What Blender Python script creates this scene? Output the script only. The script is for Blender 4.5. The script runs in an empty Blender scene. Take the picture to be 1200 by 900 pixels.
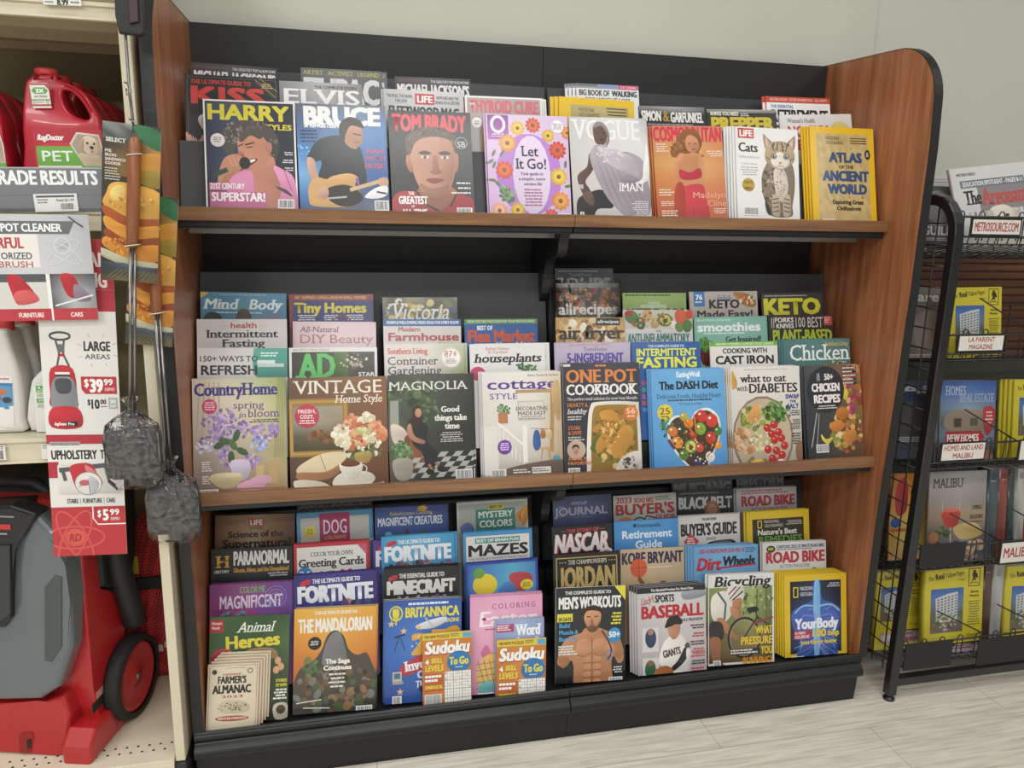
import bpy, bmesh, math, random
import numpy as np
from mathutils import Vector, Matrix

# ------------------------------------------------------------------ camera, world, lights, exposure
SC = bpy.context.scene
COL = SC.collection
CAM_POS = np.array([0.33720711, -1.81198171, 1.38741447])
CAM_F = 908.07                      # focal length in pixels of the 1200 px wide frame
CAM_R = np.array([[0.97518820, -0.22070023, 0.01730294],      # rows: right, down, forward
                  [-0.02785894, -0.19988475, -0.97942328],
                  [0.21961754, 0.95463998, -0.20107373]])
cam = bpy.data.cameras.new('camera')
cam.sensor_fit = 'HORIZONTAL'; cam.sensor_width = 36.0
cam.lens = CAM_F / 1200 * 36.0
cam.clip_start = 0.05
camera = bpy.data.objects.new('camera', cam); COL.objects.link(camera)
mw = Matrix([[CAM_R[0][i], -CAM_R[1][i], -CAM_R[2][i], CAM_POS[i]] for i in range(3)] + [[0, 0, 0, 1]])
camera.matrix_world = mw
SC.camera = camera

world = bpy.data.worlds.new('world'); SC.world = world; world.use_nodes = True
world.node_tree.nodes['Background'].inputs[0].default_value = (1.0, 0.995, 0.97, 1)
world.node_tree.nodes['Background'].inputs[1].default_value = 0.23

def ceiling_lamp(x, y, z, sx, sy, power, col=(1.0, 0.988, 0.955)):
    l = bpy.data.lights.new('ceiling_light', 'AREA'); l.shape = 'RECTANGLE'
    l.size = sx; l.size_y = sy; l.energy = power; l.color = col
    o = bpy.data.objects.new('ceiling_light', l); COL.objects.link(o)
    o.location = (x, y, z)
    return o
# rows of fluorescent troffers over the aisle
for ly, pw in ((-0.75, 17), (-2.6, 26), (-4.6, 46), (-6.8, 63)):
    for lx, k in ((-2.0, 1.75), (0.9, 1.0), (3.8, 0.45)):
        ceiling_lamp(lx, ly, 3.3, 1.3, 0.5, pw * k)

SC.view_settings.view_transform = 'Standard'
SC.view_settings.look = 'None'
SC.view_settings.gamma = 1.0
SC.view_settings.use_curve_mapping = False
SC.view_settings.exposure = 0.0

# ------------------------------------------------------------------ helpers
def ray(px, py):
    return CAM_R.T @ np.array([px - 600.0, py - 450.0, CAM_F])
def on_plane(px, py, p0, n):
    d = ray(px, py); p0 = np.array(p0, float); n = np.array(n, float)
    return CAM_POS + d * ((p0 - CAM_POS) @ n) / (d @ n)
def at_y(px, py, y): return Vector(on_plane(px, py, (0, y, 0), (0, 1, 0)))
def at_x(px, py, x): return Vector(on_plane(px, py, (x, 0, 0), (1, 0, 0)))
def at_z(px, py, z): return Vector(on_plane(px, py, (0, 0, z), (0, 0, 1)))

def lin(c):
    c = c.lstrip('#')
    if len(c) == 3: c = ''.join(k * 2 for k in c)
    v = [int(c[i:i + 2], 16) / 255 for i in (0, 2, 4)]
    return tuple(k / 12.92 if k <= 0.04045 else ((k + 0.055) / 1.055) ** 2.4 for k in v)

MATS = {}
def mat(name, col='808080', rough=0.5, metal=0.0, spec=0.5, noise=0.0, nscale=30, coat=0.0, alpha=1.0, trans=0.0, bump=0.0):
    if name in MATS: return MATS[name]
    m = bpy.data.materials.new(name); m.use_nodes = True
    nt = m.node_tree; b = nt.nodes['Principled BSDF']
    b.inputs['Base Color'].default_value = (*lin(col), 1)
    b.inputs['Roughness'].default_value = rough
    b.inputs['Metallic'].default_value = metal
    b.inputs['Specular IOR Level'].default_value = spec
    b.inputs['Coat Weight'].default_value = coat
    b.inputs['Alpha'].default_value = alpha
    b.inputs['Transmission Weight'].default_value = trans
    if noise or bump:
        tc = nt.nodes.new('ShaderNodeTexCoord'); nz = nt.nodes.new('ShaderNodeTexNoise')
        nz.inputs['Scale'].default_value = nscale; nz.inputs['Detail'].default_value = 4
        nt.links.new(tc.outputs['Object'], nz.inputs['Vector'])
        if noise:
            r = nt.nodes.new('ShaderNodeValToRGB')
            a = lin(col)
            r.color_ramp.elements[0].position = 0.3; r.color_ramp.elements[1].position = 0.7
            r.color_ramp.elements[0].color = (*[k * (1 - noise) for k in a], 1)
            r.color_ramp.elements[1].color = (*[min(1, k * (1 + noise)) for k in a], 1)
            nt.links.new(nz.outputs['Fac'], r.inputs['Fac']); nt.links.new(r.outputs['Color'], b.inputs['Base Color'])
        if bump:
            bp = nt.nodes.new('ShaderNodeBump'); bp.inputs['Strength'].default_value = bump; bp.inputs['Distance'].default_value = 0.004
            nt.links.new(nz.outputs['Fac'], bp.inputs['Height']); nt.links.new(bp.outputs['Normal'], b.inputs['Normal'])
    MATS[name] = m
    return m

def wood(name, c0, c1, c2, axis='Z', rough=0.38, scale=1.0):
    m = bpy.data.materials.new(name); m.use_nodes = True
    nt = m.node_tree; b = nt.nodes['Principled BSDF']; b.inputs['Roughness'].default_value = rough
    tc = nt.nodes.new('ShaderNodeTexCoord'); mp = nt.nodes.new('ShaderNodeMapping')
    s = {'X': (1.2, 26, 26), 'Z': (26, 26, 1.2), 'Y': (26, 1.2, 26)}[axis]
    mp.inputs['Scale'].default_value = [k * scale for k in s]
    nt.links.new(tc.outputs['Object'], mp.inputs['Vector'])
    n1 = nt.nodes.new('ShaderNodeTexNoise'); n1.inputs['Scale'].default_value = 1.6; n1.inputs['Detail'].default_value = 6; n1.inputs['Distortion'].default_value = 0.8
    n2 = nt.nodes.new('ShaderNodeTexNoise'); n2.inputs['Scale'].default_value = 7.0; n2.inputs['Detail'].default_value = 3
    nt.links.new(mp.outputs['Vector'], n1.inputs['Vector']); nt.links.new(mp.outputs['Vector'], n2.inputs['Vector'])
    mx = nt.nodes.new('ShaderNodeMath'); mx.operation = 'MULTIPLY_ADD'; mx.inputs[1].default_value = 0.3
    sc = nt.nodes.new('ShaderNodeMath'); sc.operation = 'MULTIPLY'; sc.inputs[1].default_value = 0.7
    nt.links.new(n1.outputs['Fac'], sc.inputs[0]); nt.links.new(n2.outputs['Fac'], mx.inputs[0]); nt.links.new(sc.outputs[0], mx.inputs[2])
    r = nt.nodes.new('ShaderNodeValToRGB'); e = r.color_ramp.elements
    e[0].position = 0.36; e[0].color = (*lin(c0), 1); e[1].position = 0.64; e[1].color = (*lin(c2), 1)
    k = e.new(0.5); k.color = (*lin(c1), 1)
    nt.links.new(mx.outputs[0], r.inputs['Fac']); nt.links.new(r.outputs['Color'], b.inputs['Base Color'])
    MATS[name] = m
    return m

def print_mat(name, rough, coat):
    m = bpy.data.materials.new(name); m.use_nodes = True
    nt = m.node_tree; b = nt.nodes['Principled BSDF']
    a = nt.nodes.new('ShaderNodeAttribute'); a.attribute_name = 'ink'
    nt.links.new(a.outputs['Color'], b.inputs['Base Color'])
    b.inputs['Roughness'].default_value = rough; b.inputs['Coat Weight'].default_value = coat; b.inputs['Coat Roughness'].default_value = 0.15
    MATS[name] = m
    return m
INK = print_mat('glossy_print', 0.35, 0.35)
INKM = print_mat('matt_print', 0.6, 0.0)

def tag(o, label=None, cat=None, group=None, kind=None):
    if label: o['label'] = label
    if cat: o['category'] = cat
    if group: o['group'] = group
    if kind: o['kind'] = kind
    return o
def empty(name, loc=(0, 0, 0), label=None, cat=None, group=None):
    o = bpy.data.objects.new(name, None); COL.objects.link(o); o.location = loc; o.empty_display_size = 0.05
    return tag(o, label, cat, group)
def copy_tree(o, parent=None):
    c = o.copy(); COL.objects.link(c)
    if parent is not None: c.parent = parent
    for ch in list(o.children): copy_tree(ch, c)
    return c

class MB:
    """collects shapes into one bmesh; build() links it as one mesh object"""
    def __init__(s): s.bm = bmesh.new(); s.mi = 0
    def _faces(s, vs, fs):
        v = [s.bm.verts.new(p) for p in vs]
        for f in fs:
            try:
                k = s.bm.faces.new([v[i] for i in f]); k.material_index = s.mi
            except ValueError: pass
        return v
    def box(s, x0, x1, y0, y1, z0, z1, bev=0.0):
        if not bev:
            P = [(x, y, z) for x in (x0, x1) for y in (y0, y1) for z in (z0, z1)]
            s._faces(P, [(0, 1, 3, 2), (4, 6, 7, 5), (0, 4, 5, 1), (2, 3, 7, 6), (0, 2, 6, 4), (1, 5, 7, 3)])
        else:
            b = bmesh.new(); bmesh.ops.create_cube(b, size=1)
            for v in b.verts: v.co = Vector(((x0 + x1) / 2 + v.co.x * (x1 - x0), (y0 + y1) / 2 + v.co.y * (y1 - y0), (z0 + z1) / 2 + v.co.z * (z1 - z0)))
            bmesh.ops.bevel(b, geom=b.edges[:], offset=bev, segments=2, affect='EDGES', profile=0.5)
            s._merge(b)
        return s
    def _merge(s, b, M=None):
        b.verts.index_update()
        vs = [(M @ v.co if M else v.co.copy()) for v in b.verts]
        s._faces(vs, [[v.index for v in f.verts] for f in b.faces]); b.free()
    def prism(s, pts, axis, a, b, bev=0.0, seg=2):
        """extrude a 2D polygon along an axis ('X': pts are (y,z); 'Y': (x,z); 'Z': (x,y))"""
        k = bmesh.new()
        def P(p, t): return {'X': (t, p[0], p[1]), 'Y': (p[0], t, p[1]), 'Z': (p[0], p[1], t)}[axis]
        A = [k.verts.new(P(p, a)) for p in pts]; B = [k.verts.new(P(p, b)) for p in pts]
        n = len(pts)
        k.faces.new(A); k.faces.new(B[::-1])
        for i in range(n): k.faces.new((A[i], B[i], B[(i + 1) % n], A[(i + 1) % n]))
        if bev:
            ed = [e for e in k.edges if (e.verts[0] in A) == (e.verts[1] in A)]
            bmesh.ops.bevel(k, geom=ed, offset=bev, segments=seg, affect='EDGES', profile=0.5)
        bmesh.ops.recalc_face_normals(k, faces=k.faces[:])
        s._merge(k); return s
    def tube(s, pts, r, n=8, closed=False):
        pts = [Vector(p) for p in pts]; m = len(pts); rr = r if isinstance(r, (list, tuple)) else [r] * m
        rings = []; up = None
        for i, p in enumerate(pts):
            if closed: t = pts[(i + 1) % m] - pts[i - 1]
            else: t = pts[min(i + 1, m - 1)] - pts[max(i - 1, 0)]
            t.normalize()
            if up is None:
                up = Vector((0, 0, 1)) if abs(t.z) < 0.9 else Vector((1, 0, 0))
            u = (up - t * up.dot(t)).normalized(); w = t.cross(u); up = u
            rings.append([s.bm.verts.new(p + (u * math.cos(2 * math.pi * k / n) + w * math.sin(2 * math.pi * k / n)) * rr[i]) for k in range(n)])
        for i in range(m if closed else m - 1):
            a, b = rings[i], rings[(i + 1) % m]
            for k in range(n):
                f = s.bm.faces.new((a[k], a[(k + 1) % n], b[(k + 1) % n], b[k])); f.material_index = s.mi; f.smooth = True
        if not closed:
            for q in (rings[0][::-1], rings[-1]):
                f = s.bm.faces.new(q); f.material_index = s.mi
        return s
    def lathe(s, prof, c=(0, 0, 0), axis='Z', n=24, cap=True):
        c = Vector(c); rings = []
        for (r, h) in prof:
            ring = []
            for k in range(n):
                a = 2 * math.pi * k / n; u, w = max(r, 1e-5) * math.cos(a), max(r, 1e-5) * math.sin(a)
                q = {'Z': (u, w, h), 'X': (h, u, w), 'Y': (w, h, u)}[axis]
                ring.append(s.bm.verts.new(c + Vector(q)))
            rings.append(ring)
        for a, b in zip(rings, rings[1:]):
            for k in range(n):
                f = s.bm.faces.new((a[k], a[(k + 1) % n], b[(k + 1) % n], b[k])); f.material_index = s.mi; f.smooth = True
        for q in (rings[0][::-1], rings[-1]) if cap else ():
            f = s.bm.faces.new(q); f.material_index = s.mi
        return s
    def loft(s, rings, cap=True, smooth=True):
        R = [[s.bm.verts.new(p) for p in ring] for ring in rings]; n = len(R[0])
        for a, b in zip(R, R[1:]):
            for k in range(n):
                f = s.bm.faces.new((a[k], a[(k + 1) % n], b[(k + 1) % n], b[k])); f.material_index = s.mi; f.smooth = smooth
        if cap:
            for q in (R[0][::-1], R[-1]):
                f = s.bm.faces.new(q); f.material_index = s.mi
        return s
    def build(s, name, mats, parent=None, loc=None, fix=True, bevel=0.0, subsurf=0):
        me = bpy.data.meshes.new(name)
        if fix: bmesh.ops.recalc_face_normals(s.bm, faces=s.bm.faces[:])
        s.bm.to_mesh(me); s.bm.free()
        for m in (mats if isinstance(mats, (list, tuple)) else [mats]): me.materials.append(m)
        o = bpy.data.objects.new(name, me); COL.objects.link(o)
        if parent is not None: o.parent = parent
        if loc is not None: o.location = loc
        if bevel:
            d = o.modifiers.new('bevel', 'BEVEL'); d.width = bevel; d.segments = 2; d.limit_method = 'ANGLE'
        if subsurf:
            d = o.modifiers.new('sub', 'SUBSURF'); d.levels = subsurf; d.render_levels = subsurf
        return o

def rrect(x0, y0, x1, y1, r, n=5):
    out = []
    for cx, cy, a0 in ((x1 - r, y1 - r, 0), (x0 + r, y1 - r, 90), (x0 + r, y0 + r, 180), (x1 - r, y0 + r, 270)):
        for k in range(n + 1):
            a = math.radians(a0 + 90 * k / n); out.append((cx + r * math.cos(a), cy + r * math.sin(a)))
    return out
def smooth_pts(pts, closed=True, n=4):
    P = [np.array(p, float) for p in pts]; m = len(P); out = []
    for i in range(m if closed else m - 1):
        if closed: a, b, c, d = P[i - 1], P[i], P[(i + 1) % m], P[(i + 2) % m]
        else: a, b, c, d = P[max(i - 1, 0)], P[i], P[i + 1], P[min(i + 2, m - 1)]
        for k in range(n):
            t = k / n
            out.append(0.5 * ((2 * b) + (c - a) * t + (2 * a - 5 * b + 4 * c - d) * t * t + (3 * b - a - 3 * c + d) * t ** 3))
    if not closed: out.append(P[-1])
    return [tuple(q) for q in out]

# ------------------------------------------------------------------ lettering and printed artwork
GL = {}
def _curve_extent(body):
    c = bpy.data.curves.new('lettering', 'FONT'); c.body = body; c.resolution_u = 2; c.size = 1
    o = bpy.data.objects.new('lettering', c); me = o.to_mesh(); me.calc_loop_triangles()
    v = np.array([w.co[:2] for w in me.vertices]).reshape(-1, 2); t = np.array([q.vertices[:] for q in me.loop_triangles]).reshape(-1, 3)
    ec = {}
    for p in me.polygons:
        for k in p.edge_keys: ec[k] = ec.get(k, 0) + 1
    be = [k for k, q in ec.items() if q == 1]
    o.to_mesh_clear(); bpy.data.objects.remove(o); bpy.data.curves.remove(c)
    return v, t, be
CAPH = _curve_extent('H')[0][:, 1].max()
BAR = _curve_extent('|')[0][:, 0].max()
def glyph(ch):
    if ch not in GL:
        adv = (_curve_extent(ch + '|')[0][:, 0].max() - BAR) / CAPH
        if ch == ' ': GL[ch] = (np.zeros((0, 2)), np.zeros((0, 3), int), 0.34, [])
        else:
            v, t, be = _curve_extent(ch); v = v / CAPH
            ser = []
            for a, b in be:                                        # slab serifs at the ends of vertical stems
                (xa, ya), (xb, yb) = v[a], v[b]
                if abs(ya - yb) < 2e-3 and 0.03 < abs(xa - xb) < 0.2:
                    if (ch in 'VvWwYyN' and ya < .5) or (ch in 'AM' and ya > .5): continue
                    for lv, sg in ((v[:, 1].min(), 1), (v[:, 1].max(), -1), (0.0, 1)):
                        if abs(ya - lv) < 0.02: ser.append((min(xa, xb), max(xa, xb), ya, sg)); break
            if len(t):
                a, b, c = v[t[:, 0]], v[t[:, 1]], v[t[:, 2]]
                sg = (b[:, 0] - a[:, 0]) * (c[:, 1] - a[:, 1]) - (b[:, 1] - a[:, 1]) * (c[:, 0] - a[:, 0])
                t[sg < 0] = t[sg < 0][:, ::-1]
            GL[ch] = (v, t, adv, ser)
    return GL[ch]
STY = {'r': (0, 0, 0), 'm': (.022, .018, 0), 'b': (.045, .03, 0), 'x': (.06, .035, 0), 's': (.014, 0, 1), 'S': (.05, .008, 1), 'z': (.075, .05, 0)}

class Art:
    """flat printed artwork: x runs 0..100 across, y runs downward from the top edge (same unit)"""
    def __init__(s, bg='ffffff', H=130.0):
        s.V = []; s.T = []; s.C = []; s.L = 0; s.nv = 0; s.H = H; s.step = 4e-5
        if bg is not None: s.rect(0, 0, 100, H, bg)
    def _add(s, v, t, c, tick=1.0, dz=0.0):
        v = np.asarray(v, float).reshape(-1, 2); t = np.asarray(t, int).reshape(-1, 3)
        if not len(t): return
        s.L += tick
        v = np.column_stack([np.clip(v[:, 0], 0, 100), np.clip(v[:, 1], 0, s.H), s.L + np.zeros(len(v)) + dz])
        s.L = float(v[:, 2].max())
        s.V.append(v); s.T.append(t + s.nv); s.nv += len(v)
        c = np.asarray(c, float)
        if c.ndim == 1: c = np.tile(c, (len(v), 1))
        s.C.append(c)
    @staticmethod
    def _c(c): return lin(c) if isinstance(c, str) else c
    def rect(s, x0, y0, x1, y1, c, c2=None, tick=1.0):
        a = np.array(s._c(c)); b = np.array(s._c(c2)) if c2 else a
        s._add([(x0, y0), (x0, y1), (x1, y1), (x1, y0)], [(0, 1, 2), (0, 2, 3)], [a, b, b, a], tick); return s
    def grid(s, x0, y0, x1, y1, rows, jit=0.0, seed=1):
        """smoothly blended picture area; rows: list of strings of space separated hex colours"""
        g = [[np.array(lin(k)) for k in r.split()] for r in rows]; nr = len(g); nc = len(g[0]); rn = random.Random(seed)
        v = []; c = []; t = []
        for j in range(nr):
            for i in range(nc):
                v.append((x0 + (x1 - x0) * i / (nc - 1), y0 + (y1 - y0) * j / (nr - 1))); c.append(np.clip(g[j][i] * (1 + jit * (rn.random() - .5)), 0, 1))
        for j in range(nr - 1):
            for i in range(nc - 1):
                a = j * nc + i; t += [(a, a + nc, a + nc + 1), (a, a + nc + 1, a + 1)]
        s._add(v, t, c); return s
    def mottle(s, x0, y0, x1, y1, nx, ny, pal, seed=1, k=1.0):
        """random blotchy photo texture from a palette"""
        rn = random.Random(seed); pal = [lin(p) for p in pal]
        v = [(x0 + (x1 - x0) * i / nx, y0 + (y1 - y0) * j / ny) for j in range(ny + 1) for i in range(nx + 1)]
        c = [rn.choice(pal) for _ in v]; t = []
        for j in range(ny):
            for i in range(nx):
                a = j * (nx + 1) + i; b = a + nx + 1; t += [(a, b, b + 1), (a, b + 1, a + 1)]
        s._add(v, t, c); return s
    def ell(s, cx, cy, rx, ry, c, rot=0, n=18, tick=1.0, a0=0, a1=360):
        ca, sa = math.cos(math.radians(rot)), math.sin(math.radians(rot)); v = [(cx, cy)]
        for k in range(n + 1):
            a = math.radians(a0 + (a1 - a0) * k / n); u, w = rx * math.cos(a), ry * math.sin(a)
            v.append((cx + u * ca - w * sa, cy + u * sa + w * ca))
        c = np.array(s._c(c)); k = np.array([1.05] + [1 - .09 * math.sin(math.radians(rot + a0 + (a1 - a0) * q / n) - .6) for q in range(n + 1)])
        s._add(v, [(0, k + 1, k) for k in range(1, n + 1)], np.clip(c[None] * k[:, None], 0, 1), tick); return s
    def poly(s, pts, c, tick=1.0):
        from mathutils.geometry import tessellate_polygon
        t = tessellate_polygon([[Vector((p[0], p[1], 0)) for p in pts]])
        s._add(pts, s._up(np.array(pts, float), t), s._c(c), tick); return s
    @staticmethod
    def _up(v, t):
        t = np.array(t, int).reshape(-1, 3)
        if len(t):
            a, b, c = v[t[:, 0]], v[t[:, 1]], v[t[:, 2]]
            g = (b[:, 0] - a[:, 0]) * (c[:, 1] - a[:, 1]) - (b[:, 1] - a[:, 1]) * (c[:, 0] - a[:, 0])
            t[g > 0] = t[g > 0][:, ::-1]
        return t
    def blob(s, pts, c, n=4, tick=1.0):
        """smooth photographed shape: its tone varies over the shape like in a photograph"""
        P = smooth_pts(pts, True, n); q = np.array(P); lo, hi = q.min(0), q.max(0); mid = (lo + hi) / 2; half = (hi - lo) / 2 + 1e-6; rn = random.Random(len(P) + int(lo[0] * 7 + lo[1] * 13))
        ph = rn.random() * 6.28; u = (q - mid) / half; k = 1 - .13 * u[:, 1] - .10 * u[:, 0] + .10 * np.sin(3 * u[:, 0] + 2.3 * u[:, 1] + ph) + .05 * np.array([rn.random() - .5 for _ in P])
        from mathutils.geometry import tessellate_polygon
        t = tessellate_polygon([[Vector((p[0], p[1], 0)) for p in P]])
        s._add(q, s._up(q, t), np.clip(np.array(s._c(c))[None] * k[:, None], 0, 1), tick); return s
    def line(s, pts, w, c, closed=False, sm=0, tick=1.0):
        if sm: pts = smooth_pts(pts, closed, sm)
        P = [np.array(p, float) for p in pts]
        if closed: P.append(P[0])
        w = w if isinstance(w, (list, tuple)) else [w] * len(P); v = []; t = []
        if len(w) != len(P): w = list(np.interp(np.linspace(0, 1, len(P)), np.linspace(0, 1, len(w)), w))
        for i, p in enumerate(P):
            d = P[min(i + 1, len(P) - 1)] - P[max(i - 1, 0)]; d = d / (np.linalg.norm(d) + 1e-9); q = np.array([-d[1], d[0]]) * w[i] / 2
            v += [p + q, p - q]
        for i in range(len(P) - 1):
            a = 2 * i; t += [(a, a + 2, a + 1), (a + 1, a + 2, a + 3)]
        s._add(v, s._up(np.array(v), t), s._c(c), tick); return s
    def frame(s, x0, y0, x1, y1, w, c):
        s.rect(x0, y0, x1, y0 + w, c); s.rect(x0, y1 - w, x1, y1, c); s.rect(x0, y0, x0 + w, y1, c); s.rect(x1 - w, y0, x1, y1, c); return s
    def ring(s, cx, cy, rx, ry, w, c, n=28, rot=0):
        ca, sa = math.cos(math.radians(rot)), math.sin(math.radians(rot))
        return s.line([(cx + rx * math.cos(a) * ca - ry * math.sin(a) * sa, cy + rx * math.cos(a) * sa + ry * math.sin(a) * ca) for a in (2 * math.pi * k / n for k in range(n))], w, c, True)
    def scatter(s, cx, cy, rx, ry, n, r0, r1, pal, seed=1, asp=0.7, sq=False):
        rn = random.Random(seed)
        for _ in range(n):
            if sq: x, y = cx + rx * (2 * rn.random() - 1), cy + ry * (2 * rn.random() - 1)
            else:
                a = rn.random() * 6.283; q = rn.random() ** .5; x, y = cx + rx * q * math.cos(a), cy + ry * q * math.sin(a)
            r = r0 + (r1 - r0) * rn.random()
            s.ell(x, y, r, r * (asp + (1 - asp) * rn.random()), rn.choice(pal), rn.random() * 180, 8, 0.25)
        return s
    def flower(s, cx, cy, r, c, c2, n=9, core='7a3a10', rot=0):
        for ly, (cc, k, o) in enumerate(((c, 1.0, 0), (c2, .68, 180 / n))):
            for q in range(n):
                a = rot + o + 360 * q / n; d = r * k * .55
                s.ell(cx + d * math.cos(math.radians(a)), cy + d * math.sin(math.radians(a)), r * k * .47, r * k * .24, cc, a, 8, .3)
        s.ell(cx, cy, r * .24, r * .24, core); return s
    def text(s, t, x0, y0, x1, y1, c, sty='b', shear=0.0, rot=0.0, track=0.0, arc=0.0, tick=1.0):
        """capital height spans y0..y1, line spans x0..x1"""
        dx, dy, ser = STY[sty]; h = y1 - y0; pen = 0; items = []
        lo = 1e9; hi = -1e9
        for ch in t:
            v, tr, adv, sr = glyph(ch)
            if len(v):
                items.append((v, tr, pen, sr)); lo = min(lo, pen + v[:, 0].min()); hi = max(hi, pen + v[:, 0].max())
            pen += adv + track
        if not items: return s
        ddx, ddy = dx * h, dy * h
        sx = max(x1 - x0 - 2 * ddx, 1e-3) / (hi - lo); sy = h - 2 * ddy
        ddx = min(ddx, sx * (.11 if sty == 'z' else .085)) if not ser else min(ddx, sx * .075)
        V = []; T = []; nv = 0
        for v, tr, p, sr in items:
            X = x0 + ddx + (v[:, 0] + p - lo) * sx; Y = y1 - ddy - v[:, 1] * sy
            V.append(np.column_stack([X, Y])); T.append(tr + nv); nv += len(v)
        base = np.vstack(V); tri = np.vstack(T)
        offs = [(0, 0)]
        if (dx or dy) and h > 1.2: offs = [(-ddx, -ddy), (ddx, -ddy), (-ddx, ddy), (ddx, ddy)] + ([(0, 0)] if dx > .035 else []) + ([(0, -ddy), (0, ddy), (-ddx, 0), (ddx, 0)] if dx > .07 else [])
        allv = [base + np.array(o) for o in offs]; dz = [np.full(len(base), .2 * k) for k in range(len(offs))]; allt = [tri + k * nv for k in range(len(offs))]; nv *= len(offs)
        if ser and h > 1.5:
            th = .085 * h; ex = .11 * h
            for v, tr, p, sr in items:
                for (a, b, yy, sg) in sr:
                    xa = x0 + ddx + (a + p - lo) * sx - ddx - ex; xb = x0 + ddx + (b + p - lo) * sx + ddx + ex; yb = y1 - ddy - yy * sy
                    ya, yc = (yb - th, yb) if sg > 0 else (yb, yb + th)
                    allv.append(np.array([(xa, ya), (xa, yc), (xb, yc), (xb, ya)])); allt.append(np.array([(0, 1, 2), (0, 2, 3)]) + nv); nv += 4; dz.append(np.full(4, .2 * len(offs)))
        v = np.vstack(allv); tr = np.vstack(allt)
        if shear: v[:, 0] += (y1 - v[:, 1]) * shear
        if arc:
            u = (v[:, 0] - (x0 + x1) / 2) / max(1e-3, (x1 - x0) / 2); v[:, 1] += arc * u * u
        if rot:
            ca, sa = math.cos(math.radians(rot)), math.sin(math.radians(rot)); cx, cy = (x0 + x1) / 2, (y0 + y1) / 2
            q = v - (cx, cy); v = np.column_stack([cx + q[:, 0] * ca - q[:, 1] * sa, cy + q[:, 0] * sa + q[:, 1] * ca])
        s._add(v, tr, s._c(c), tick, np.concatenate(dz)); return s
    def lines(s, x0, y0, x1, y1, n, c, seed=1, al='l', fill=.5):
        """rows of tiny print too small to read"""
        rn = random.Random(seed); dh = (y1 - y0) / n
        for k in range(n):
            w = (x1 - x0) * (.7 + .3 * rn.random()); a = {'l': x0, 'r': x1 - w, 'c': (x0 + x1 - w) / 2}[al]; b = a + w; y = y0 + k * dh
            while a < b - 1:
                q = min(b, a + 2 + 5 * rn.random()); s.rect(a, y, q, y + dh * fill, c, tick=.2); a = q + .8
        return s
    def barcode(s, x0, y0, x1, y1, seed=1):
        rn = random.Random(seed); s.rect(x0, y0, x1, y1, 'f2f2f0'); x = x0 + 1
        while x < x1 - 1.6:
            w = .3 + .6 * rn.random(); s.rect(x, y0 + 1, x + w, y1 - 1.5, '1a1a1a', tick=.2); x += w + .3 + .5 * rn.random()
        return s
    def mesh(s, name, unit, y0, extra=None, uv=None):
        """front face mesh: local x 0..width, z measured up from the bottom edge, facing -Y at y0"""
        s.step = min(4e-5, 1.1e-3 / s.L); V = np.vstack(s.V); T = np.vstack(s.T); Cc = np.vstack(s.C)
        co = np.column_stack([V[:, 0] * unit, y0 - V[:, 2] * s.step, (s.H - V[:, 1]) * (uv or unit)])
        # text triangles come counter clockwise in y-up space; make every triangle face -Y
        a, b, c = co[T[:, 0]], co[T[:, 1]], co[T[:, 2]]
        g = (b[:, 2] - a[:, 2]) * (c[:, 0] - a[:, 0]) - (b[:, 0] - a[:, 0]) * (c[:, 2] - a[:, 2])
        T[g > 0] = T[g > 0][:, ::-1]
        if extra is not None:
            ev, et, ec = extra; T = np.vstack([T, np.array(et, int) + len(co)]); co = np.vstack([co, ev]); Cc = np.vstack([Cc, ec])
        me = bpy.data.meshes.new(name)
        me.vertices.add(len(co)); me.vertices.foreach_set('co', co.ravel())
        me.loops.add(T.size); me.loops.foreach_set('vertex_index', T.ravel())
        me.polygons.add(len(T)); me.polygons.foreach_set('loop_start', np.arange(0, T.size, 3))
        me.update(calc_edges=True)
        at = me.color_attributes.new('ink', 'FLOAT_COLOR', 'POINT')
        at.data.foreach_set('color', np.column_stack([Cc, np.ones(len(Cc))]).ravel())
        return me

def sign_obj(name, art, unit, parent=None, thick=0.0015, edge='e8e8e8', m=None, uv=None):
    """flat printed card with real thickness; origin at its bottom left, facing -Y"""
    w = 100 * unit; h = art.H * (uv or unit); e = lin(edge)
    ev = [(x, y, z) for x in (0, w) for y in (0, thick) for z in (0, h)]
    q = [(4, 6, 7, 5), (0, 1, 3, 2), (0, 4, 5, 1), (2, 3, 7, 6), (0, 2, 6, 4), (1, 5, 7, 3)]
    et = [t for a, b, c, d in q for t in ((a, b, c), (a, c, d))]
    me = art.mesh(name, unit, -1e-5, (ev, et, [e] * 8), uv); me.materials.append(m or INKM)
    o = bpy.data.objects.new(name, me); COL.objects.link(o)
    if parent is not None: o.parent = parent
    return o
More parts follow.
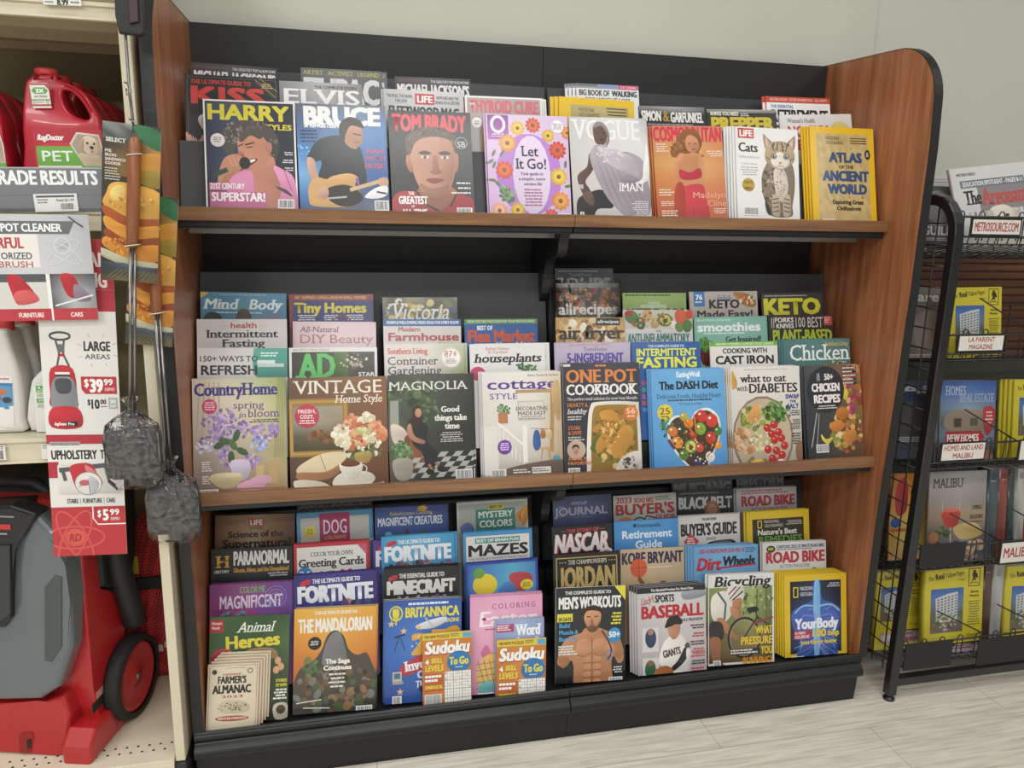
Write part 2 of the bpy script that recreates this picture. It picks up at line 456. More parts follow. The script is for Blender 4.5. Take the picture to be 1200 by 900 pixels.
# ------------------------------------------------------------------ the room
def floor_mat():
    m = bpy.data.materials.new('vinyl_plank'); m.use_nodes = True; nt = m.node_tree; b = nt.nodes['Principled BSDF']
    b.inputs['Roughness'].default_value = 0.42
    tc = nt.nodes.new('ShaderNodeTexCoord')
    mp = nt.nodes.new('ShaderNodeMapping'); mp.inputs['Scale'].default_value = (5.0, 75, 1)
    nz = nt.nodes.new('ShaderNodeTexNoise'); nz.inputs['Scale'].default_value = 1.3; nz.inputs['Detail'].default_value = 7; nz.inputs['Distortion'].default_value = 0.4
    r = nt.nodes.new('ShaderNodeValToRGB'); e = r.color_ramp.elements
    e[0].position = .33; e[0].color = (*lin('cbc6b7'), 1); e[1].position = .66; e[1].color = (*lin('ebe6d8'), 1)
    e.new(.5).color = (*lin('dfd9cb'), 1)
    br = nt.nodes.new('ShaderNodeTexBrick'); br.inputs['Color1'].default_value = (1, 1, 1, 1); br.inputs['Color2'].default_value = (.93, .93, .92, 1)
    br.inputs['Mortar'].default_value = (.62, .6, .57, 1); br.inputs['Scale'].default_value = 1.0
    br.inputs['Mortar Size'].default_value = 0.0012; br.inputs['Brick Width'].default_value = 0.92; br.inputs['Row Height'].default_value = 0.46
    mb = nt.nodes.new('ShaderNodeMapping'); mb.inputs['Location'].default_value = (0.05, 0.12, 0)
    mx = nt.nodes.new('ShaderNodeMix'); mx.data_type = 'RGBA'; mx.blend_type = 'MULTIPLY'; mx.inputs[0].default_value = 1
    L = nt.links.new
    L(tc.outputs['Object'], mp.inputs['Vector']); L(mp.outputs['Vector'], nz.inputs['Vector']); L(nz.outputs['Fac'], r.inputs['Fac'])
    L(tc.outputs['Object'], mb.inputs['Vector']); L(mb.outputs['Vector'], br.inputs['Vector'])
    L(r.outputs['Color'], mx.inputs[6]); L(br.outputs['Color'], mx.inputs[7]); L(mx.outputs[2], b.inputs['Base Color'])
    return m
tag(MB().box(-3.5, 5.5, -7.5, 0.55, -0.05, 0).build('floor', floor_mat()), kind='structure')
WALLM = mat('wall_paint', 'c6c6ba', 0.75, noise=0.015, nscale=6)
WALLM2 = mat('wall_paint_side', 'c9c9be', 0.75, noise=0.015, nscale=6)
tag(MB().box(-3.5, 2.03, 0.50, 0.58, 0, 3.4).build('wall_back', WALLM), kind='structure')
tag(MB().box(2.03, 5.5, 0.515, 0.58, 0, 3.4).build('wall_right', WALLM2), kind='structure')

# ------------------------------------------------------------------ the magazine rack
W = 1.83
BLK = mat('black_laminate', '1d1e1f', 0.55, noise=0.08, nscale=40)
BLKS = mat('black_steel', '1f2022', 0.4)
GREY = mat('grey_steel_plate', '4a4d50', 0.45)
VIN = mat('black_vinyl_bumper', '101112', 0.4, bump=0.05, nscale=60)
CHERRY_Z = wood('cherry_panel', '845032', '9c613e', 'ac714c', 'Z')
CHERRY_X = wood('cherry_nosing', '74503a', '85603f', '946d4b', 'X')
EDGE = mat('black_edge_trim', '1a1b1c', 0.45)
rack = empty('magazine_rack', (W / 2, 0.2, 0), 'long cherry wood and black three tier magazine rack against the white wall', 'magazine rack')
RX = (-W / 2, -0.2, 0)
def rb(mb, name, m, parent=rack, **k):
    o = mb.build(name, m, parent, **k); o.location = RX if parent is rack else (0, 0, 0); return o
# side panels with a rounded top front corner and a black edge band
def panel_profile():
    pts = [(0.462, 0.02), (0.462, 1.884), (0.437, 1.882), (0.20, 1.870), (0.125, 1.866)]
    pts += [(0.125 + 0.155 * math.cos(math.radians(a)), 1.711 + 0.155 * math.sin(math.radians(a))) for a in range(100, 181, 8)]
    pts += [(-0.034, 1.60), (-0.029, 1.25), (-0.012, 0.80), (0.0, 0.55), (0.004, 0.14), (0.03, 0.14), (0.03, 0.02)]
    return pts
for sx in (-1, 1):
    x0, x1 = (-0.031, -0.007) if sx < 0 else (W + .001, W + 0.025)
    p = rb(MB().prism(panel_profile(), 'X', x0, x1), 'side_panel', CHERRY_Z)
    # edge band follows the front and top edge
    pr = panel_profile()[1:-2]; band = MB(); th = 0.0022
    for a, b in zip(pr, pr[1:]):
        band._faces([(x, y, z) for x in (x0 - 0.0006, x1 + 0.0006) for (y, z) in (a, b, (b[0] - th, b[1] + th * .6), (a[0] - th, a[1] + th * .6))],
                    [(0, 1, 2, 3), (4, 7, 6, 5), (0, 4, 5, 1), (2, 6, 7, 3), (1, 5, 6, 2), (0, 3, 7, 4)])
    rb(band, 'edge_band', EDGE, p)
bp = MB()
bp.box(-.0068, 0.927, 0.437, 0.455, 0.1, 1.88); bp.box(0.929, W - .001, 0.437, 0.455, 0.1, 1.88)
bp.box(0.927, 0.929, 0.441, 0.455, 0.1, 1.88)
rb(bp, 'back_panel', BLK)

TH = math.radians(13.0); ST, CT = math.sin(TH), math.cos(TH)
ROWS = {'1f': (.115, 1.393), '1m': (.165, 1.450), '1b': (.292, 1.510),
        '2f': (.070, .728), '2n': (.115, .812), '2m': (.170, .874), '2b': (.225, .934), '2bb': (.262, .934),
        '3ff': (.014, .135), '3f': (.042, .135), '3n': (.095, .200), '3m': (.150, .272), '3b': (.210, .330), '3bb': (.270, .385)}
SEC = ((-0.0065, 0.926), (0.930, W - 0.003))
def leaning_plate(mb, x0, x1, y, z, ln, th=0.002):
    dy, dz = ST * ln, CT * ln
    mb.prism([(y, z), (y + dy, z + dz), (y + dy + th, z + dz), (y + th, z)], 'X', x0, x1)
def tray(rows, yfront, zunder, plates, backlen):
    for (x0, x1) in SEC:
        pr = [(yfront, zunder), (yfront, ROWS[rows[0]][1] - .004)]
        for a, b in zip(rows, rows[1:]):
            yb = ROWS[b][0] - .002
            pr += [(yb, ROWS[a][1] - .004), (yb, ROWS[b][1] - .004)]
        pr += [(0.436, ROWS[rows[-1]][1] - .004), (0.436, zunder)]
        t = rb(MB().prism(pr, 'X', x0, x1), 'stepped_tray', BLKS)
        for (r, off, ln) in plates:
            mb = MB(); leaning_plate(mb, x0 + .002, x1 - .002, ROWS[r][0] + off, ROWS[r][1], ln)
            rb(mb, 'divider_plate', GREY, t)
        mb = MB(); r = rows[-1]
        leaning_plate(mb, x0 + .002, x1 - .002, min(.425 - ST * backlen, ROWS[r][0] + .05), ROWS[r][1], backlen)
        rb(mb, 'divider_plate', mat('dark_steel_plate', '343639', 0.45), t)
tray(('1f', '1m', '1b'), .098, 1.372, (('1f', .031, .178),), .262)
tray(('2f', '2n', '2m', '2b'), .043, .712, (), .328)
tray(('3f', '3n', '3m', '3b', '3bb'), .0115, .10, (), .20)
# wood nosings of the two upper shelves, one per section
for (y, z0, z1) in ((.083, 1.385, 1.4155), (.027, .727, .7565)):
    for i, (x0, x1) in enumerate(((-.0065, .9275), (.9285, W - .0005))):
        n = rb(MB().box(x0, x1, y, y + .016, z0, z1, .0015), 'shelf_nosing', CHERRY_X)
        mb = MB(); mb.box(x0, x1, y + .018, .43, z0 - .0175, z0 - .0140)
        rb(mb, 'shelf_underside', BLKS, n)
        mb = MB(); mb.box(x0 + .01, x1 - .02, y + .105, y + .109, z0 - .030, z0 - .0176)
        rb(mb, 'shelf_rail', mat('bare_metal', '9a9a98', .35, .6), n)
# black gooseneck brackets and the middle upright
up = rb(MB().box(.9275, .9285, .30, .437, .11, 1.38), 'upright', BLKS)
for zt in (1.384, .726):
    yb0 = .15 if zt > 1 else .10
    prof = smooth_pts([(.40, zt), (yb0, zt), (yb0 - .005, zt - .04), (yb0 + .02, zt - .075), (yb0 + .10, zt - .085), (yb0 + .14, zt - .13), (yb0 + .17, zt - .2), (.41, zt - .235)], True, 4)
    rb(MB().prism(prof, 'X', .905, .930), 'bracket', BLKS)
# base with padded bumper
for (x0, x1) in ((-.029, .9275), (.9285, W + .004)):
    base = rb(MB().prism([(.010, 0), (-.003, .150), (.001, .1545), (.008, .152), (.0095, .098), (.43, .098), (.43, 0)], 'X', x0, x1), 'base', VIN)
    pf = smooth_pts([(.004, .150), (-.004, .148), (-.008, .138), (-.004, .128), (-.012, .120), (-.020, .108), (-.018, .094), (-.008, .088), (.008, .088)], False, 3)
    rb(MB().prism(pf, 'X', x0 + .002 if x0 > .5 else x0, x1), 'bumper', VIN, base)
# ------------------------------------------------------------------ magazines
PAGE = mat('page_paper', 'd8d4ca', 0.8, noise=0.06, nscale=400)
Art.t = Art.text; Art.r = Art.rect; Art.e = Art.ell; Art.b = Art.blob; Art.l = Art.line
SHELF_GROUP = {'1': 'magazines standing on the top shelf', '2': 'magazines standing on the middle shelf', '3': 'magazines standing on the bottom shelf'}

def periodical(name, cat, label, art_fn, w, h, th=.006, spine='cccccc', group=None, bg='ffffff'):
    """an Empty at the bottom left front corner > cover, pages; faces -Y"""
    unit = w / 100; a = Art(bg, h / unit); art_fn(a)
    root = empty(name, (0, 0, 0), label, cat, group)
    s = lin(spine); k = .0004
    ev = []; et = []
    for (x0, x1, y0, y1) in ((0, w, 0, k), (0, k, k, th - k), (0, w, th - k, th)):
        n = len(ev); ev += [(x, y, z) for x in (x0, x1) for y in (y0, y1) for z in (0, h)]
        for q in ((0, 1, 3, 2), (4, 6, 7, 5), (0, 4, 5, 1), (2, 3, 7, 6), (0, 2, 6, 4), (1, 5, 7, 3)):
            et += [(n + q[0], n + q[1], n + q[2]), (n + q[0], n + q[2], n + q[3])]
    me = a.mesh('cover', unit, -.00005, (ev, et, [s] * len(ev))); me.materials.append(INK)
    c = bpy.data.objects.new('cover', me); COL.objects.link(c); c.parent = root
    MB().box(k * 1.1, w - .0012, k * 1.1, th - k * 1.1, .0006, h - .0012).build('pages', PAGE, root)
    return root

def place(root, origin, right, up):
    n = Vector(right).cross(Vector(up)) * -1          # towards the viewer is -Y local
    X = Vector(right).normalized(); Z = Vector(up).normalized(); Y = Z.cross(X)
    M = Matrix.Identity(4)
    for i in range(3): M[i][0] = X[i]; M[i][1] = Y[i]; M[i][2] = Z[i]; M[i][3] = origin[i]
    root.matrix_world = M
    return Y

ORD = ['second', 'third', 'fourth', 'fifth', 'sixth', 'seventh']
MAGS = {}
def mag(key, row, tl, tr, art_fn, label, stack=0, sd=(-.004, 0), th=.006, off=0.0, spine='c8c8c8', name='magazine', cat='magazine', short=None, bg='ffffff', lift=0.0):
    yb, zb = ROWS[row]; n = Vector((0, CT, -ST)); upv = Vector((0, ST, CT))
    p0 = Vector((0, yb, zb)) + n * off + upv * off * ST / CT
    A = Vector(on_plane(*tl, p0, n)); B = Vector(on_plane(*tr, p0, n))
    right = (B - A).normalized()
    if A.x < -.0045: A = A + right * (-.0045 - A.x) / right.x
    if B.x > W - .002: B = B - right * (B.x - W + .002) / right.x
    w = (B - A).length; up = -right.cross(n).normalized()
    if up.z < 0: up = -up
    sA = (A - p0).dot(upv); sB = (B - p0).dot(upv)
    h = min(sA, sB) - lift
    h /= up.dot(upv)
    h = min(h, sA / up.dot(upv) - max(0, -right.z) * w) if right.z < 0 else h
    lo = (A - up * h).x; hi = (B - up * h).x
    if lo < -.0055: A = A + right * (-.0055 - lo); w -= -.0055 - lo
    if hi > W - .001: w -= hi - W + .001
    if stack >= 3: th = min(th, .0042)
    g = SHELF_GROUP[row[0]]
    root = periodical(name, cat, label, art_fn, w, h, th, spine, g, bg)
    Y = place(root, A - up * h, right, up)
    MAGS[key] = root
    for i in range(stack):
        c = copy_tree(root)
        M = root.matrix_world.copy(); q = (th + .0015) * (i + 1); lat = max(sd[0] * (i + 1), -.0045 - A.x) if sd[0] < 0 else min(sd[0] * (i + 1), W - .002 - B.x); d = Y * q + right * lat + up * (q * ST / CT + max(0, sd[1]) * (i + 1))
        M.translation = M.translation + d; c.matrix_world = M
        c['label'] = '%s copy back in the stack of the %s' % (ORD[i], short or label)
    return root

def face(a, cx, cy, w, h, skin='c99a7c', hair='3a2a20', dark='8a5a44', style='short', lips='a85a54'):
    if style == 'long': a.b([(cx - w * .62, cy + h * .75), (cx - w * .66, cy - h * .1), (cx - w * .3, cy - h * .62), (cx + w * .3, cy - h * .62), (cx + w * .66, cy - h * .1), (cx + w * .62, cy + h * .75), (cx, cy + h * .6)], hair)
    a.e(cx, cy, w * .5, h * .5, skin); a.b([(cx - w * .42, cy + h * .1), (cx - w * .3, cy + h * .45), (cx, cy + h * .56), (cx + w * .3, cy + h * .45), (cx + w * .42, cy + h * .1), (cx, cy)], skin)
    a.b([(cx - w * .53, cy - h * .02), (cx - w * .5, cy - h * .35), (cx - w * .2, cy - h * .58), (cx + w * .25, cy - h * .57), (cx + w * .52, cy - h * .32), (cx + w * .52, cy), (cx + w * .38, cy - h * .25), (cx, cy - h * .33), (cx - w * .4, cy - h * .2)], hair)
    for k in (-1, 1):
        a.e(cx + k * w * .22, cy - h * .02, w * .1, h * .035, 'ece6e0'); a.e(cx + k * w * .22, cy - h * .02, w * .045, h * .035, '2a2320')
        a.l([(cx + k * w * .1, cy - h * .08), (cx + k * w * .34, cy - h * .1)], h * .03, hair)
    a.b([(cx - w * .03, cy), (cx - w * .09, cy + h * .19), (cx, cy + h * .22), (cx + w * .1, cy + h * .18), (cx + w * .04, cy + h * .08)], dark)
    a.e(cx, cy + h * .32, w * .17, h * .04, lips)

# ---- top shelf, back row
def a_thriller(a):
    a.grid(0, 0, 100, a.H, ['4a3a42 58565a 3c3c3e', '2e2b2d 3a3a3c 2c2c2e', '202022 202022 202022'])
    a.t('THE 40TH ANNIVERSARY OF', 3, 3, 44, 6.5, '8a5f68', 'r'); a.t('THE GREATEST POP ALBUM EVER', 47, 3.5, 98, 7, 'd5d5d5', 'm')
    a.t("MICHAEL JACKSON'S", 3, 9.5, 98, 24, 'ecebea', 'b'); a.t('THRILLER', 6, 28, 94, 52, 'b03a3a', 'x')
mag('mj1', '1b', (224, 72.5), (324.7, 80), a_thriller, 'dark magazine with white condensed title at far left of top shelf back row', spine='2a2a2a')
def a_tupac(a):
    a.grid(0, 0, 100, a.H, ['6c6e70 7a7a78 66686a', '55585a 606060 505254', '3a3a3a 444444 3a3a3a'])
    a.t('ARTIST', 3, 3, 27, 8, 'cfc46a', 's'); a.t('ACTIVIST', 33, 3, 64, 8, 'cfc46a', 's'); a.t('LEGEND', 70, 3, 97, 8, 'cfc46a', 's')
    a.t('TUPAC', 3, 12, 97, 44, 'e4e4e2', 'x'); face(a, 50, 80, 46, 60, '8a6a56', '2a2220')
mag('tupac', '1b', (352.2, 78.9), (447, 84), a_tupac, 'grey magazine with small yellow words over a huge white title, top shelf back row', stack=1, sd=(.014, 0), spine='4a4a4a', short='grey magazine with yellow words on top shelf')
mag('mj2', '1b', (462, 89.3), (551, 92.9), a_thriller, 'dark magazine with white condensed title behind the grey cover with red logo box', spine='2a2a2a')
def a_walking(a):
    a.r(0, 0, 100, 12, '9aa3b8'); a.r(0, 0, 34, 4, '7c7c7c'); a.r(38, 0, 62, 4, '8e9ecb'); a.r(68, 0, 98, 7, 'd1436c'); a.t('STAY STRONG', 70, 1.5, 96, 5.5, 'f6d8e0', 'm')
    a.r(0, 7, 100, a.H, 'f0f0ee'); a.t('BIG BOOK OF', 4, 9, 53, 18, '55585c', 'b'); a.t('WALKING', 56, 9, 97, 18, '3c3e42', 'x')
    a.t('FOR WEIGHT LOSS', 14, 20.5, 86, 27, '55585c', 'm'); a.e(60, 70, 22, 40, 'b9a08a')
mag('walk', '1b', (675, 97.3), (748, 101), a_walking, 'thick white magazine about walking with pink corner, standing tallest mid top shelf', stack=3, sd=(-.009, 0), spine='d8d8d4', short='white walking magazine on top shelf')
def a_retire(a):
    a.r(0, 0, 100, 8.5, 'cf5540'); a.t('RETIRE NOW - STOP WORRYING - BE HAPPY', 6, 2.2, 96, 5.8, 'f3c8bc', 'm')
    a.t('THE ESSENTIAL', 6, 11.5, 42, 16, '4e7ab0', 'b'); a.t('RETIREMENT', 7, 18, 96, 36, '2e2f31', 'b'); a.t('GUIDE', 7, 40, 60, 58, '2e2f31', 'b'); a.r(0, 64, 100, 100, 'c7cdd4')
mag('retire', '1b', (897.6, 112.7), (972, 115.3), a_retire, 'white retirement guide with a red top strip, at the right of the top shelf', stack=1, sd=(-.008, 0), spine='cf5540', short='white and red retirement guide')

# ---- top shelf, middle row
def a_kiss(a):
    a.r(0, 0, 100, a.H, '232425'); a.grid(0, 45, 100, a.H, ['2a2b2d 3a3b3d 2a2b2d', '1e1f20 303133 242526', '1a1a1b 1e1e1f 1a1a1b'])
    a.frame(2.2, 2.2, 97.8, a.H - 2, .7, '55585a')
    a.t('THE ULTIMATE GUIDE TO', 6, 5.5, 70, 10.5, 'c8413c', 'b'); a.t('KISS', 6, 13, 85, 33, 'd04340', 'z')
    a.l([(76, 2.5), (97, 20)], 9, '3c3a34'); a.l([(75, 3), (97, 22)], .6, 'b59a5a'); a.l([(80, 1), (99, 15)], .6, 'b59a5a'); a.lines(82, 7, 94, 13, 3, 'cbb57a', 3)
    a.b([(13, 50), (20, 44), (30, 46), (36, 60), (28, 68), (18, 62)], 'c9c6c2'); a.e(24, 54, 5, 4, '202020')
    a.b([(0, 66), (4, 70), (6, 76), (14, 74), (18, 68), (20, 80), (12, 86), (0, 82)], 'c79a86')
    for k in range(4): a.l([(1 + 3 * k, 66 + 2 * k), (6 + 2 * k, 78)], 1.4, 'd9ae98')
mag('kiss', '1m', (216.3, 86.2), (325.8, 92.5), a_kiss, 'black magazine with big red title behind the singer cover at far left of top shelf', spine='1c1c1c')
def a_elvis(a):
    a.grid(0, 0, 100, a.H, ['8a8c8e b4b5b6 8a8a8a', '707274 9a9b9c 7c7c7c', '4a4a4a 5a5a5a 4a4a4a'])
    a.t('THE COMPLETE STORY', 42, 4, 94, 7.5, '3c3c3c', 'b'); a.t('ELVIS', 5, 9, 97, 27, 'f0efee', 'S'); face(a, 50, 75, 44, 60, 'a8a4a0', '2e2c2a')
mag('elvis', '1m', (327, 94.5), (423.8, 99), a_elvis, 'silver grey magazine with a wide white slab title behind the guitarist cover', spine='777777')
def a_fleet(a):
    a.grid(0, 0, 100, a.H, ['b9babb d4d4d4 c4c4c4', 'a5a5a5 c6c6c6 b0b0b0', '707070 909090 707070'])
    a.t('THE MUSIC, THE DRAMA,', 4, 6, 36, 10, '44464a', 'm'); a.t('THE LOVE', 14, 12, 29, 16, '44464a', 'm'); a.t('RUMOURS AND THE', 66, 6, 94, 10, '44464a', 'm'); a.t('SONGS OF A LIFETIME', 64, 12, 95, 16, '44464a', 'm')
    a.r(39, 4, 63, 17.5, 'c33a40'); a.t('LIFE', 41.5, 6.2, 61, 15.2, 'f2f0ee', 'x'); a.t('FLEETWOOD MAC', 6, 20.5, 94, 34, '26282b', 'b')
mag('fleet', '1m', (449, 103.8), (542.7, 109), a_fleet, 'pale grey magazine with red logo box behind the red titled close face on top shelf', stack=1, sd=(-.005, 0), spine='a0a0a0', short='pale grey magazine with red logo box')
def a_thyroid(a):
    a.frame(0, 0, 100, a.H, 2.4, 'eceae8'); a.grid(2.4, 2.4, 97.6, a.H, ['b3a3a4 b0a6a6 a9a3a3', '9a9696 a7a3a3 989494', '7e7c7c 8c8a8a 7e7c7c'])
    a.t('THYROID CURE', 5, 5, 95, 21, 'd76a72', 'b'); a.t('THE', 5, 9, 12, 12, 'f0e4e4', 'b')
    a.e(14, 34, 6.5, 6.5, 'eeecea'); a.lines(10, 31, 18, 38, 4, '8a6a6a', 4, 'c'); a.b([(20, 45), (28, 40), (34, 60), (30, 76), (18, 76)], 'b79a6c')
mag('thyroid', '1m', (544.6, 111.7), (634.6, 115.4), a_thyroid, 'grey magazine with pinkish red title and white border behind the floral cover on top shelf', stack=2, sd=(.008, 0), spine='e0dedc', short='grey magazine with pinkish title')
def a_natgeo(a):
    a.r(0, 0, 100, a.H, 'e4bd2c'); a.grid(15, 9, 92, a.H - 8, ['b9a872 c3b27c b5a36c', 'a7956a b09f70 a5946a', '8f8058 998a60 8f8058']); a.t('NATIONAL', 26, 12.5, 47, 17, '6b5f42', 's'); a.t('GEOGRAPHIC', 26, 19, 54, 23.5, '6b5f42', 's')
    for k in range(4): a.r(62 + k, 11 + 4 * k, 89, 12.3 + 4 * k, '4a4434')
mag('ngyellow', '1m', (655, 112.7), (743, 119), a_natgeo, 'yellow bordered magazine with plain tan middle behind the white draped figure cover', stack=2, sd=(-.010, 0), spine='dcb42a', short='yellow bordered magazine with tan middle')
def a_simon(a):
    a.r(0, 0, 100, a.H, '303234'); a.grid(0, 0, 100, 12, ['8b8d8f a5a6a7 77797b', '3a3c3e 404244 36383a'], .1)
    a.t('SIMON', 3, 6.5, 33, 21, 'e6e4e0', 'b'); a.t('&', 35.5, 6, 45, 21, 'b8923e', 's'); a.t('GARFUNKEL', 47, 8, 98, 22.5, 'e6e4e0', 'b'); a.lines(12, 25, 90, 28, 1, 'b0aeac', 5)
mag('simon', '1m', (748.5, 124), (825, 126), a_simon, 'black music magazine with a gold ampersand in its white title on top shelf', spine='2a2a2a')
def a_prepper(a):
    a.r(0, 0, 100, a.H, '2f3226'); a.grid(0, 0, 100, 4.5, ['9a9c94 b0b1aa 9a9c94', '6b6d64 73756c 6b6d64'])
    a.t('KNIVES YOU NEED', 5, 3, 45, 8, 'e3e1d4', 'b'); a.lines(48, 5, 62, 10, 2, 'd8d6c8', 7); a.t('PREPPER', 5, 10, 96, 28, 'cfb93c', 'z')
mag('prepper', '1m', (828, 128), (909, 128.9), a_prepper, 'dark survival magazine with blocky yellow title behind the kitten cover', spine='33352c')
def a_nogym(a):
    a.r(0, 0, 100, a.H, 'dedddb'); a.t("Women's Health", 10, 5, 48, 10, '33363a', 's'); a.t('NO GYM', 10, 14, 66, 28, 'c23c50', 'b'); a.t('NEEDED', 10, 31, 66, 44, 'c23c50', 'b')
    a.e(82, 24, 15, 15, 'd9c878'); a.t('100+', 75, 18, 89, 23, 'b08b2c', 'b')
mag('nogym', '1m', (913, 134.6), (997, 133.6), a_nogym, 'pale fitness magazine with red words and a yellow spot behind the yellow atlas cover', spine='c9c7c4', off=.010)

# ---- top shelf, front row
def a_harry(a):
    a.r(0, 0, 100, a.H, 'eceaea'); a.grid(1.8, 1.8, 98.2, a.H - 1, ['3a4152 4a5263 2c3142 20222e', '2a3048 3b4562 252a3c 1b1d28', '252b42 3c4767 232739 1d1f2a', '1f2336 2c3350 202434 1d1f2a'])
    a.t('HARRY', 4.5, 5, 93.5, 23, 'd8cd3c', 'x'); a.t('STYLES', 62, 26.5, 96, 33, 'd8cd3c', 'x')
    a.b([(18, 40), (17, 50), (24, 62), (32, 58), (40, 44), (60, 40), (72, 50), (76, 68), (80, 60), (81, 44), (72, 30), (55, 23), (34, 24), (22, 32)], '4f4a47')
    a.b([(36, 44), (42, 40), (56, 34), (66, 44), (72, 52), (72, 66), (64, 76), (60, 88), (50, 86), (45, 76), (42, 68), (38, 64), (36, 56)], 'c48a70')
    a.b([(48, 78), (64, 72), (74, 64), (78, 80), (82, 100), (80, a.H - 2), (46, a.H - 2), (50, 100)], 'b9806a')
    a.b([(36, 42), (40, 34), (54, 28), (64, 38), (60, 44), (50, 40), (40, 48)], '57514d'); a.scatter(30, 38, 12, 12, 40, 1, 2.4, ['7d7873', '8f8a86', '46413f', '5b5652'], 2); a.scatter(74, 52, 6, 14, 24, .8, 2, ['6d6763', '3e3a38'], 3); a.scatter(56, 30, 16, 6, 30, 1, 2.2, ['6b6560', '3f3b39', '57514d'], 9)
    a.e(70, 53, 3.5, 6, 'b9796a'); a.l([(36, 53), (42, 50)], 1.2, '4a352c'); a.l([(44, 51), (54, 48)], 1.6, '4a352c'); a.l([(45, 54), (52, 53)], 1, '5a3a30'); a.b([(38, 58), (35, 64), (40, 66), (43, 63)], 'a96f5a')
    a.b([(43, 70), (54, 66), (57, 68), (50, 74), (44, 74)], '7c3b38'); a.b([(45, 70), (54, 67), (53, 70), (46, 72)], 'f0ebe6')
    a.l([(12, 84), (42, 73)], 5.5, '2e4238'); a.b([(16, 78), (22, 66), (34, 62), (42, 68), (38, 80), (26, 86), (20, 94), (13, 96)], 'bf876c'); a.b([(22, 86), (40, 80), (46, 72), (48, 80), (38, 92), (24, 96), (14, 102)], 'b37a62')
    for k in range(3): a.l([(25 + 5 * k, 65), (30 + 5 * k, 76)], 2.6, 'cb957a')
    a.l([(10, 86), (24, 80)], 5.5, '33483e'); a.e(43, 72, 6.2, 7, '222224'); a.scatter(43, 72, 5, 5, 14, .5, 1, ['3c3c40', '17171a'], 3)
    a.b([(26, 92), (46, 80), (52, 90), (50, a.H - 2), (24, a.H - 2)], 'cf86ad'); a.b([(74, 76), (84, 78), (97, 90), (98, a.H - 2), (74, a.H - 2), (82, 102)], 'd48ab3'); a.b([(76, 98), (88, 102), (94, 110), (80, 102)], '5c3a4c'); a.l([(86, 80), (94, 104)], .7, '6a4258')
    a.r(4, 95, 40, 104, 'c77aa0'); a.t('21ST CENTURY', 5, 95.5, 42, 102, 'f3eaf0', 'b'); a.r(4, 105, 66, a.H - 2, 'c06a94'); a.t('SUPERSTAR!', 6, 106, 64, 116, 'f5f0f2', 'b')
    a.e(14.5, 46.5, 7.8, 7.8, 'ddd6d6'); a.lines(9, 43, 20, 50, 3, '8a7d80', 3, 'c'); a.lines(84, 58, 96, 63, 2, 'd5d5dd', 4, 'r'); a.lines(84, 67, 96, 72, 2, 'd5d5dd', 5, 'r'); a.lines(86, 76, 96, 81, 2, 'd5d5dd', 6, 'r'); a.barcode(78, 113, 96, 124)
mag('harry', '1f', (237.5, 115.8), (345, 120.3), a_harry, 'magazine with yellow title and a smiling singer holding a microphone in a pink shirt', spine='e4e2e0')
def a_bruce(a):
    a.grid(0, 0, 100, a.H, ['5a6270 66707e 788290 6a7482', '4a6a98 5a7aa6 5c88b8 4a76ae', '4f8fd0 5a86b8 3f74b2 3a6cb0', '7ab0e2 6a92be 3a68a2 30589a', '4a7cc0 5a7090 4a5e80 40588a', '3a4250 4a4e56 60646a 7a7e84'], .15)
    a.scatter(12, 52, 14, 8, 18, .5, 1.4, ['b8e0f8', '9cd0f2'], 4); a.t('BRUCE', 8, 2.5, 94, 24, 'eeeeee', 'z'); a.t('SPRINGSTEEN', 8, 21.5, 47, 27, 'f2f2f2', 'x')
    a.lines(4, 30, 24, 46, 4, '26365a', 5, 'l', .45)
    a.b([(10, 62), (20, 44), (34, 37), (50, 36), (66, 44), (72, 58), (75, 90), (60, 94), (22, 92), (26, 66), (14, 68)], '2b2f36'); a.b([(52, 36), (58, 48), (66, 50), (62, 36)], 'c09a84')
    a.b([(10, 62), (18, 64), (20, 78), (27, 96), (30, 106), (24, 108), (18, 98), (11, 80)], 'c29a86')
    a.b([(48, 28), (52, 20), (64, 18), (72, 26), (73, 40), (68, 48), (60, 50), (52, 42)], 'b98a72'); a.b([(47, 34), (48, 22), (58, 14), (70, 17), (75, 26), (71, 26), (60, 24), (54, 34), (52, 42)], '33302f'); a.l([(62, 33), (71, 35)], 1.4, '4a3830'); a.l([(63, 43), (69, 43)], 1.1, '7c4a42')
    a.b([(11, 92), (20, 84), (30, 86), (38, 82), (56, 79), (66, 84), (62, 92), (68, 104), (58, 117), (16, 117), (10, 108)], 'cfa468'); a.b([(26, 100), (46, 92), (62, 96), (70, 108), (56, 117), (38, 114)], '2a2824'); a.l([(30, 108), (52, 106)], 2, 'b9b5aa')
    a.l([(56, 98), (99, 85)], 4.4, 'cdb08a'); a.b([(88, 86), (96, 83), (101, 88), (96, 96), (90, 94)], 'c2967e'); a.b([(22, 96), (30, 94), (32, 104), (26, 110), (20, 106)], 'c89e88'); a.l([(64, 84), (66, 92)], 3, '8a5ab0')
    a.t('MAN', 76, 50, 96, 56, 'b9606a', 'S'); a.t('MYTH', 75, 58.5, 97, 64.5, 'b9606a', 'S'); a.t('MUSIC', 74, 67, 98, 73, 'c0606a', 'S'); a.b([(84, 96), (98, 93), (97, 104), (84, 108), (72, 106)], 'e5e5e8'); a.l([(86, 100), (97, 102)], 2, '30343a'); a.barcode(83, 110, 99, 122)
mag('bruce', '1f', (346.2, 121), (451, 124.4), a_bruce, 'magazine with a black shirted guitarist playing against blue stage light', spine='4a5a70')
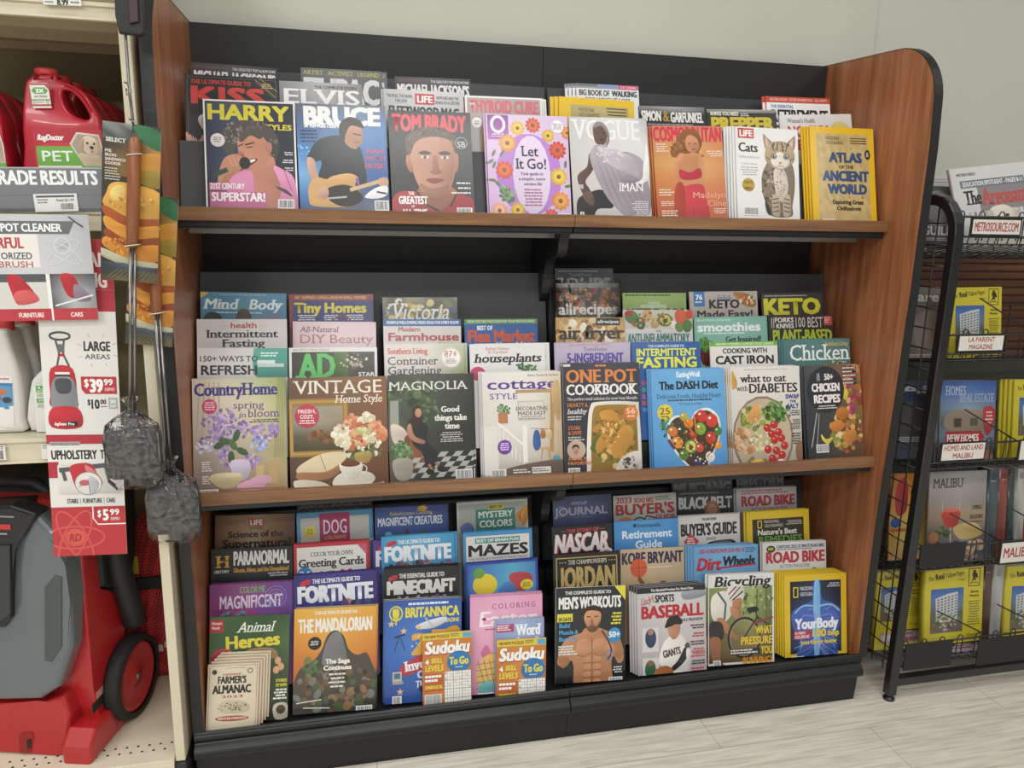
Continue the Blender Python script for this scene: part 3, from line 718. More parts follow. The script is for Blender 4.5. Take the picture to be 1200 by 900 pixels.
def a_brady(a):
    a.grid(0, 0, 100, a.H, ['3c3e40 4a4c4e 454749', '2e3031 3a3c3d 353738', '3a3b3c 343637 4c4e4f', '2e2f30 2c2d2e 3c3e3f'])
    a.t('TOM BRADY', 4, 4, 95, 25, 'd9565f', 'x')
    a.b([(34, 92), (74, 92), (80, 118), (30, 122)], '9a6a56'); a.b([(22, 52), (24, 30), (38, 21), (60, 20), (76, 28), (80, 48), (78, 72), (72, 92), (62, 104), (48, 106), (36, 96), (28, 78)], 'bd8e78'); a.b([(20, 54), (24, 56), (27, 72), (23, 74), (19, 64)], 'b07a66'); a.b([(80, 52), (83, 54), (82, 68), (78, 74)], 'a87462')
    a.b([(21, 52), (20, 34), (30, 24), (48, 19), (66, 20), (78, 30), (80, 50), (76, 44), (72, 36), (58, 31), (40, 33), (30, 40), (25, 52)], '63544a'); a.scatter(50, 25, 24, 5, 60, .6, 1.8, ['4a3e37', '7a6a5e', '57493f'], 4, .3); a.scatter(24, 38, 4, 9, 20, .6, 1.5, ['4a3e37', '7a6a5e'], 5, .3); a.scatter(77, 36, 3, 8, 20, .6, 1.5, ['4a3e37', '7a6a5e'], 6, .3); a.b([(60, 34), (74, 36), (78, 56), (74, 80), (64, 100), (60, 80), (64, 60)], 'ac7c68')
    for x in (42, 66): a.b([(x - 8, 51), (x, 48), (x + 8, 51), (x, 53)], '4a342a'); a.e(x, 56, 5, 1.8, 'dccfc6'); a.e(x, 56, 2, 1.9, '3c4a52')
    a.b([(52, 55), (50, 70), (47, 74), (54, 77), (62, 74), (58, 69), (57, 55)], '9c6c58'); a.b([(42, 83), (52, 81), (64, 83), (56, 87), (48, 87)], '8c5048'); a.b([(34, 88), (50, 94), (70, 90), (62, 104), (46, 106)], '9a6f5c')
    a.b([(4, 102), (28, 98), (40, 112), (56, 121), (74, 108), (80, 100), (99, 108), (100, a.H), (4, a.H)], 'a03a44'); a.l([(30, 98), (42, 114), (56, 121)], 2.4, '3c3436'); a.l([(78, 101), (70, 116)], 2.4, '3c3436')
    a.t('THE', 20, 98, 27, 102, 'f0eeee', 'b'); a.t('GREATEST', 8, 103.5, 43, 113, 'f0eeee', 'b'); a.t('OF', 23, 114.5, 27, 117, 'f0eeee', 'b'); a.t('ALL-TIME', 11, 119, 42, 128, 'f0eeee', 'b'); a.ring(87, 38, 7, 7, .6, 'c5c5c5'); a.t('SB', 82, 36, 92, 43, 'c5c5c5', 'm')
    for k in range(3): a.lines(78 - 3 * k, 86 + 6 * k, 96, 88.5 + 6 * k, 1, 'dcdcdc', k, 'r', .8)
    a.barcode(78, 117, 97, 126)
mag('brady', '1f', (454.4, 128.9), (551, 132.2), a_brady, 'magazine with red title over a close up face of a man in red jersey', spine='3a3a3a')
def a_oprah(a):
    a.grid(0, 0, 100, a.H, ['d6bcdc decae4 d9c2e0', 'd2b2da dbc3e2 d4b8dc', 'cdaad6 d8bde0 d3b6dc']); a.e(50, 71, 40, 49, 'b680cc'); a.e(53, 71, 23, 47, 'dccce6')
    a.r(2, 1, 27, 30, '8f4a9a', 'a768b2'); a.ring(14.5, 12, 7.5, 9, 3.4, 'ece2ee'); a.lines(5, 23, 24, 28, 2, 'dcc6e0', 3, 'c')
    for i, (x, y, r, c, c2) in enumerate(((38, 16, 9, 'd8b24a', 'e3c66a'), (57, 12, 9.5, 'cc5a44', 'd9735a'), (75, 24, 8, 'd3ad3c', 'e0c25a'), (25, 34, 11, 'd9994a', 'e2ad62'), (86, 41, 11, 'c94a36', 'd8624a'), (20, 66, 11, 'd05a3a', 'dc7450'), (86, 73, 11, 'd7b23e', 'e3c860'), (87, 102, 11.5, 'd88c3c', 'e2a256'), (12, 114, 10, 'e0a07c', 'e8b898'), (34, 113, 9, 'd3a838', 'dfc050'), (75, 120, 9, 'd05446', 'de6a5a'), (99, 20, 8, 'db8a4a', 'e29e66'))): a.flower(x, y, r, c, c2, 11, '8a5a2a', i * 13)
    a.scatter(22, 95, 9, 9, 26, 1.2, 3, ['4e7a3e', '6a9a52', '8ab86e'], 3); 
    for x, y in ((4, 56), (8, 60), (5, 78), (11, 82), (8, 46), (18, 46), (95, 58), (97, 84)): a.e(x, y, 4.5, 1.6, '5a7e54', (x * 37) % 180)
    a.e(87, 13, 7.5, 8, 'f0eef0'); a.lines(81, 9, 93, 17, 4, '9a8a9c', 2, 'c')
    a.t('Let', 42, 37, 62, 49, '2c2630', 's'); a.t('It Go!', 35, 52, 71, 64, '2c2630', 's'); a.t('Your guide to', 39, 68, 67, 71.5, '6a5f70', 's'); a.t('a simpler, more', 37, 74, 69, 77.5, '6a5f70', 's'); a.t('serene life', 43, 80, 65, 83.5, '6a5f70', 's')
    a.lines(40, 88, 68, 110, 6, 'b0708c', 8, 'c', .4); a.barcode(82, 117, 98, 127)
mag('oprah', '1f', (568.5, 133.2), (664.5, 136.6), a_oprah, 'lavender magazine strewn with orange and yellow flowers around a pale oval', stack=1, sd=(-.004, 0), spine='8f4a7a', short='lavender floral magazine')
def a_vogue(a):
    a.grid(0, 0, 100, a.H, ['c9c9c8 d8d8d7 dededd b5b6b6', 'cbcac8 d6d5d3 d9d9d8 dcdcdb', 'c6c4c1 cfcdca d0cecc c9c8c7', 'b9b6b3 c0bdba c4c2c0 bcbab9'])
    a.t('VOGUE', 5, 3, 90, 27, 'eeeeed', 's'); a.b([(4, 120), (6, 100), (20, 92), (36, 88), (48, 96), (50, 110), (30, 112), (22, a.H), (6, a.H)], '2f2c2c')
    a.b([(24, 44), (20, 60), (10, 68), (7, 76), (12, 92), (20, 98), (27, 102), (22, 88), (17, 78), (26, 66), (32, 52)], '5f4a42'); a.b([(12, 94), (22, 90), (27, 100), (24, 108), (16, 102)], '6a534a'); a.r(8, 82, 14, 87, 'bdb6ae')
    a.b([(30, 12), (36, 7), (44, 9), (48, 18), (46, 30), (40, 34), (32, 30)], '6b5148'); a.b([(30, 14), (34, 6), (44, 7), (50, 18), (50, 30), (44, 36), (48, 24), (42, 11), (34, 12)], '8d8788'); a.l([(34, 19), (37, 19)], .9, '2a211e'); a.l([(41, 19), (45, 19)], .9, '2a211e'); a.e(40, 27, 3, 1, '5a2f30')
    a.b([(32, 34), (46, 34), (54, 42), (74, 42), (92, 52), (97, 76), (100, 96), (96, 118), (70, 122), (52, 108), (40, 92), (30, 70), (24, 50), (26, 42)], 'a39ba4'); a.b([(34, 36), (60, 40), (80, 50), (86, 72), (66, 66), (48, 56)], 'bdb8c0'); a.scatter(50, 46, 18, 10, 40, .8, 2, ['d5d2d6', 'c4c0c6', 'e4e2e4'], 5)
    for k in range(6): a.l([(34 + 8 * k, 52 + 4 * k), (44 + 9 * k, 84 + 3 * k), (56 + 8 * k, 112)], [.4, 1.3, .4], '8b838e', sm=3)
    a.b([(60, 74), (76, 70), (90, 80), (84, 84), (70, 80)], '8d8590'); a.t('IMAN', 60, 80, 90, 90, 'efeeee', 's'); a.lines(74, 102, 96, 122, 8, 'd8d6d8', 4, 'r'); a.b([(98, 30), (92, 60), (90, 74), (80, 80), (90, 80), (100, 70)], 'ecebeb'); a.barcode(8, 115, 13, 124)
mag('vogue', '1f', (666, 136.6), (757.4, 139), a_vogue, 'pale grey fashion magazine with a figure wrapped in flowing lilac drapery', spine='4a4844')
def a_cosmo(a):
    a.grid(0, 0, 100, a.H, ['c97a6a d08a70 d4806a', 'c98a52 dba268 d08858', 'cf9455 e0b072 d29058', 'c47a44 d68a58 c97c50', 'bd6438 c87048 c2683e', 'b45a38 c0624a b85c40'])
    a.t('COSMOPOLITAN', 1, 1.5, 99, 21, 'cf3a4a', 'b')
    a.b([(34, 18), (42, 8), (54, 4), (66, 10), (70, 24), (64, 36), (72, 40), (60, 44), (44, 40), (28, 42), (24, 34)], '8a5a34'); a.scatter(40, 30, 14, 12, 30, .8, 2, ['a87444', '74482a', 'b98650'], 6)
    a.b([(46, 20), (52, 12), (62, 16), (66, 28), (58, 36), (48, 32)], 'c98c68'); a.l([(50, 24), (54, 23)], 1, '3c2418'); a.l([(58, 23), (62, 24)], 1, '3c2418'); a.e(57, 31, 2.6, 1, '9c4a44')
    a.b([(44, 38), (60, 36), (68, 42), (70, 60), (66, 76), (40, 76), (34, 60), (36, 46)], 'c6875f'); a.b([(64, 38), (70, 44), (70, 62), (66, 78), (40, 82), (34, 76), (60, 70), (62, 54)], 'd09468'); a.b([(30, 46), (38, 36), (48, 40), (42, 46), (36, 62), (36, 78), (30, 70), (27, 56)], 'c98c62')
    a.b([(35, 58), (50, 62), (64, 56), (66, 68), (50, 72), (36, 70)], 'b83240'); a.b([(36, 82), (66, 78), (70, 96), (74, 112), (72, a.H), (54, a.H), (52, 112), (48, a.H), (34, a.H), (34, 100)], 'c03a44'); a.b([(28, 80), (40, 80), (38, 126), (24, 126)], 'a8402f'); a.l([(52, 110), (51, 126)], .8, '8a2a30')
    a.t('Madelyn', 52, 88, 99, 96, 'dfa088', 'm'); a.t('Cline', 72, 99, 99, 107, 'dfa088', 'm')
    a.lines(75, 33, 98, 42, 3, 'efd8c8', 2, 'r'); a.lines(4, 24, 22, 36, 4, 'efd8c8', 3); a.lines(4, 84, 26, 94, 3, 'efd8c8', 4); a.lines(6, 100, 26, 107, 3, 'efd8c8', 5); a.lines(6, 112, 30, 124, 4, 'efd8c8', 6); a.lines(76, 110, 98, 118, 3, 'efd8c8', 7, 'r')
mag('cosmo', '1f', (763.5, 147), (845.4, 148), a_cosmo, 'orange magazine with a woman in a red strapless outfit', stack=2, sd=(-.0035, 0), spine='b8543c', short='orange magazine with woman in red')
def a_cats(a):
    a.r(0, 0, 100, a.H, 'e6e6e4'); a.r(4, 2, 29, 16.5, 'c43a3e'); a.t('LIFE', 6.5, 4.5, 27, 14, 'f4f2f0', 'x'); a.t('Cats', 4, 23, 35, 36, '2b2b2b', 'S')
    a.t('COMPANIONS IN LIFE', 4, 42, 37, 45.5, '77777a', 'r'); a.t('Celeb Felines', 9, 52, 33, 54.5, '88888a', 's'); a.lines(6, 58, 36, 72, 4, '9a9a9c', 5, 'c', .4); a.e(18.5, 84, 10, 10, 'b8983c'); a.t('CATS', 12, 78, 25, 82, '4e3c10', 'S'); a.t('WILD', 12, 87, 25, 91, '4e3c10', 'S')
    fur = ['6a5848', '8a7662', '4a3e34', 'b0a08c', '3c332c', '9c8a74']
    a.b([(46, 56), (54, 46), (72, 52), (88, 50), (93, 68), (92, 92), (88, 112), (86, 128), (54, 128), (46, 112), (40, 92), (40, 70)], '7c6c5a'); a.scatter(60, 84, 20, 30, 130, 1, 3.2, fur, 8, .4); a.b([(60, 60), (76, 60), (82, 84), (76, 104), (64, 104), (60, 84)], 'c9bfb0'); a.scatter(70, 80, 9, 20, 50, .8, 2, ['b5a894', 'd8d0c4', '8f8070', 'a08e78'], 9, .4)
    a.b([(44, 9), (50, 14), (58, 22), (50, 34), (45, 24)], '9c8674'); a.b([(47, 15), (51, 18), (54, 24), (49, 28)], 'd0b0a0'); a.b([(95, 10), (89, 14), (82, 22), (90, 34), (95, 24)], '9c8674'); a.b([(92, 15), (88, 18), (85, 24), (90, 28)], 'd0b0a0')
    a.b([(46, 36), (52, 24), (64, 19), (78, 19), (89, 26), (94, 38), (92, 48), (82, 56), (70, 60), (56, 56), (47, 48)], 'a8926f'); a.scatter(70, 26, 18, 7, 44, .8, 2.2, fur, 10, .4); a.b([(56, 44), (70, 34), (84, 44), (82, 54), (70, 59), (58, 54)], 'dcd3c6')
    for k in (-1, 1):
        a.l([(70 + k * 3, 20), (70 + k * 5, 32)], 1.6, '3f352c'); a.l([(70 + k * 12, 24), (70 + k * 9, 34)], 1.4, '463b31'); a.l([(70 + k * 16, 46), (70 + k * 22, 43)], 1.3, '54473a'); a.e(70 + k * 10, 41, 4.8, 4.2, '2c2620'); a.e(70 + k * 10, 41, 3.6, 3.4, '8a9a94'); a.e(70 + k * 10, 41, 1.7, 2.4, '141210'); a.e(70 + k * 10 + 1, 39.6, .8, .8, 'f4f4f4')
        a.b([(70 + k * 4, 100), (70 + k * 14, 98), (70 + k * 15, 118), (70 + k * 13, 127), (70 + k * 3, 127)], 'b5a690'); 
        for q in range(4): a.l([(70 + k * 4, 102 + 6 * q), (70 + k * 14, 104 + 6 * q)], 1.6, '5f5144')
    a.b([(67.5, 49), (72.5, 49), (70, 52.5)], 'c07a70'); a.l([(64, 56), (70, 53.5), (76, 56)], .7, '6a5648'); a.b([(44, 106), (52, 118), (52, 127), (46, 122)], '2a2622'); a.barcode(10, 116, 34, 128)
mag('cats', '1f', (861.4, 147.8), (934.5, 152.2), a_cats, 'white magazine with a large fluffy tabby kitten', stack=4, sd=(-.0055, 0), spine='dcdcda', short='white kitten magazine')
def a_atlas(a):
    a.r(0, 0, 100, a.H, 'e6bb24'); a.mottle(10, 9, 91, a.H, 14, 18, ['c4ad76', 'b8a069', 'cdb884', 'bda770', 'c9b27c'], 3); a.scatter(60, 70, 28, 50, 30, 1, 3, ['a58c54', 'b09860'], 5)
    a.t('NATIONAL', 24, 13, 46, 17.5, '57492c', 's'); a.t('GEOGRAPHIC', 24, 19.5, 52, 23.5, '57492c', 's')
    for k in range(3): a.r(62, 14 + 3.4 * k, 88, 15.4 + 3.4 * k, '5c5034')
    a.e(89, 37, 4.5, 7, '23262c'); a.t('100', 85.5, 35, 92, 39, 'c8c8c8', 'b', rot=90)
    a.t('ATLAS', 28, 35, 80, 49, '33527c', 'z'); a.t('OF THE', 43, 53, 66, 57.5, '33332c', 'b'); a.t('ANCIENT', 17, 60.5, 90, 75, '33527c', 'z'); a.t('WORLD', 24, 79, 86, 93, '33527c', 'z')
    a.t('Exploring Great', 31, 101, 80, 107, '2e2a20', 'b'); a.t('Civilizations', 37, 110, 75, 115.5, '2e2a20', 'b'); a.barcode(14, 128, 33, 142)
mag('atlas', '1f', (948.5, 147.8), (1022.9, 151.3), a_atlas, 'yellow bordered atlas magazine with blue lettering on a tan map', stack=3, sd=(-.005, 0), spine='dcb022', short='yellow bordered atlas magazine')

# ---- middle shelf, back rows
def a_soups(a):
    a.r(0, 0, 100, a.H, '2e323c'); a.lines(6, 4, 94, 7, 1, '9a9aa0', 3); a.t('TasteHome', 24, 8, 62, 13, '8d8d90', 's'); a.t('SOUPS', 1, 15.5, 96, 36, '9b9b98', 'x')
mag('soups', '2bb', (650, 314.4), (718, 314.4), a_soups, 'dark soup magazine topmost behind the plastic wrapped recipe magazine', spine='2a2c34')
def a_mind(a):
    a.grid(0, 0, 100, a.H, ['4a86a8 5a94b4 4f8aac', '3c7494 5688a4 44809f', '2c5a76 3a6a86 33647f']); a.poly([(0, 0), (10, 0), (0, 8)], 'd3b23c'); a.lines(22, 2, 92, 5, 1, '8fb8cc', 4)
    a.t('Mind', 4, 8, 42, 20.5, 'e6eef0', 'S', shear=.18); a.t('Body', 56, 8, 94, 20.5, 'e6eef0', 'S', shear=.18); a.t('&', 43, 11, 53, 21, '4a9a90', 's'); a.lines(12, 24, 88, 27, 1, 'dcebf0', 3); a.b([(40, 32), (44, 22), (52, 20), (58, 26), (60, 34), (66, 40), (34, 40)], '4c3428'); a.e(14, 34, 11, 10, '26282c'); a.lines(68, 29, 96, 32, 1, 'c05a80', 5)
mag('mind', '2b', (234.9, 341.9), (335.5, 344), a_mind, 'teal blue wellness magazine with a big slanted white title, upper left of middle shelf', spine='3c7494')
def a_tiny(a):
    a.r(0, 0, 100, a.H, '2d3878'); a.r(0, 0, 100, 8, '8e3a38'); a.t('GET INSPIRED LIVING LARGE IN SMALL HOUSES', 7, 2, 95, 5.8, 'd9b86a', 'm'); a.r(0, 4, 4, a.H, '8a3030'); a.t('Tiny Homes', 6, 10.5, 95, 23.5, 'e2d24e', 'x')
    for k in range(3): a.lines(10 + 30 * k, 26, 32 + 30 * k, 34, 3, 'e8e8f0', k, 'c')
    a.l([(50, 34), (66, 25), (76, 34)], 2, '8a3a4a')
mag('tiny', '2b', (338.5, 345), (433.6, 345), a_tiny, 'navy magazine on small houses with a yellow title and dark red strip', stack=1, sd=(.008, -.002), spine='8a3030', short='navy small house magazine')
def a_victoria(a):
    a.mottle(0, 0, 100, a.H, 9, 12, ['6c705e', '8d8a72', '55594c', 'a19c84', '7b7c68'], 4); a.scatter(50, 18, 48, 16, 46, 2, 6, ['c9a84a', 'd8c890', '4c5440', 'e0dcc8', '8a7a4a', '5a6a8a'], 7); a.t('Victoria', 10, 8, 88, 30, 'efeeea', 's', shear=.2)
mag('victoria', '2b', (448, 348.5), (535.6, 348.5), a_victoria, 'floral still life magazine with a tall slanted white title on middle shelf', spine='8a8a80')
def a_keto101(a):
    a.grid(0, 0, 100, a.H, ['8fae5a 9bb868 8aa856', '9dbb78 a9c588 98b672', 'b5cf9c c0d8aa b0ca94']); a.lines(4, 2, 96, 5, 1, '3f5a24', 3, 'l', .8); a.t('GOOD', 40, 13, 58, 16.5, 'e8f0dc', 'm'); a.t('HOUSEKEEPING', 28, 17.5, 68, 22, 'eef4e6', 'm'); a.t('KETO 101', 5, 23, 95, 40, '27302a', 'x')
mag('keto101', '2b', (729.5, 343.3), (803.7, 343.3), a_keto101, 'green keto magazine behind the cover topped with fresh vegetables', spine='8fae5a')
def a_ketoeasy(a):
    a.r(0, 0, 100, a.H, 'b9b1a8'); a.r(6, 0, 22, 20, '2f77ba'); a.t('76', 9, 4, 19, 11, 'e8f2fa', 'x'); a.lines(8, 13, 20, 17, 1, 'cfe2f2', 3); a.t('delish', 40, 5, 61, 12, '5c7ba0', 's')
    a.b([(64, 2), (80, 2), (94, 8), (98, 18), (90, 22), (76, 16)], 'a0713c'); a.scatter(84, 12, 11, 7, 36, 1, 2.6, ['b0402c', 'd8b080', 'c8583a', '5c7a34', 'e8dcc8'], 3)
    a.t('KETO', 28, 11, 73, 23, '23262a', 'x'); a.t('Made Easy!', 10, 25.5, 92, 35.5, '26292d', 'b')
mag('ketoeasy', '2b', (807.5, 342), (887, 341), a_ketoeasy, 'beige keto magazine with a blue square tab and a taco corner', spine='a9a198')
def a_ketoyellow(a):
    a.r(0, 0, 100, a.H, '3a3a37'); a.lines(5, 3, 95, 6, 1, 'b5b5a8', 3); a.t('KETO', 3, 7.5, 97, 32, 'd9d43c', 'z'); a.t('FOR WOMEN OVER 50', 6, 34.5, 94, 42, 'd9d43c', 'm')
mag('ketoyellow', '2b', (892, 344), (962.6, 343), a_ketoyellow, 'charcoal keto magazine with a huge yellow title at right end of middle shelf', spine='333331')
# ---- middle shelf, middle row
def a_fasting(a):
    a.r(0, 0, 100, a.H, 'dedcd9'); a.t('health', 37, 4, 66, 10.5, 'c04450', 'b'); a.l([(26, 8), (34, 8)], .4, 'c8a8a8'); a.l([(69, 8), (77, 8)], .4, 'c8a8a8'); a.t('Intermittent', 11, 12.5, 90, 21.5, '3b3b3d', 'S'); a.t('Fasting', 28, 23.5, 75, 32.5, '3b3b3d', 'S')
mag('fasting', '2m', (230.4, 374), (336, 374), a_fasting, 'white magazine with red word over grey serif title at far left of middle shelf', spine='d0cecb')
def a_diy(a):
    a.grid(0, 0, 100, a.H, ['e6cdd4 ecd6dc e6ccd4', 'e3c6ce e9d2d8 e3c8d0', 'd8b4c0 e0c2cc d8b4c0']); a.t('All-Natural', 6, 6, 52, 13, '7d5b55', 's', shear=.15); a.t('DIY Beauty', 6, 16, 96, 27, 'b98478', 's')
mag('diy', '2m', (345.7, 377), (440.5, 377.6), a_diy, 'pale pink beauty magazine between the white fasting and the farmhouse covers', stack=1, sd=(-.006, 0), spine='d8bac2', short='pale pink beauty magazine')
def a_farm(a):
    a.r(0, 0, 100, a.H, 'dcd8d3'); a.r(0, 0, 100, 9, '3566a4'); a.t('WARM & WELCOMING FRESH IDEAS FOR EVERY ROOM', 4, 2.3, 97, 6.3, 'e6eef6', 'b'); a.t('Modern', 19, 10, 47, 16, 'b0484e', 'b'); a.t('Farmhouse', 6, 17.5, 97, 28, 'b53f46', 'x'); a.t('Home & Living', 46, 30, 97, 36, 'b0484e', 'b')
mag('farm', '2m', (449, 374), (540, 374), a_farm, 'cream farmhouse magazine with red title under a blue strip', spine='cfcac4')
def a_flea(a):
    a.grid(0, 0, 100, a.H, ['2c5aa0 34649e 2c5aa0', '2f5fa6 3868a8 2e5ca2', '3a5070 48607c 3a5070']); a.r(0, 0, 100, 6.5, '5f8f48'); a.t('FRESH DECORATING IDEAS FOR YOUR VINTAGE FINDS', 4, 1.5, 96, 5, 'dce8cc', 'm'); a.t('BEST OF', 17, 9, 38, 15, 'eef2f6', 'b'); a.t('Flea Market', 4, 15, 96, 31, 'd0572f', 'x'); a.t('Home & Living', 42, 31, 96, 38, 'e8ecf0', 's', shear=.2)
mag('flea', '2m', (544, 374), (629.5, 373.4), a_flea, 'deep blue magazine with orange title under a green strip', spine='2c5494')
def a_allrec(a):
    a.r(0, 0, 100, a.H, '4a3c33'); a.scatter(50, 24, 50, 22, 110, 2, 6, ['6b4a30', 'a0673c', '8a2f2a', 'b98a5a', '3c2a20', '574a3c', '6a7048'], 5); a.grid(0, 0, 100, 7, ['8a8c8c a5a7a7 808282', '77797a 8d8f8f 6c6e6e'])
    a.t('allrecipes', 3, 30, 96, 47, 'e6e4e0', 'b')
mag('allrec', '2b', (651, 331.8), (726, 331.8), a_allrec, 'recipe magazine in crinkled clear plastic with white title below a nut photo', spine='57493e')
def a_airfry(a):
    a.r(0, 0, 100, a.H, 'bf9a58'); a.scatter(50, 22, 50, 22, 120, 3, 7, ['caa052', 'e0c896', 'a87838', 'd9b46c', 'efe6d2', '8a5a2a'], 6)
    for k in range(9): a.l([(k * 14 - 12, 0), (k * 14 + 20, 45)], .6, 'e4dccc'); a.l([(k * 14 + 10, 0), (k * 14 - 22, 45)], .6, 'e4dccc')
    a.r(58, 1, 93, 11, '26282a'); a.t('allrecipes', 60, 3.4, 91, 8, 'e8e8e6', 'b'); a.t('air fryer', 4, 12, 99, 30, '26241f', 'S'); a.t('RECIPES', 4, 35, 44, 40, '26241f', 'b')
mag('airfry', '2m', (651, 372), (731.8, 372), a_airfry, 'golden fries magazine with heavy black serif title at left of right hand middle shelf', spine='b08e50')
def a_anti(a):
    a.r(0, 0, 100, a.H, 'dad8d4'); a.r(0, 0, 100, 26, 'cfcac0')
    for x, y, r, c in ((12, 10, 11, '4e7a38'), (24, 18, 9, '3c5a30'), (34, 8, 9, 'c9a878'), (46, 18, 8, 'c29a66'), (60, 14, 11, '5b7036'), (72, 20, 6, 'ece4dc'), (84, 10, 12, 'd0603c'), (96, 6, 7, 'c84a30'), (92, 22, 9, '5a7c3c'), (80, 24, 7, '6a8c48')): a.e(x, y, r, r * .8, c, x * 3)
    a.e(60, 14, 8, 7, 'cdbf62'); a.e(60, 15, 3.6, 3.4, '6a4428'); a.e(8, 5, 6, 3.6, 'b02a34'); a.scatter(40, 14, 36, 10, 40, 1, 2.6, ['6a9048', 'd2b080', 'b05030', '44602e'], 8)
    a.t('THE', 46, 27.5, 54, 30, '4a7a74', 'm'); a.t('ANTI-INFLAMMATORY', 5, 32, 95, 46, '3c7c78', 'm')
mag('anti', '2m', (730, 363), (811, 363), a_anti, off=.0075, label= 'white magazine with teal narrow letters under a border of avocado and vegetables', spine='d4d2ce')
def a_smooth(a):
    a.grid(0, 0, 100, a.H, ['7fb4a4 8cc0b0 7eb2a4', '86baab 93c6b6 84b8a9', '7aa898 88b4a6 78a698']); a.t('Better Homes & Gardens', 4, 2, 50, 5, 'dcefe8', 's'); a.t('smoothies', 4, 7, 92, 18.5, 'eef4f2', 'x'); a.lines(12, 20, 88, 23, 1, 'dcefe8', 4); a.t('Get Inspired!', 42, 25, 92, 32, '22302c', 'S'); a.t('90 Creative Blends', 42, 35, 92, 40, '3e5a54', 's')
    a.b([(6, 46), (12, 30), (24, 32), (28, 46), (24, 60), (10, 60)], '6a2c30'); a.scatter(15, 34, 10, 8, 30, 1.5, 3.5, ['4c8a3c', '63a048', '3a6c30'], 5)
mag('smooth', '2m', (813.3, 372), (897.3, 370.6), a_smooth, 'mint green smoothie magazine with white title', stack=1, sd=(.008, -.002), spine='74a898', short='mint green smoothie magazine')
def a_plant(a):
    a.r(0, 0, 100, a.H, '2e302d'); a.t('FORKS', 10, 3.5, 39, 10.5, 'e2e2da', 'b'); a.t('KNIVES', 12, 12, 39, 18.5, 'e2e2da', 'b'); a.l([(5, 4), (5, 18)], 1.2, 'c8c8c0'); a.l([(8, 4), (8, 18)], 1.2, 'c8c8c0'); a.t('100 BEST', 42, 3.5, 84, 17.5, 'd9d8d0', 'r'); a.r(86, 2, 99, 15, 'bf4a4a'); a.lines(87, 4, 98, 13, 3, 'e8c0bc', 3); a.t('PLANT-BASED', 6, 20.5, 98, 37, 'b5c93e', 'b')
mag('plant', '2m', (900, 369.3), (975.4, 368.5), a_plant, 'black magazine with lime green title beside the wooden end panel', spine='2a2c2a', off=.0165)
# ---- middle shelf, row behind the front one
def a_refresh(a):
    a.r(0, 0, 100, a.H, 'd9d8d5'); a.b([(62, 4), (66, 0), (101, 0), (101, 34), (66, 34), (61, 20)], '4d9c8d'); a.lines(70, 5, 95, 11, 2, 'e0f0ec', 3, 'l', .55); a.r(66, 14, 86, 18, 'dfe8e6'); a.r(66, 18, 96, 22, 'c4d4d2'); a.t('150+ WAYS TO', 3, 9, 67, 15.5, '4a4b4d', 'm'); a.t('REFRESH', 4, 20, 66, 31, '2e2f31', 'b')
mag('refresh', '2n', (231, 408), (336.7, 408), a_refresh, 'white decorating magazine with a teal rounded patch at left of middle shelf', spine='ccccc8')
def a_ad(a):
    a.r(0, 0, 100, a.H, 'dedcd9'); a.t('ARCHITECTURAL DIGEST', 4, 1.5, 45, 3.6, '6a6a6a', 's'); a.grid(3, 5, 97, a.H, ['3a3a30 4a4a3c 45443c 3c3c34', '2e342a 505040 6a6454 4a463c', '2c3028 44443a 5a5648 3c3a32']); a.grid(50, 6, 66, 34, ['4a6a30 5c7c3c', '3c5a28 4c6a32']); a.scatter(74, 16, 16, 9, 50, .6, 2, ['b5ad98', '8f8874', 'd6d0be', '6a6454'], 4); a.t('AD', 10, 7, 52, 35, '62c06a', 'S'); a.t('STAR', 78, 29, 97, 34, 'eceae6', 'b')
mag('ad', '2n', (338.5, 407.6), (441.7, 407), a_ad, 'magazine with two tall green letters over a chandelier photo', spine='cfcecb')
def a_container(a):
    a.r(0, 0, 100, a.H, 'd3d0c9'); a.grid(60, 0, 100, 38, ['cfccc4 bfc4ae', 'd2cfc8 a8b08c', 'cac7be 8f9a70']); a.t('Southern Living', 4, 5, 54, 12.5, 'c2655c', 'S'); a.t('Container', 4, 16, 67, 26, '4d4b47', 's'); a.t('Gardening', 4, 28, 71, 38, '4d4b47', 's'); a.e(83, 18, 13, 13, 'eceae6'); a.ring(83, 18, 12, 12, .5, 'b0605a'); a.t('87+', 75, 9, 91, 17, 'b8585a', 's'); a.lines(75, 19, 91, 26, 4, '8a8580', 4, 'c')
mag('container', '2n', (450, 403.4), (543.4, 402.5), a_container, 'pale garden magazine with a round badge above the dark room cover', stack=1, sd=(.01, -.002), spine='c5c2bb', short='pale garden magazine')
def a_house(a):
    a.r(0, 0, 100, a.H, 'dedddb'); a.t('Better Homes', 21, 4, 52, 8, 'c07c80', 's'); a.t('& Gardens', 24, 8.6, 50, 12.4, 'c07c80', 's'); a.t('houseplants', 6, 13, 94, 24, '26262a', 'S', shear=.2); a.e(10, 38, 10, 9, 'bb3f62')
    for k in range(16): a.e(76 + (k * 7 % 24) - 12, 32 + (k * 5 % 11) - 4, 4.4, 1.5, ['4a7248', '5f8a58', '3a5c3a'][k % 3], k * 41)
mag('house', '2n', (550, 403.4), (638.5, 402), a_house, 'white plant magazine with bold black italic title', stack=1, sd=(.014, -.003), spine='d0cfcd', short='white plant magazine')
def a_five(a):
    a.r(0, 0, 100, a.H, 'b5abc2'); a.lines(20, 1.5, 88, 4, 1, 'c9707a', 3); a.t('TasteHome', 38, 5, 69, 10, '6c6470', 's'); a.t('5-INGREDIENT', 16, 12.5, 91, 24.5, '54469a', 'b'); a.r(0, 36, 100, a.H, 'a79d98')
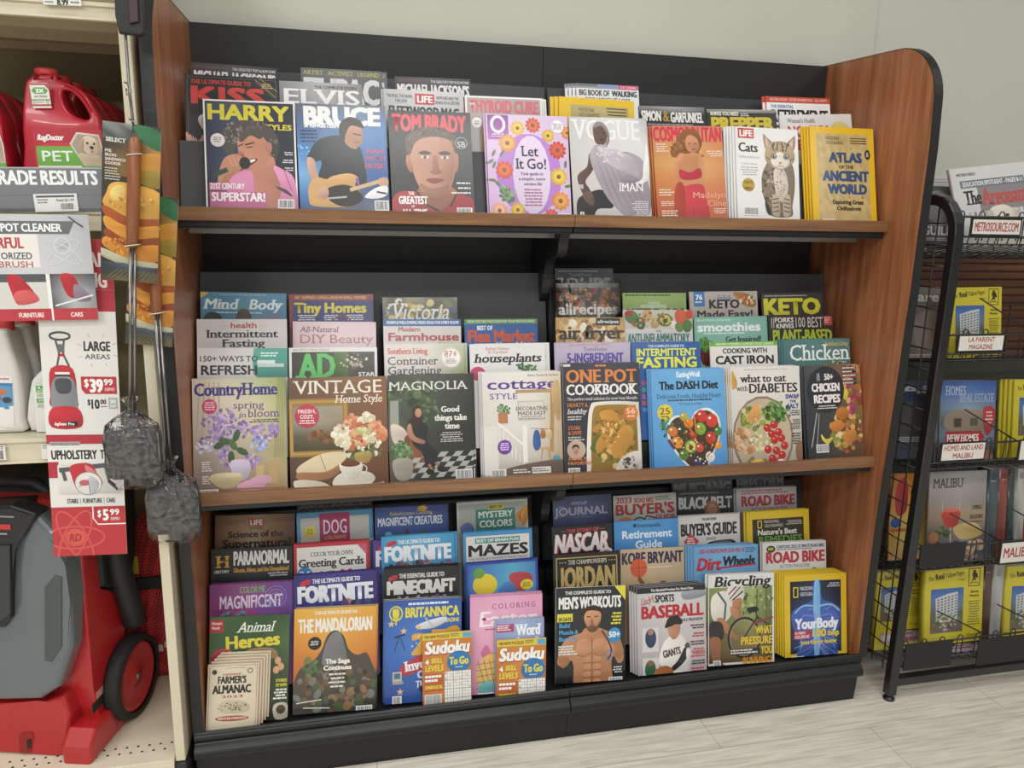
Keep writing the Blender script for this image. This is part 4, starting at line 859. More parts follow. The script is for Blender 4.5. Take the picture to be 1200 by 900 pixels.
mag('five', '2n', (649.5, 402.5), (738, 401.6), a_five, 'lilac recipe magazine with a purple title', stack=2, sd=(.002, -.001), spine='8d84b0', short='lilac recipe magazine')
def a_if2(a):
    a.r(0, 0, 100, a.H, '2c5b9c'); a.t('THE COMPLETE GUIDE TO', 24, 4, 76, 7.5, 'dce6f0', 'm'); a.t('INTERMITTENT', 7, 9, 94, 19, 'dfe04c', 'b'); a.t('FASTING', 7, 20.5, 94, 35, 'dfe04c', 'x'); a.e(52, 48, 28, 12, 'd9dbd8'); a.e(52, 50, 22, 8, 'c3c6c2')
    for k in range(5): a.t(['FAT', 'OLD', 'SLO', 'BUI', 'WEI'][k], 13, 52 + k * 9, 25, 58 + k * 9, ['d05050', '68b060', 'd06a8a', 'd05050', '5aa0d0'][k], 'b')
mag('if2', '2n', (739.6, 401), (820.4, 400), a_if2, 'royal blue magazine with two line yellow title', spine='27508a', short='royal blue magazine')
def a_cast(a):
    a.r(0, 0, 100, a.H, 'dcdad4'); a.r(0, 0, 100, 6, '6ba83e'); a.t('ONE-PAN WONDERS COMFORT FOOD CLASSICS', 8, 1.6, 94, 4.6, 'e6f2d8', 'm'); a.t('COOKING WITH', 18, 9, 84, 16, '2b2c2c', 'b'); a.t('CAST IRON', 7, 19, 94, 30.5, '242526', 'x'); a.t('Delicious', 8, 34, 42, 39, 'c0444c', 's')
    a.b([(50, 44), (60, 36), (80, 37), (96, 46), (90, 60), (56, 60)], '3a332e')
mag('cast', '2n', (832, 400.8), (910.6, 399.4), a_cast, 'cream magazine with bold black title under a green strip', spine='ccc9c2')
def a_chick(a):
    a.grid(0, 0, 100, a.H, ['4a7474 568080 4e7878', '446c6c 507878 466e6e', '5a6a50 6a7458 5c6a50']); a.t('Southern Living', 62, 3, 97, 9, 'cda85a', 's'); a.t('Chicken', 8, 7, 97, 28, 'e4e8e4', 's'); a.t('Recipes', 72, 29, 93, 33, 'dde2dc', 's'); a.t('Comfort Food', 12, 35, 56, 41, 'd3b24e', 'S'); a.t('Favorites', 22, 43, 56, 48, 'd3b24e', 's')
    a.scatter(76, 40, 18, 9, 40, 1.4, 3.6, ['6a7a3c', 'b08a4a', 'c8b070', '44583a'], 6)
mag('chick', '2n', (918.5, 398.6), (995.4, 396.8), a_chick, 'dark teal poultry cookbook magazine with thin white serif title', stack=3, sd=(-.004, 0), spine='6a8f90', short='dark teal poultry magazine')
# ---- middle shelf, front row
def a_country(a):
    a.grid(0, 0, 100, a.H, ['c9bfae d2c8b4 b9c096 8fa060', 'c4b8a8 d9cdb8 d0cba8 a8b070', 'bcb0a0 cfc3b2 c9c29e b9b488', 'a89a90 b5a898 b3a888 a09a70', '8d8078 9a8c80 a3906c b09c74', '7a6c60 96806c a58668 a88a6c'])
    for k in range(5): a.l([(8 + 5 * k, 4), (4 + 6 * k, 60)], 1.4, 'b0a494')
    for k in range(6): a.l([(92 + k * 1.5, 0), (86 + k * 2, 90)], .8, '8a8a50')
    a.t('CountryHome', 2, 5, 91, 19, '38307c', 'S'); a.t('spring', 43, 26, 76, 34, '6b4a86', 's'); a.t('in', 49, 38, 56, 44, '6b4a86', 's', shear=.2); a.t('bloom', 59, 35, 92, 44, '6b4a86', 's'); a.lines(56, 46.5, 92, 51, 2, '4a4050', 4, 'r', .6)
    a.e(18, 31, 8, 8.5, 'c23c66'); a.lines(12, 26, 24, 36, 4, 'f0c8d4', 3, 'c')
    lil = ['9d86b8', 'b49cc8', '8a70a8', 'c8b4d8', '7a6298', 'a58cc0']
    for i, (x, y, rx, ry) in enumerate(((32, 42, 11, 9), (22, 50, 12, 10), (44, 54, 12, 10), (30, 62, 11, 9), (56, 58, 10, 8), (74, 62, 13, 10), (34, 86, 8, 14), (62, 92, 9, 11), (16, 72, 9, 8), (86, 60, 6, 8))): a.scatter(x, y, rx, ry, 40, 1, 2.8, lil, i)
    a.scatter(70, 74, 9, 8, 44, 1, 2.6, ['8a92c8', 'a0a8d8', '707ab4', 'b8c0e4'], 21); a.scatter(12, 76, 9, 8, 36, 1, 2.6, ['c8c8cc', 'b0b0b4', 'dcdce0'], 22)
    for x, y, r in ((34, 70, 20), (42, 74, 60), (46, 64, 110), (28, 74, 150), (52, 82, 30), (40, 88, 90)): a.e(x, y, 7, 3.6, ['4d6a3c', '3e5832', '5c7a48'][int(x) % 3], r)
    a.b([(40, 92), (58, 92), (60, 106), (54, 114), (44, 114), (40, 104)], 'c3b6cc'); a.b([(18, 108), (50, 106), (48, 118), (36, 124), (22, 118)], 'c9b88c'); a.e(34, 108, 16, 3, 'd9ccA4'); a.r(66, 98, 75, 118, 'c2a878'); a.r(80, 95, 90, 120, 'b89c6a'); a.b([(46, 120), (60, 114), (76, 118), (70, 126), (50, 126)], 'd79ab8'); a.b([(62, 112), (80, 110), (82, 118), (64, 120)], 'cf9fb0')
    a.lines(9, 92, 20, 104, 5, 'e8e4e0', 7, 'l'); a.lines(9, 108, 20, 118, 4, 'e8e4e0', 8, 'l'); a.l([(4, 124), (98, 124)], 2, '9a7050'); a.barcode(6, 123, 26, 136)
mag('country', '2f', (221.4, 444.5), (334.5, 442.4), a_country, 'country home magazine with lilac blossoms in a jug, leftmost front of middle shelf', stack=1, sd=(-.010, 0), spine='6a5090', short='lilac blossom magazine')
def a_vintage(a):
    a.grid(0, 0, 100, a.H, ['6e4c34 7c5638 8a6440 7a5232', '5f4630 745238 7c5a3c 8a5a30', '584430 6a5440 70563c 7e5432', '5a4634 5e4e3a 6a5238 6e4a2e', '54402e 6a4c34 6e4830 6a422a', '4a3424 5e3e28 6c4228 643a24'])
    a.r(0, 22, 60, 82, '9a7a40'); a.grid(4, 30, 54, 76, ['8a8a7a 9c9888 a89c84', '8f9490 a39a88 9a8c70', '5e5c44 6c6448 605638', '3e3a28 4c442c 44391f']); a.scatter(34, 62, 16, 5, 20, 1.5, 4, ['8a5a34', '6a4a2c', 'a06a40'], 3); a.frame(1, 24, 58, 80, 2.4, 'b8934c')
    a.t('VINTAGE', 6, 3.5, 95, 17, 'e9e3d8', 's'); a.t('Home Style', 47, 19, 95, 27, 'e9e3d8', 's', shear=.15); a.e(18, 40, 12.5, 12.5, 'b83e52'); a.t('FRESH,', 9, 33, 27, 37, 'f0dcd8', 'b'); a.t('COZY,', 11, 38.5, 25, 42.5, 'f0dcd8', 'b'); a.lines(9, 44, 27, 49, 2, 'f0dcd8', 3, 'c')
    for i, (x, y, r, p) in enumerate(((52, 58, 9, 0), (66, 48, 9, 1), (78, 46, 8, 0), (70, 64, 10, 1), (84, 66, 9, 0), (60, 70, 7, 2), (90, 54, 7, 1), (76, 56, 8, 2), (52, 66, 7, 0), (94, 62, 6, 1))):
        pal = (['e3d8c0', 'efe8d8', 'd0c4a4'], ['d9936c', 'e3ab88', 'c87a54'], ['b9b87c', 'c06848', 'd8d4a0'])[p]; a.scatter(x, y, r, r * .9, 26, 1.5, 4, pal, i); a.e(x, y, r * .4, r * .35, pal[2])
    a.scatter(72, 78, 22, 8, 34, 1.5, 4, ['4e5c34', '606c40', '3c4828', 'dcd2bc'], 12); a.b([(66, 80), (82, 80), (80, 90), (68, 90)], 'a89050')
    a.b([(8, 92), (30, 80), (54, 78), (56, 86), (36, 98), (10, 100)], 'd8c6a4'); a.b([(8, 98), (36, 98), (54, 88), (54, 94), (38, 106), (10, 106)], 'a8764c'); a.l([(30, 80), (36, 97)], .7, '8a7048')
    a.b([(42, 110), (52, 100), (78, 100), (86, 108), (74, 116), (50, 116)], 'd8d0c0'); a.b([(50, 90), (72, 90), (70, 104), (60, 108), (54, 104)], 'ded8cc'); a.e(61, 91, 10, 3.2, '6a3c20'); a.ring(74, 97, 3.6, 4, 1, 'd8d0c4'); a.b([(4, 106), (30, 108), (40, 116), (10, 118)], 'cfc6b4')
    a.t('Decorating Ideas with', 53, 111, 95, 115, 'ece4d4', 's', shear=.2); a.t('RECLAIMED FINDS', 57, 116, 95, 120, 'ece4d4', 'S'); a.t('& ANTIQUES', 70, 121, 95, 125, 'ece4d4', 'S'); a.b([(0, 124), (24, 120), (52, 124), (50, 136), (0, 136)], '8a4f2c'); a.barcode(6, 120, 23, 133)
mag('vintage', '2f', (337.6, 443), (452.5, 440.6), a_vintage, 'brown toned magazine with books, roses and a teacup below a gilt framed painting', spine='4a3828')
def a_magnolia(a):
    a.grid(0, 0, 100, a.H, ['3c4238 4a5244 454a40 34362f', '4e5648 465040 3e4438 2f312c', '6a6c60 3e4438 35382f 2c2d29', '5e564c 38382f 2f302b 2b2b28', '4a4038 3a342e 302e2a 2e2d2b'])
    a.scatter(30, 20, 30, 14, 60, 2, 6, ['4a5c3e', '3a4a32', '5c6e4c', '2c3a28'], 4, .4); a.scatter(48, 44, 12, 16, 40, 1.5, 4, ['4e6444', '3a4c34', '64785a'], 5, .4); a.r(2, 30, 12, 62, '9a9c90')
    a.t('MAGNOLIA', 2, 8, 94, 18, 'dcdbd4', 's')
    a.b([(2, 60), (10, 58), (20, 66), (22, 78), (6, 80)], 'cfc0b4'); a.b([(18, 74), (34, 72), (42, 80), (42, 102), (30, 112), (22, 108)], '74442f'); a.b([(24, 76), (36, 76), (40, 104), (30, 110)], '834e36')
    for j in range(5):
        for i in range(9):
            if (i + j) % 2: a.poly([(34 + i * 9 - j * 5, 92 + j * 6), (43 + i * 9 - j * 5, 92 + j * 6), (38 + i * 9 - j * 5, 98 + j * 6), (29 + i * 9 - j * 5, 98 + j * 6)], 'a9aaa4')
    a.b([(22, 58), (30, 50), (38, 54), (46, 62), (44, 76), (48, 84), (56, 92), (54, 108), (44, 110), (38, 92), (28, 82)], '26272a'); a.b([(28, 48), (28, 40), (34, 36), (40, 42), (40, 56), (44, 64), (38, 60), (30, 62), (24, 56)], '3a2a22'); a.e(35, 45, 4, 5.4, 'b98a70'); a.b([(22, 60), (26, 58), (30, 72), (42, 78), (40, 82), (28, 78), (22, 70)], 'ad7d64'); a.l([(46, 106), (50, 114)], 3, '9a6c58'); a.l([(54, 104), (60, 112)], 3, '9a6c58'); a.b([(44, 112), (52, 114), (50, 118), (44, 118)], '1c1c1e'); a.b([(58, 108), (66, 112), (64, 116), (56, 114)], '1c1c1e')
    a.scatter(14, 90, 13, 12, 70, 1.2, 3.4, ['5a7a4c', '6e9060', '44603a', '86a476'], 8, .4); a.b([(4, 100), (26, 100), (24, 122), (8, 122)], '9c978c')
    a.t('Good', 62, 38, 84, 45, 'e9e6e0', 'S'); a.t('things take', 54, 48, 93, 55, 'e9e6e0', 'S'); a.t('time', 66, 58, 84, 65, 'e9e6e0', 'S'); a.lines(60, 69, 88, 82, 5, 'c8c5be', 4, 'c', .4); a.barcode(78, 114, 98, 127); a.lines(14, 126, 70, 130, 1, 'c8c5be', 4)
mag('magnolia', '2f', (454, 440), (552.4, 438), a_magnolia, 'dark magazine with a seated long haired woman in black in a leafy room', stack=1, sd=(.008, -.002), spine='3a3c38', short='dark leafy room magazine')
def a_cottage(a):
    a.grid(0, 0, 100, a.H, ['dedcd8 e4e2de e2e0da d8cdb8', 'd8d4ce e0ddd8 dedad2 c8b494', 'd4cfc6 dcd8d2 d9d4cc bea884', 'ccc6bc d0cac2 c8c0b4 b09c80', 'a39a90 9c948c 948c84 8f8478'])
    a.t('Better Homes & Gardens', 58, 2.5, 97, 5.5, '5a5460', 's'); a.t('cottage', 6, 8, 96, 21, '64408f', 'S'); a.t('STYLE', 9, 26, 44, 33, '64408f', 's')
    a.r(42, 22, 90, 26, 'b29468'); a.l([(89, 22), (86, 100)], 5, 'a9875a'); a.b([(88, 18), (98, 14), (98, 60), (90, 50)], 'b99c6c'); a.scatter(26, 46, 8, 6, 30, 1, 2.6, ['6a8a5c', '86a476', '4e6c44'], 3); a.r(19, 50, 31, 63, 'ba7a54'); a.r(44, 36, 78, 60, 'd6d2ca'); a.frame(44, 36, 78, 60, 1.2, 'c0b8a8'); a.t('DECORATING', 42, 43, 82, 47.5, '3a3838', 's'); a.t('MADE EASY', 44, 49, 80, 53.5, '3a3838', 's'); a.lines(44, 55, 80, 60, 2, '7a7672', 4, 'c', .4)
    a.r(0, 66, 18, 126, 'dddad4')
    for k in range(7): a.l([(20 + 5 * k, 66 + 7 * k), (20 + 5 * k, 96 + 3 * k)], 1.2, 'e9e7e3')
    a.l([(18, 62), (52, 92)], 2.6, 'ece9e5'); a.r(49, 66, 55, 112, 'e8e6e2'); a.l([(60, 70), (88, 72)], .6, '7a6a5c')
    a.b([(64, 74), (70, 74), (72, 92), (66, 98), (62, 90)], '3c5f96'); a.b([(73, 72), (78, 74), (78, 82), (72, 82)], 'a9744c'); a.b([(81, 72), (86, 74), (86, 84), (80, 82)], 'd2b688'); a.r(72, 94, 84, 97, 'c89c68'); a.l([(74, 97), (72, 110)], 1.2, 'b98a58'); a.l([(82, 97), (84, 110)], 1.2, 'b98a58'); a.b([(88, 106), (96, 106), (96, 118), (86, 118)], '4f8f9c'); a.e(26, 92, 9, 9, '7340a0'); a.lines(20, 87, 32, 97, 4, 'e4d4f0', 3, 'c')
    a.b([(30, 118), (100, 110), (100, 130), (30, 130)], '6a5a50'); a.lines(36, 120, 58, 126, 2, 'e8e4e0', 4); a.r(60, 118, 84, 126, 'dcd8d0'); a.lines(61, 120, 82, 125, 2, '6a6460', 4); a.barcode(8, 119, 27, 131)
mag('cottage', '2f', (564.5, 437), (656.5, 435), a_cottage, 'white cottage magazine with a purple title and a white staircase', stack=2, sd=(-.0035, 0), spine='c9c0cc', short='white staircase magazine')
def a_onepot(a):
    a.grid(0, 0, 100, a.H, ['3a3a44 40404a 3a3a44', '35353f 3b3b45 363640', '30303a 34343e 30303a']); a.r(1, 1, 10, 4, 'd8d4cc'); a.lines(42, 2, 60, 6, 1, 'd08a4a', 3, 'l', .6); a.t('ONE POT', 4, 8, 96, 24, 'd98548', 'S'); a.t('COOKBOOK', 4, 26, 96, 39, 'e9e6e2', 'S'); a.t('The perfect meal solution for your busy lifestyle', 5, 42, 96, 45.5, 'd8d5d0', 's')
    a.b([(34, 54), (44, 48), (92, 49), (98, 58), (100, 128), (94, 138), (34, 138), (28, 128), (30, 80)], 'd9d4c8'); a.b([(38, 58), (48, 52), (88, 53), (94, 60), (95, 122), (88, 134), (38, 134), (34, 124), (35, 84)], '8f7034'); a.scatter(64, 94, 27, 37, 130, 2, 6, ['b5843c', 'c89a50', '9a6a2c', '7a7a30', 'd6b46c', '6a5a24', 'a87838', '5a6a2c'], 5)
    for p in ([(46, 62), (62, 58), (70, 70), (58, 96), (44, 112), (40, 100), (52, 80)], [(70, 84), (84, 78), (90, 92), (78, 112), (64, 118), (60, 106)]): a.b(p, 'bf8c40'); a.scatter(sum(q[0] for q in p) / 7, sum(q[1] for q in p) / 7, 8, 14, 26, 1, 3, ['d8ac60', 'a8742e', 'e0bc78', '8a5a20'], 8)
    a.e(87, 63, 9.5, 9.5, 'd07a3c'); a.t('56', 81, 57, 93, 63.5, 'f0dcc8', 's'); a.lines(81, 66, 93, 69, 1, 'f0dcc8', 3, 'c')
    a.t('HEARTY &', 5, 49, 31, 53.5, 'd98548', 's'); a.t('healthy', 5, 56, 29, 62, 'e6e2dc', 's', shear=.2); a.lines(5, 65, 28, 71, 2, 'cfccc6', 3); a.t('STORE', 5, 77, 21, 81.5, 'd98548', 's'); a.t('& SAVE', 5, 83, 22, 87.5, 'd98548', 's'); a.lines(5, 90, 26, 96, 2, 'cfccc6', 4)
    a.e(15, 106, 12, 12, 'b9a494'); face(a, 14, 106, 9, 11, 'b98a70', '3a2a24'); a.t('FAMILY', 5, 115, 28, 119, 'd98548', 'b'); a.t('FAVORITES', 4, 120.5, 34, 124.5, 'd98548', 'b'); a.b([(66, 128), (80, 114), (98, 112), (100, 140), (70, 140)], 'cfc9c0'); a.scatter(86, 126, 10, 9, 22, 1.4, 3, ['4a4844', '8f8a80', 'a9a49a'], 6); a.barcode(4, 128, 19, 141)
mag('onepot', '2f', (659, 426), (749, 424.7), a_onepot, 'charcoal cookbook magazine with a dish of roast chicken', stack=1, sd=(-.004, 0), spine='b8b4ae', short='charcoal roast chicken cookbook')
def a_dash(a):
    a.grid(0, 0, 100, a.H, ['6aa8d8 72aedc 6ca8d8', '62a2d6 6caadb 62a2d6', '5c9cd2 66a4d8 5c9cd2', '5292ca 5a9ad0 5090c8']); a.t('EatingWell', 34, 3, 66, 10, 'e2eef6', 'b'); a.t('The DASH Diet', 10, 15, 91, 25.5, '23282e', 'x'); a.t('Delicious Foods, Healthy Heart', 7, 31, 94, 36.5, '37506c', 's'); a.lines(12, 38, 90, 41, 1, '3c5068', 3, 'c', .7); a.t('The Science of Salt', 36, 42.5, 67, 45, '3c5068', 'm')
    a.e(17, 54, 10.5, 10.5, 'e0c43c'); a.t('25', 10, 48, 23.5, 56, '2c4a58', 's'); a.lines(10, 58, 24, 61, 1, '5a5a30', 3, 'c')
    hrt = [(18, 76), (24, 62), (36, 58), (50, 66), (58, 54), (76, 50), (90, 62), (92, 82), (84, 104), (70, 128), (60, 134), (44, 122), (26, 100)]
    a.b(hrt, 'dcdcd8'); cx, cy = 56, 88; a.b([(cx + (x - cx) * .92, cy + (y - cy) * .92) for x, y in hrt], '4a3a2c')
    a.scatter(18, 72, 9, 11, 30, 1.4, 3.6, ['4c7a4a', '6a9a5c', '3c6440'], 4, .4)
    for x, y, r, c in ((66, 60, 8, 'c23a30'), (80, 66, 9, 'cc4034'), (78, 88, 8, 'c03a30'), (64, 76, 8, '7aa83a'), (62, 100, 6, 'c84a34'), (32, 92, 8, 'd99038'), (50, 98, 9, '6a8a3c'), (38, 78, 8, '3a4028'), (26, 78, 7, 'c8743c'), (48, 68, 7, 'd8802c'), (42, 60, 6, 'a8a448'), (88, 80, 6, '4a7a34'), (76, 112, 7, 'e0dcd0'), (58, 118, 6, '4c3a68'), (68, 122, 5, '34304c'), (88, 98, 5, 'd88c34'), (40, 108, 7, '5c7c30'), (54, 84, 5, 'b4342c')): a.e(x, y, r, r * .92, c, x); a.e(x - r * .3, y - r * .35, r * .22, r * .18, 'f0e8dc')
    a.e(50, 98, 6.5, 7, 'c8c060', 20); a.e(50, 99, 3, 3.4, '6a4426'); a.l([(44, 64), (58, 92)], 2.4, 'c86c28'); a.l([(56, 58), (58, 78)], 2.2, 'd87a30'); a.l([(20, 88), (28, 100)], 4, '6a3a5a'); a.scatter(58, 96, 30, 24, 50, .8, 2, ['c84a34', '5c8a3c', 'd8a04a', '3c5a2c', 'e0d8c0'], 6); a.barcode(10, 124, 28, 138)
mag('dash', '2f', (762.7, 433.7), (848.4, 431.4), a_dash, 'sky blue diet magazine with a heart shaped bowl of vegetables', stack=2, sd=(-.003, 0), spine='7aaad0', short='sky blue heart bowl magazine')
def a_diab(a):
    a.grid(0, 0, 100, a.H, ['dddad5 e2dfda ddd9d3', 'd4d0c9 dcd8d1 d4cfc7', 'c9c4bc d0cac2 bab3a9', 'a9a199 b0a89f a0978d']); a.lines(10, 3, 92, 5, 1, 'a8a29a', 3, 'c'); a.t('what to eat', 14, 10, 80, 20, '2e2c2b', 'S'); a.t('with', 8, 24, 24, 31, '2e2c2b', 's'); a.t('DIABETES', 26, 22, 96, 34, '2e2c2b', 'S'); a.b([(2, 4), (8, 14), (9, 24), (2, 28)], 'c89c4a')
    a.e(44, 92, 44, 54, '8a7460'); a.e(44, 91, 41, 50, 'b8a890'); a.scatter(36, 66, 24, 16, 60, 2, 5, ['8fa048', 'b9b470', '6a8438', 'd0b880', '5a7430'], 3); a.scatter(66, 60, 18, 14, 70, 1.6, 4, ['3f6a2c', '54803a', '6c964c', '2e5222'], 4, .5); a.scatter(18, 96, 18, 16, 40, 2, 5, ['c89a68', 'b07c4c', 'd8b088', '9a6a3c'], 5, .3); a.scatter(42, 96, 16, 14, 50, 1.2, 3, ['b8b878', 'd4cc98', '8aa050', 'dcd8b8'], 6); a.scatter(40, 126, 22, 9, 30, 2, 4, ['6a5a2c', '8a7a3c', '4a5a24'], 7)
    a.b([(30, 52), (38, 48), (40, 66), (32, 70), (20, 70)], 'd8a060'); a.scatter(30, 66, 7, 5, 14, 1, 2, ['c88a48', 'e0b478'], 9)
    for x, y in ((50, 80), (60, 76), (66, 86), (56, 88), (70, 94), (60, 96), (50, 108), (62, 110), (70, 116), (56, 120), (66, 124), (74, 104)): a.e(x, y, 5.4, 5.2, 'b32e2c'); a.e(x - 1.4, y - 1.8, 1.3, .9, 'e8a8a0')
    a.b([(24, 124), (38, 120), (44, 126), (32, 134), (24, 130)], 'd9b84c'); a.t('SWAP', 78, 37, 98, 43, '3a4690', 'b'); a.t('THE', 84, 44.5, 93, 48, '3a4690', 'b'); a.t('SALT', 80, 49.5, 97, 55.5, '3a4690', 'b'); a.lines(82, 58, 98, 66, 3, '4a4640', 3, 'r'); a.lines(84, 70, 98, 84, 5, '4a4640', 4, 'r'); a.lines(84, 88, 98, 104, 5, '4a4640', 5, 'r'); a.e(96, 112, 6, 14, '8a6450'); a.e(68, 130, 7, 9, 'dcd8d0'); a.lines(63, 124, 73, 134, 4, '8a8680', 3, 'c'); a.barcode(76, 124, 97, 138)
mag('diab', '2f', (855.4, 430.6), (936.5, 428.7), a_diab, 'white food magazine with a big salad plate and cherry tomatoes', stack=3, sd=(-.0035, 0), spine='d2cec8', short='white salad plate magazine')
def a_chk50(a):
    a.grid(0, 0, 100, a.H, ['4a4c50 6a5a50 9a6a50', '3c4046 54504c a07050', '34383e 4a4844 8a6848', '2e3238 44423e 70583c', '3a3a3c 504840 6a5038']); a.scatter(84, 40, 16, 46, 60, 2, 6, ['b9683c', 'c8845a', '8a4a2c', 'd8a878', 'a03a60', '6a7a34'], 4); a.scatter(70, 104, 26, 34, 110, 2, 6.5, ['b0743a', 'c88a4a', '8a5228', 'd6a866', '6a3c1c', 'b85a3c', 'c0506c', '6a8a3c', 'e0c898'], 5)
    a.b([(52, 74), (64, 66), (74, 74), (72, 84), (58, 86)], 'b87438'); a.b([(40, 92), (58, 88), (66, 96), (56, 106), (42, 102)], 'bf7c3c'); a.b([(62, 110), (84, 104), (86, 118), (70, 128)], 'c48444'); a.b([(60, 42), (68, 34), (76, 44), (70, 56)], 'd3c24c'); a.b([(24, 108), (32, 116), (44, 114), (36, 124), (26, 118)], 'd8c84c'); a.b([(78, 66), (86, 62), (84, 80), (78, 78)], 'a84478'); a.scatter(58, 122, 12, 10, 30, 1, 2.4, ['6f9a48', '8cb45c', '4f7a34'], 6, .4)
    a.e(36, 38, 33, 37, '2c2f36'); a.l([(22, 12), (22, 24)], 1, 'd8d4cc'); a.l([(25, 12), (25, 24)], 1, 'd8d4cc'); a.t('50+', 34, 13, 50, 23, 'e6e2dc', 'b'); a.t('CHICKEN', 11, 28, 61, 41, 'eae6e0', 'x'); a.t('RECIPES', 14, 46, 61, 59, 'eae6e0', 'x'); a.lines(18, 63, 56, 70, 2, 'cfccc6', 4, 'c')
    for k in range(5): a.r(66, 3 + 6 * k, 92, 7 + 6 * k, '3a3438'); a.lines(67, 4 + 6 * k, 91, 6.4 + 6 * k, 1, 'e0dcd8', k, 'l', .9)
    a.l([(18, 74), (6, 128)], 1.4, 'b9b9b6'); a.l([(22, 76), (16, 124)], 1.2, 'a9a9a6'); a.barcode(14, 124, 36, 137)
mag('chk50', '2f', (942.3, 429.3), (1010.6, 426.6), a_chk50, 'chicken recipe magazine with a big dark oval over charred meat, rightmost front', stack=1, sd=(-.006, 0), spine='4c4e50', short='dark oval chicken recipe magazine')

# ---- bottom shelf, back rows
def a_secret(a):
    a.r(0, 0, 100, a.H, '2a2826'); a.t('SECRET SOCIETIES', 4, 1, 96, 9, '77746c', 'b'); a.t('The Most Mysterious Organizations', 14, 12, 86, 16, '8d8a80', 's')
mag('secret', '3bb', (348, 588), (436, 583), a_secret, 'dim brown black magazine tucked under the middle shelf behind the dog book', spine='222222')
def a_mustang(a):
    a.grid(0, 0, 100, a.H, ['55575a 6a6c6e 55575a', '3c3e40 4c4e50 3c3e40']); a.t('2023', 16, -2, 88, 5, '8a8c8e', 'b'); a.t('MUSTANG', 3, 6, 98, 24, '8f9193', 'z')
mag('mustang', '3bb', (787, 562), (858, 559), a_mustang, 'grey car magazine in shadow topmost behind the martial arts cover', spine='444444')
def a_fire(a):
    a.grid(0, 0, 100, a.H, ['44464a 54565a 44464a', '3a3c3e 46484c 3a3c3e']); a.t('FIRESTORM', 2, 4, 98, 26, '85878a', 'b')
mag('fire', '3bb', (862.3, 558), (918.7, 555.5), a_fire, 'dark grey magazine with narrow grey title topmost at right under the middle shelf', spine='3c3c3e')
def a_science(a):
    a.grid(0, 0, 100, a.H, ['5a3f28 8a6a48 a08468 7a5a3a 4a3420', '6a4828 a88450 c8b090 9a7040 5a3c20', '54381e 8a6230 b08a58 80582c 4a3018']); a.r(42, 5, 61, 15, 'b23a34'); a.t('LIFE', 43.6, 6.6, 59.4, 13.4, 'eceae6', 'x'); a.t('EXPLORES', 43, 16.5, 60, 18.8, '2c2018', 'm'); a.t('Science of the', 16, 21, 86, 29.5, '2a2018', 'x'); a.t('Supernatural', 9, 31.5, 95, 42.5, '241c16', 'x')
mag('science', '3b', (252, 604.5), (345.6, 601.6), a_science, 'glowing brown magazine with small red logo box at upper left of bottom shelf', spine='4a3622')
def a_dog(a):
    a.r(0, 0, 100, a.H, '4d93bd'); a.r(5, 7, 96, a.H, 'c2c0bc')
    for k in range(9): a.ring(16, 40, 4 + 4 * k, 5 + 4 * k, .5, 'a5a3a0'); a.l([(70, 40), (70 + 28 * math.cos(.5 * k), 22 + 24 * math.sin(.7 * k))], .5, 'a5a3a0')
    a.e(17, 26, 8, 8, 'd8c84c'); a.t('32', 13, 22, 21, 29, '8a7a20', 's'); a.r(30, 2, 70, 40, 'a32e62'); a.t('DOG', 35, 11, 66, 30, 'e6d6dc', 's'); a.t('COLORING', 36, 33, 65, 37.5, 'd8c04c', 's'); a.r(0, 41, 100, 43, 'e0e0de')
mag('dog', '3b', (347.3, 602), (435.2, 596.4), a_dog, 'blue edged coloring book with magenta dog title panel', stack=1, sd=(.004, -.001), spine='4d93bd', name='coloring_book', cat='coloring book', short='blue edged dog coloring book')
def a_kale(a):
    a.grid(0, 0, 100, a.H, ['3a4a88 465aa0 3a4a88', '3c5c9c 4a74b4 3c60a0', '4a86b8 62a2cc 4a8abc']); a.t('Kaleidoscope Coloring', 21, 6.5, 80, 11.5, 'c8bc70', 's'); a.t('MAGNIFICENT CREATURES', 4, 14.5, 94, 26, 'dde6f0', 'm'); a.e(66, 4, 7, 4, 'cfa83c'); a.b([(40, 44), (44, 30), (48, 44)], '6a3a4a'); a.b([(64, 44), (66, 32), (72, 44)], '3a6a3c'); a.e(18, 38, 5, 4, '7ac0d8')
mag('kale', '3b', (439, 595.5), (523, 591), a_kale, 'deep blue coloring book with thin pale lettering at top middle of bottom shelf', stack=1, sd=(.006, -.002), spine='3a4a88', name='coloring_book', cat='coloring book', short='deep blue creature coloring book')
def a_mystery(a):
    a.r(0, 0, 100, a.H, 'aeb3ac'); a.frame(0, 0, 100, a.H, 2.5, 'c9cbc6')
    for k in range(7): a.b([(76 + k * 3, 30 - 2 * k), (90 + k * 2, 14 - k), (101, 10 + 3 * k), (92, 26 + 2 * k)], ['c88a3c', 'b0702c', 'd8a04c'][k % 3])
    a.r(26, 11, 82, 40, '3f8475'); a.r(44, 5, 66, 12, 'd8c04a'); a.t('BEST OF', 46, 6.6, 64, 10.6, '2c3a30', 'b'); a.t('MYSTERY', 30, 14, 79, 23, 'dfe8e2', 'b'); a.t('COLORS', 31, 26.5, 78, 36, 'dfe8e2', 'b'); a.b([(4, 34), (16, 28), (24, 40), (10, 46)], '5a6aa0')
mag('mystery', '3b', (535, 589.5), (617.5, 584.4), a_mystery, 'pale coloring book with a teal title panel and orange feathers', stack=1, sd=(.003, -.001), spine='c0c4be', name='coloring_book', cat='coloring book', short='teal panel coloring book')
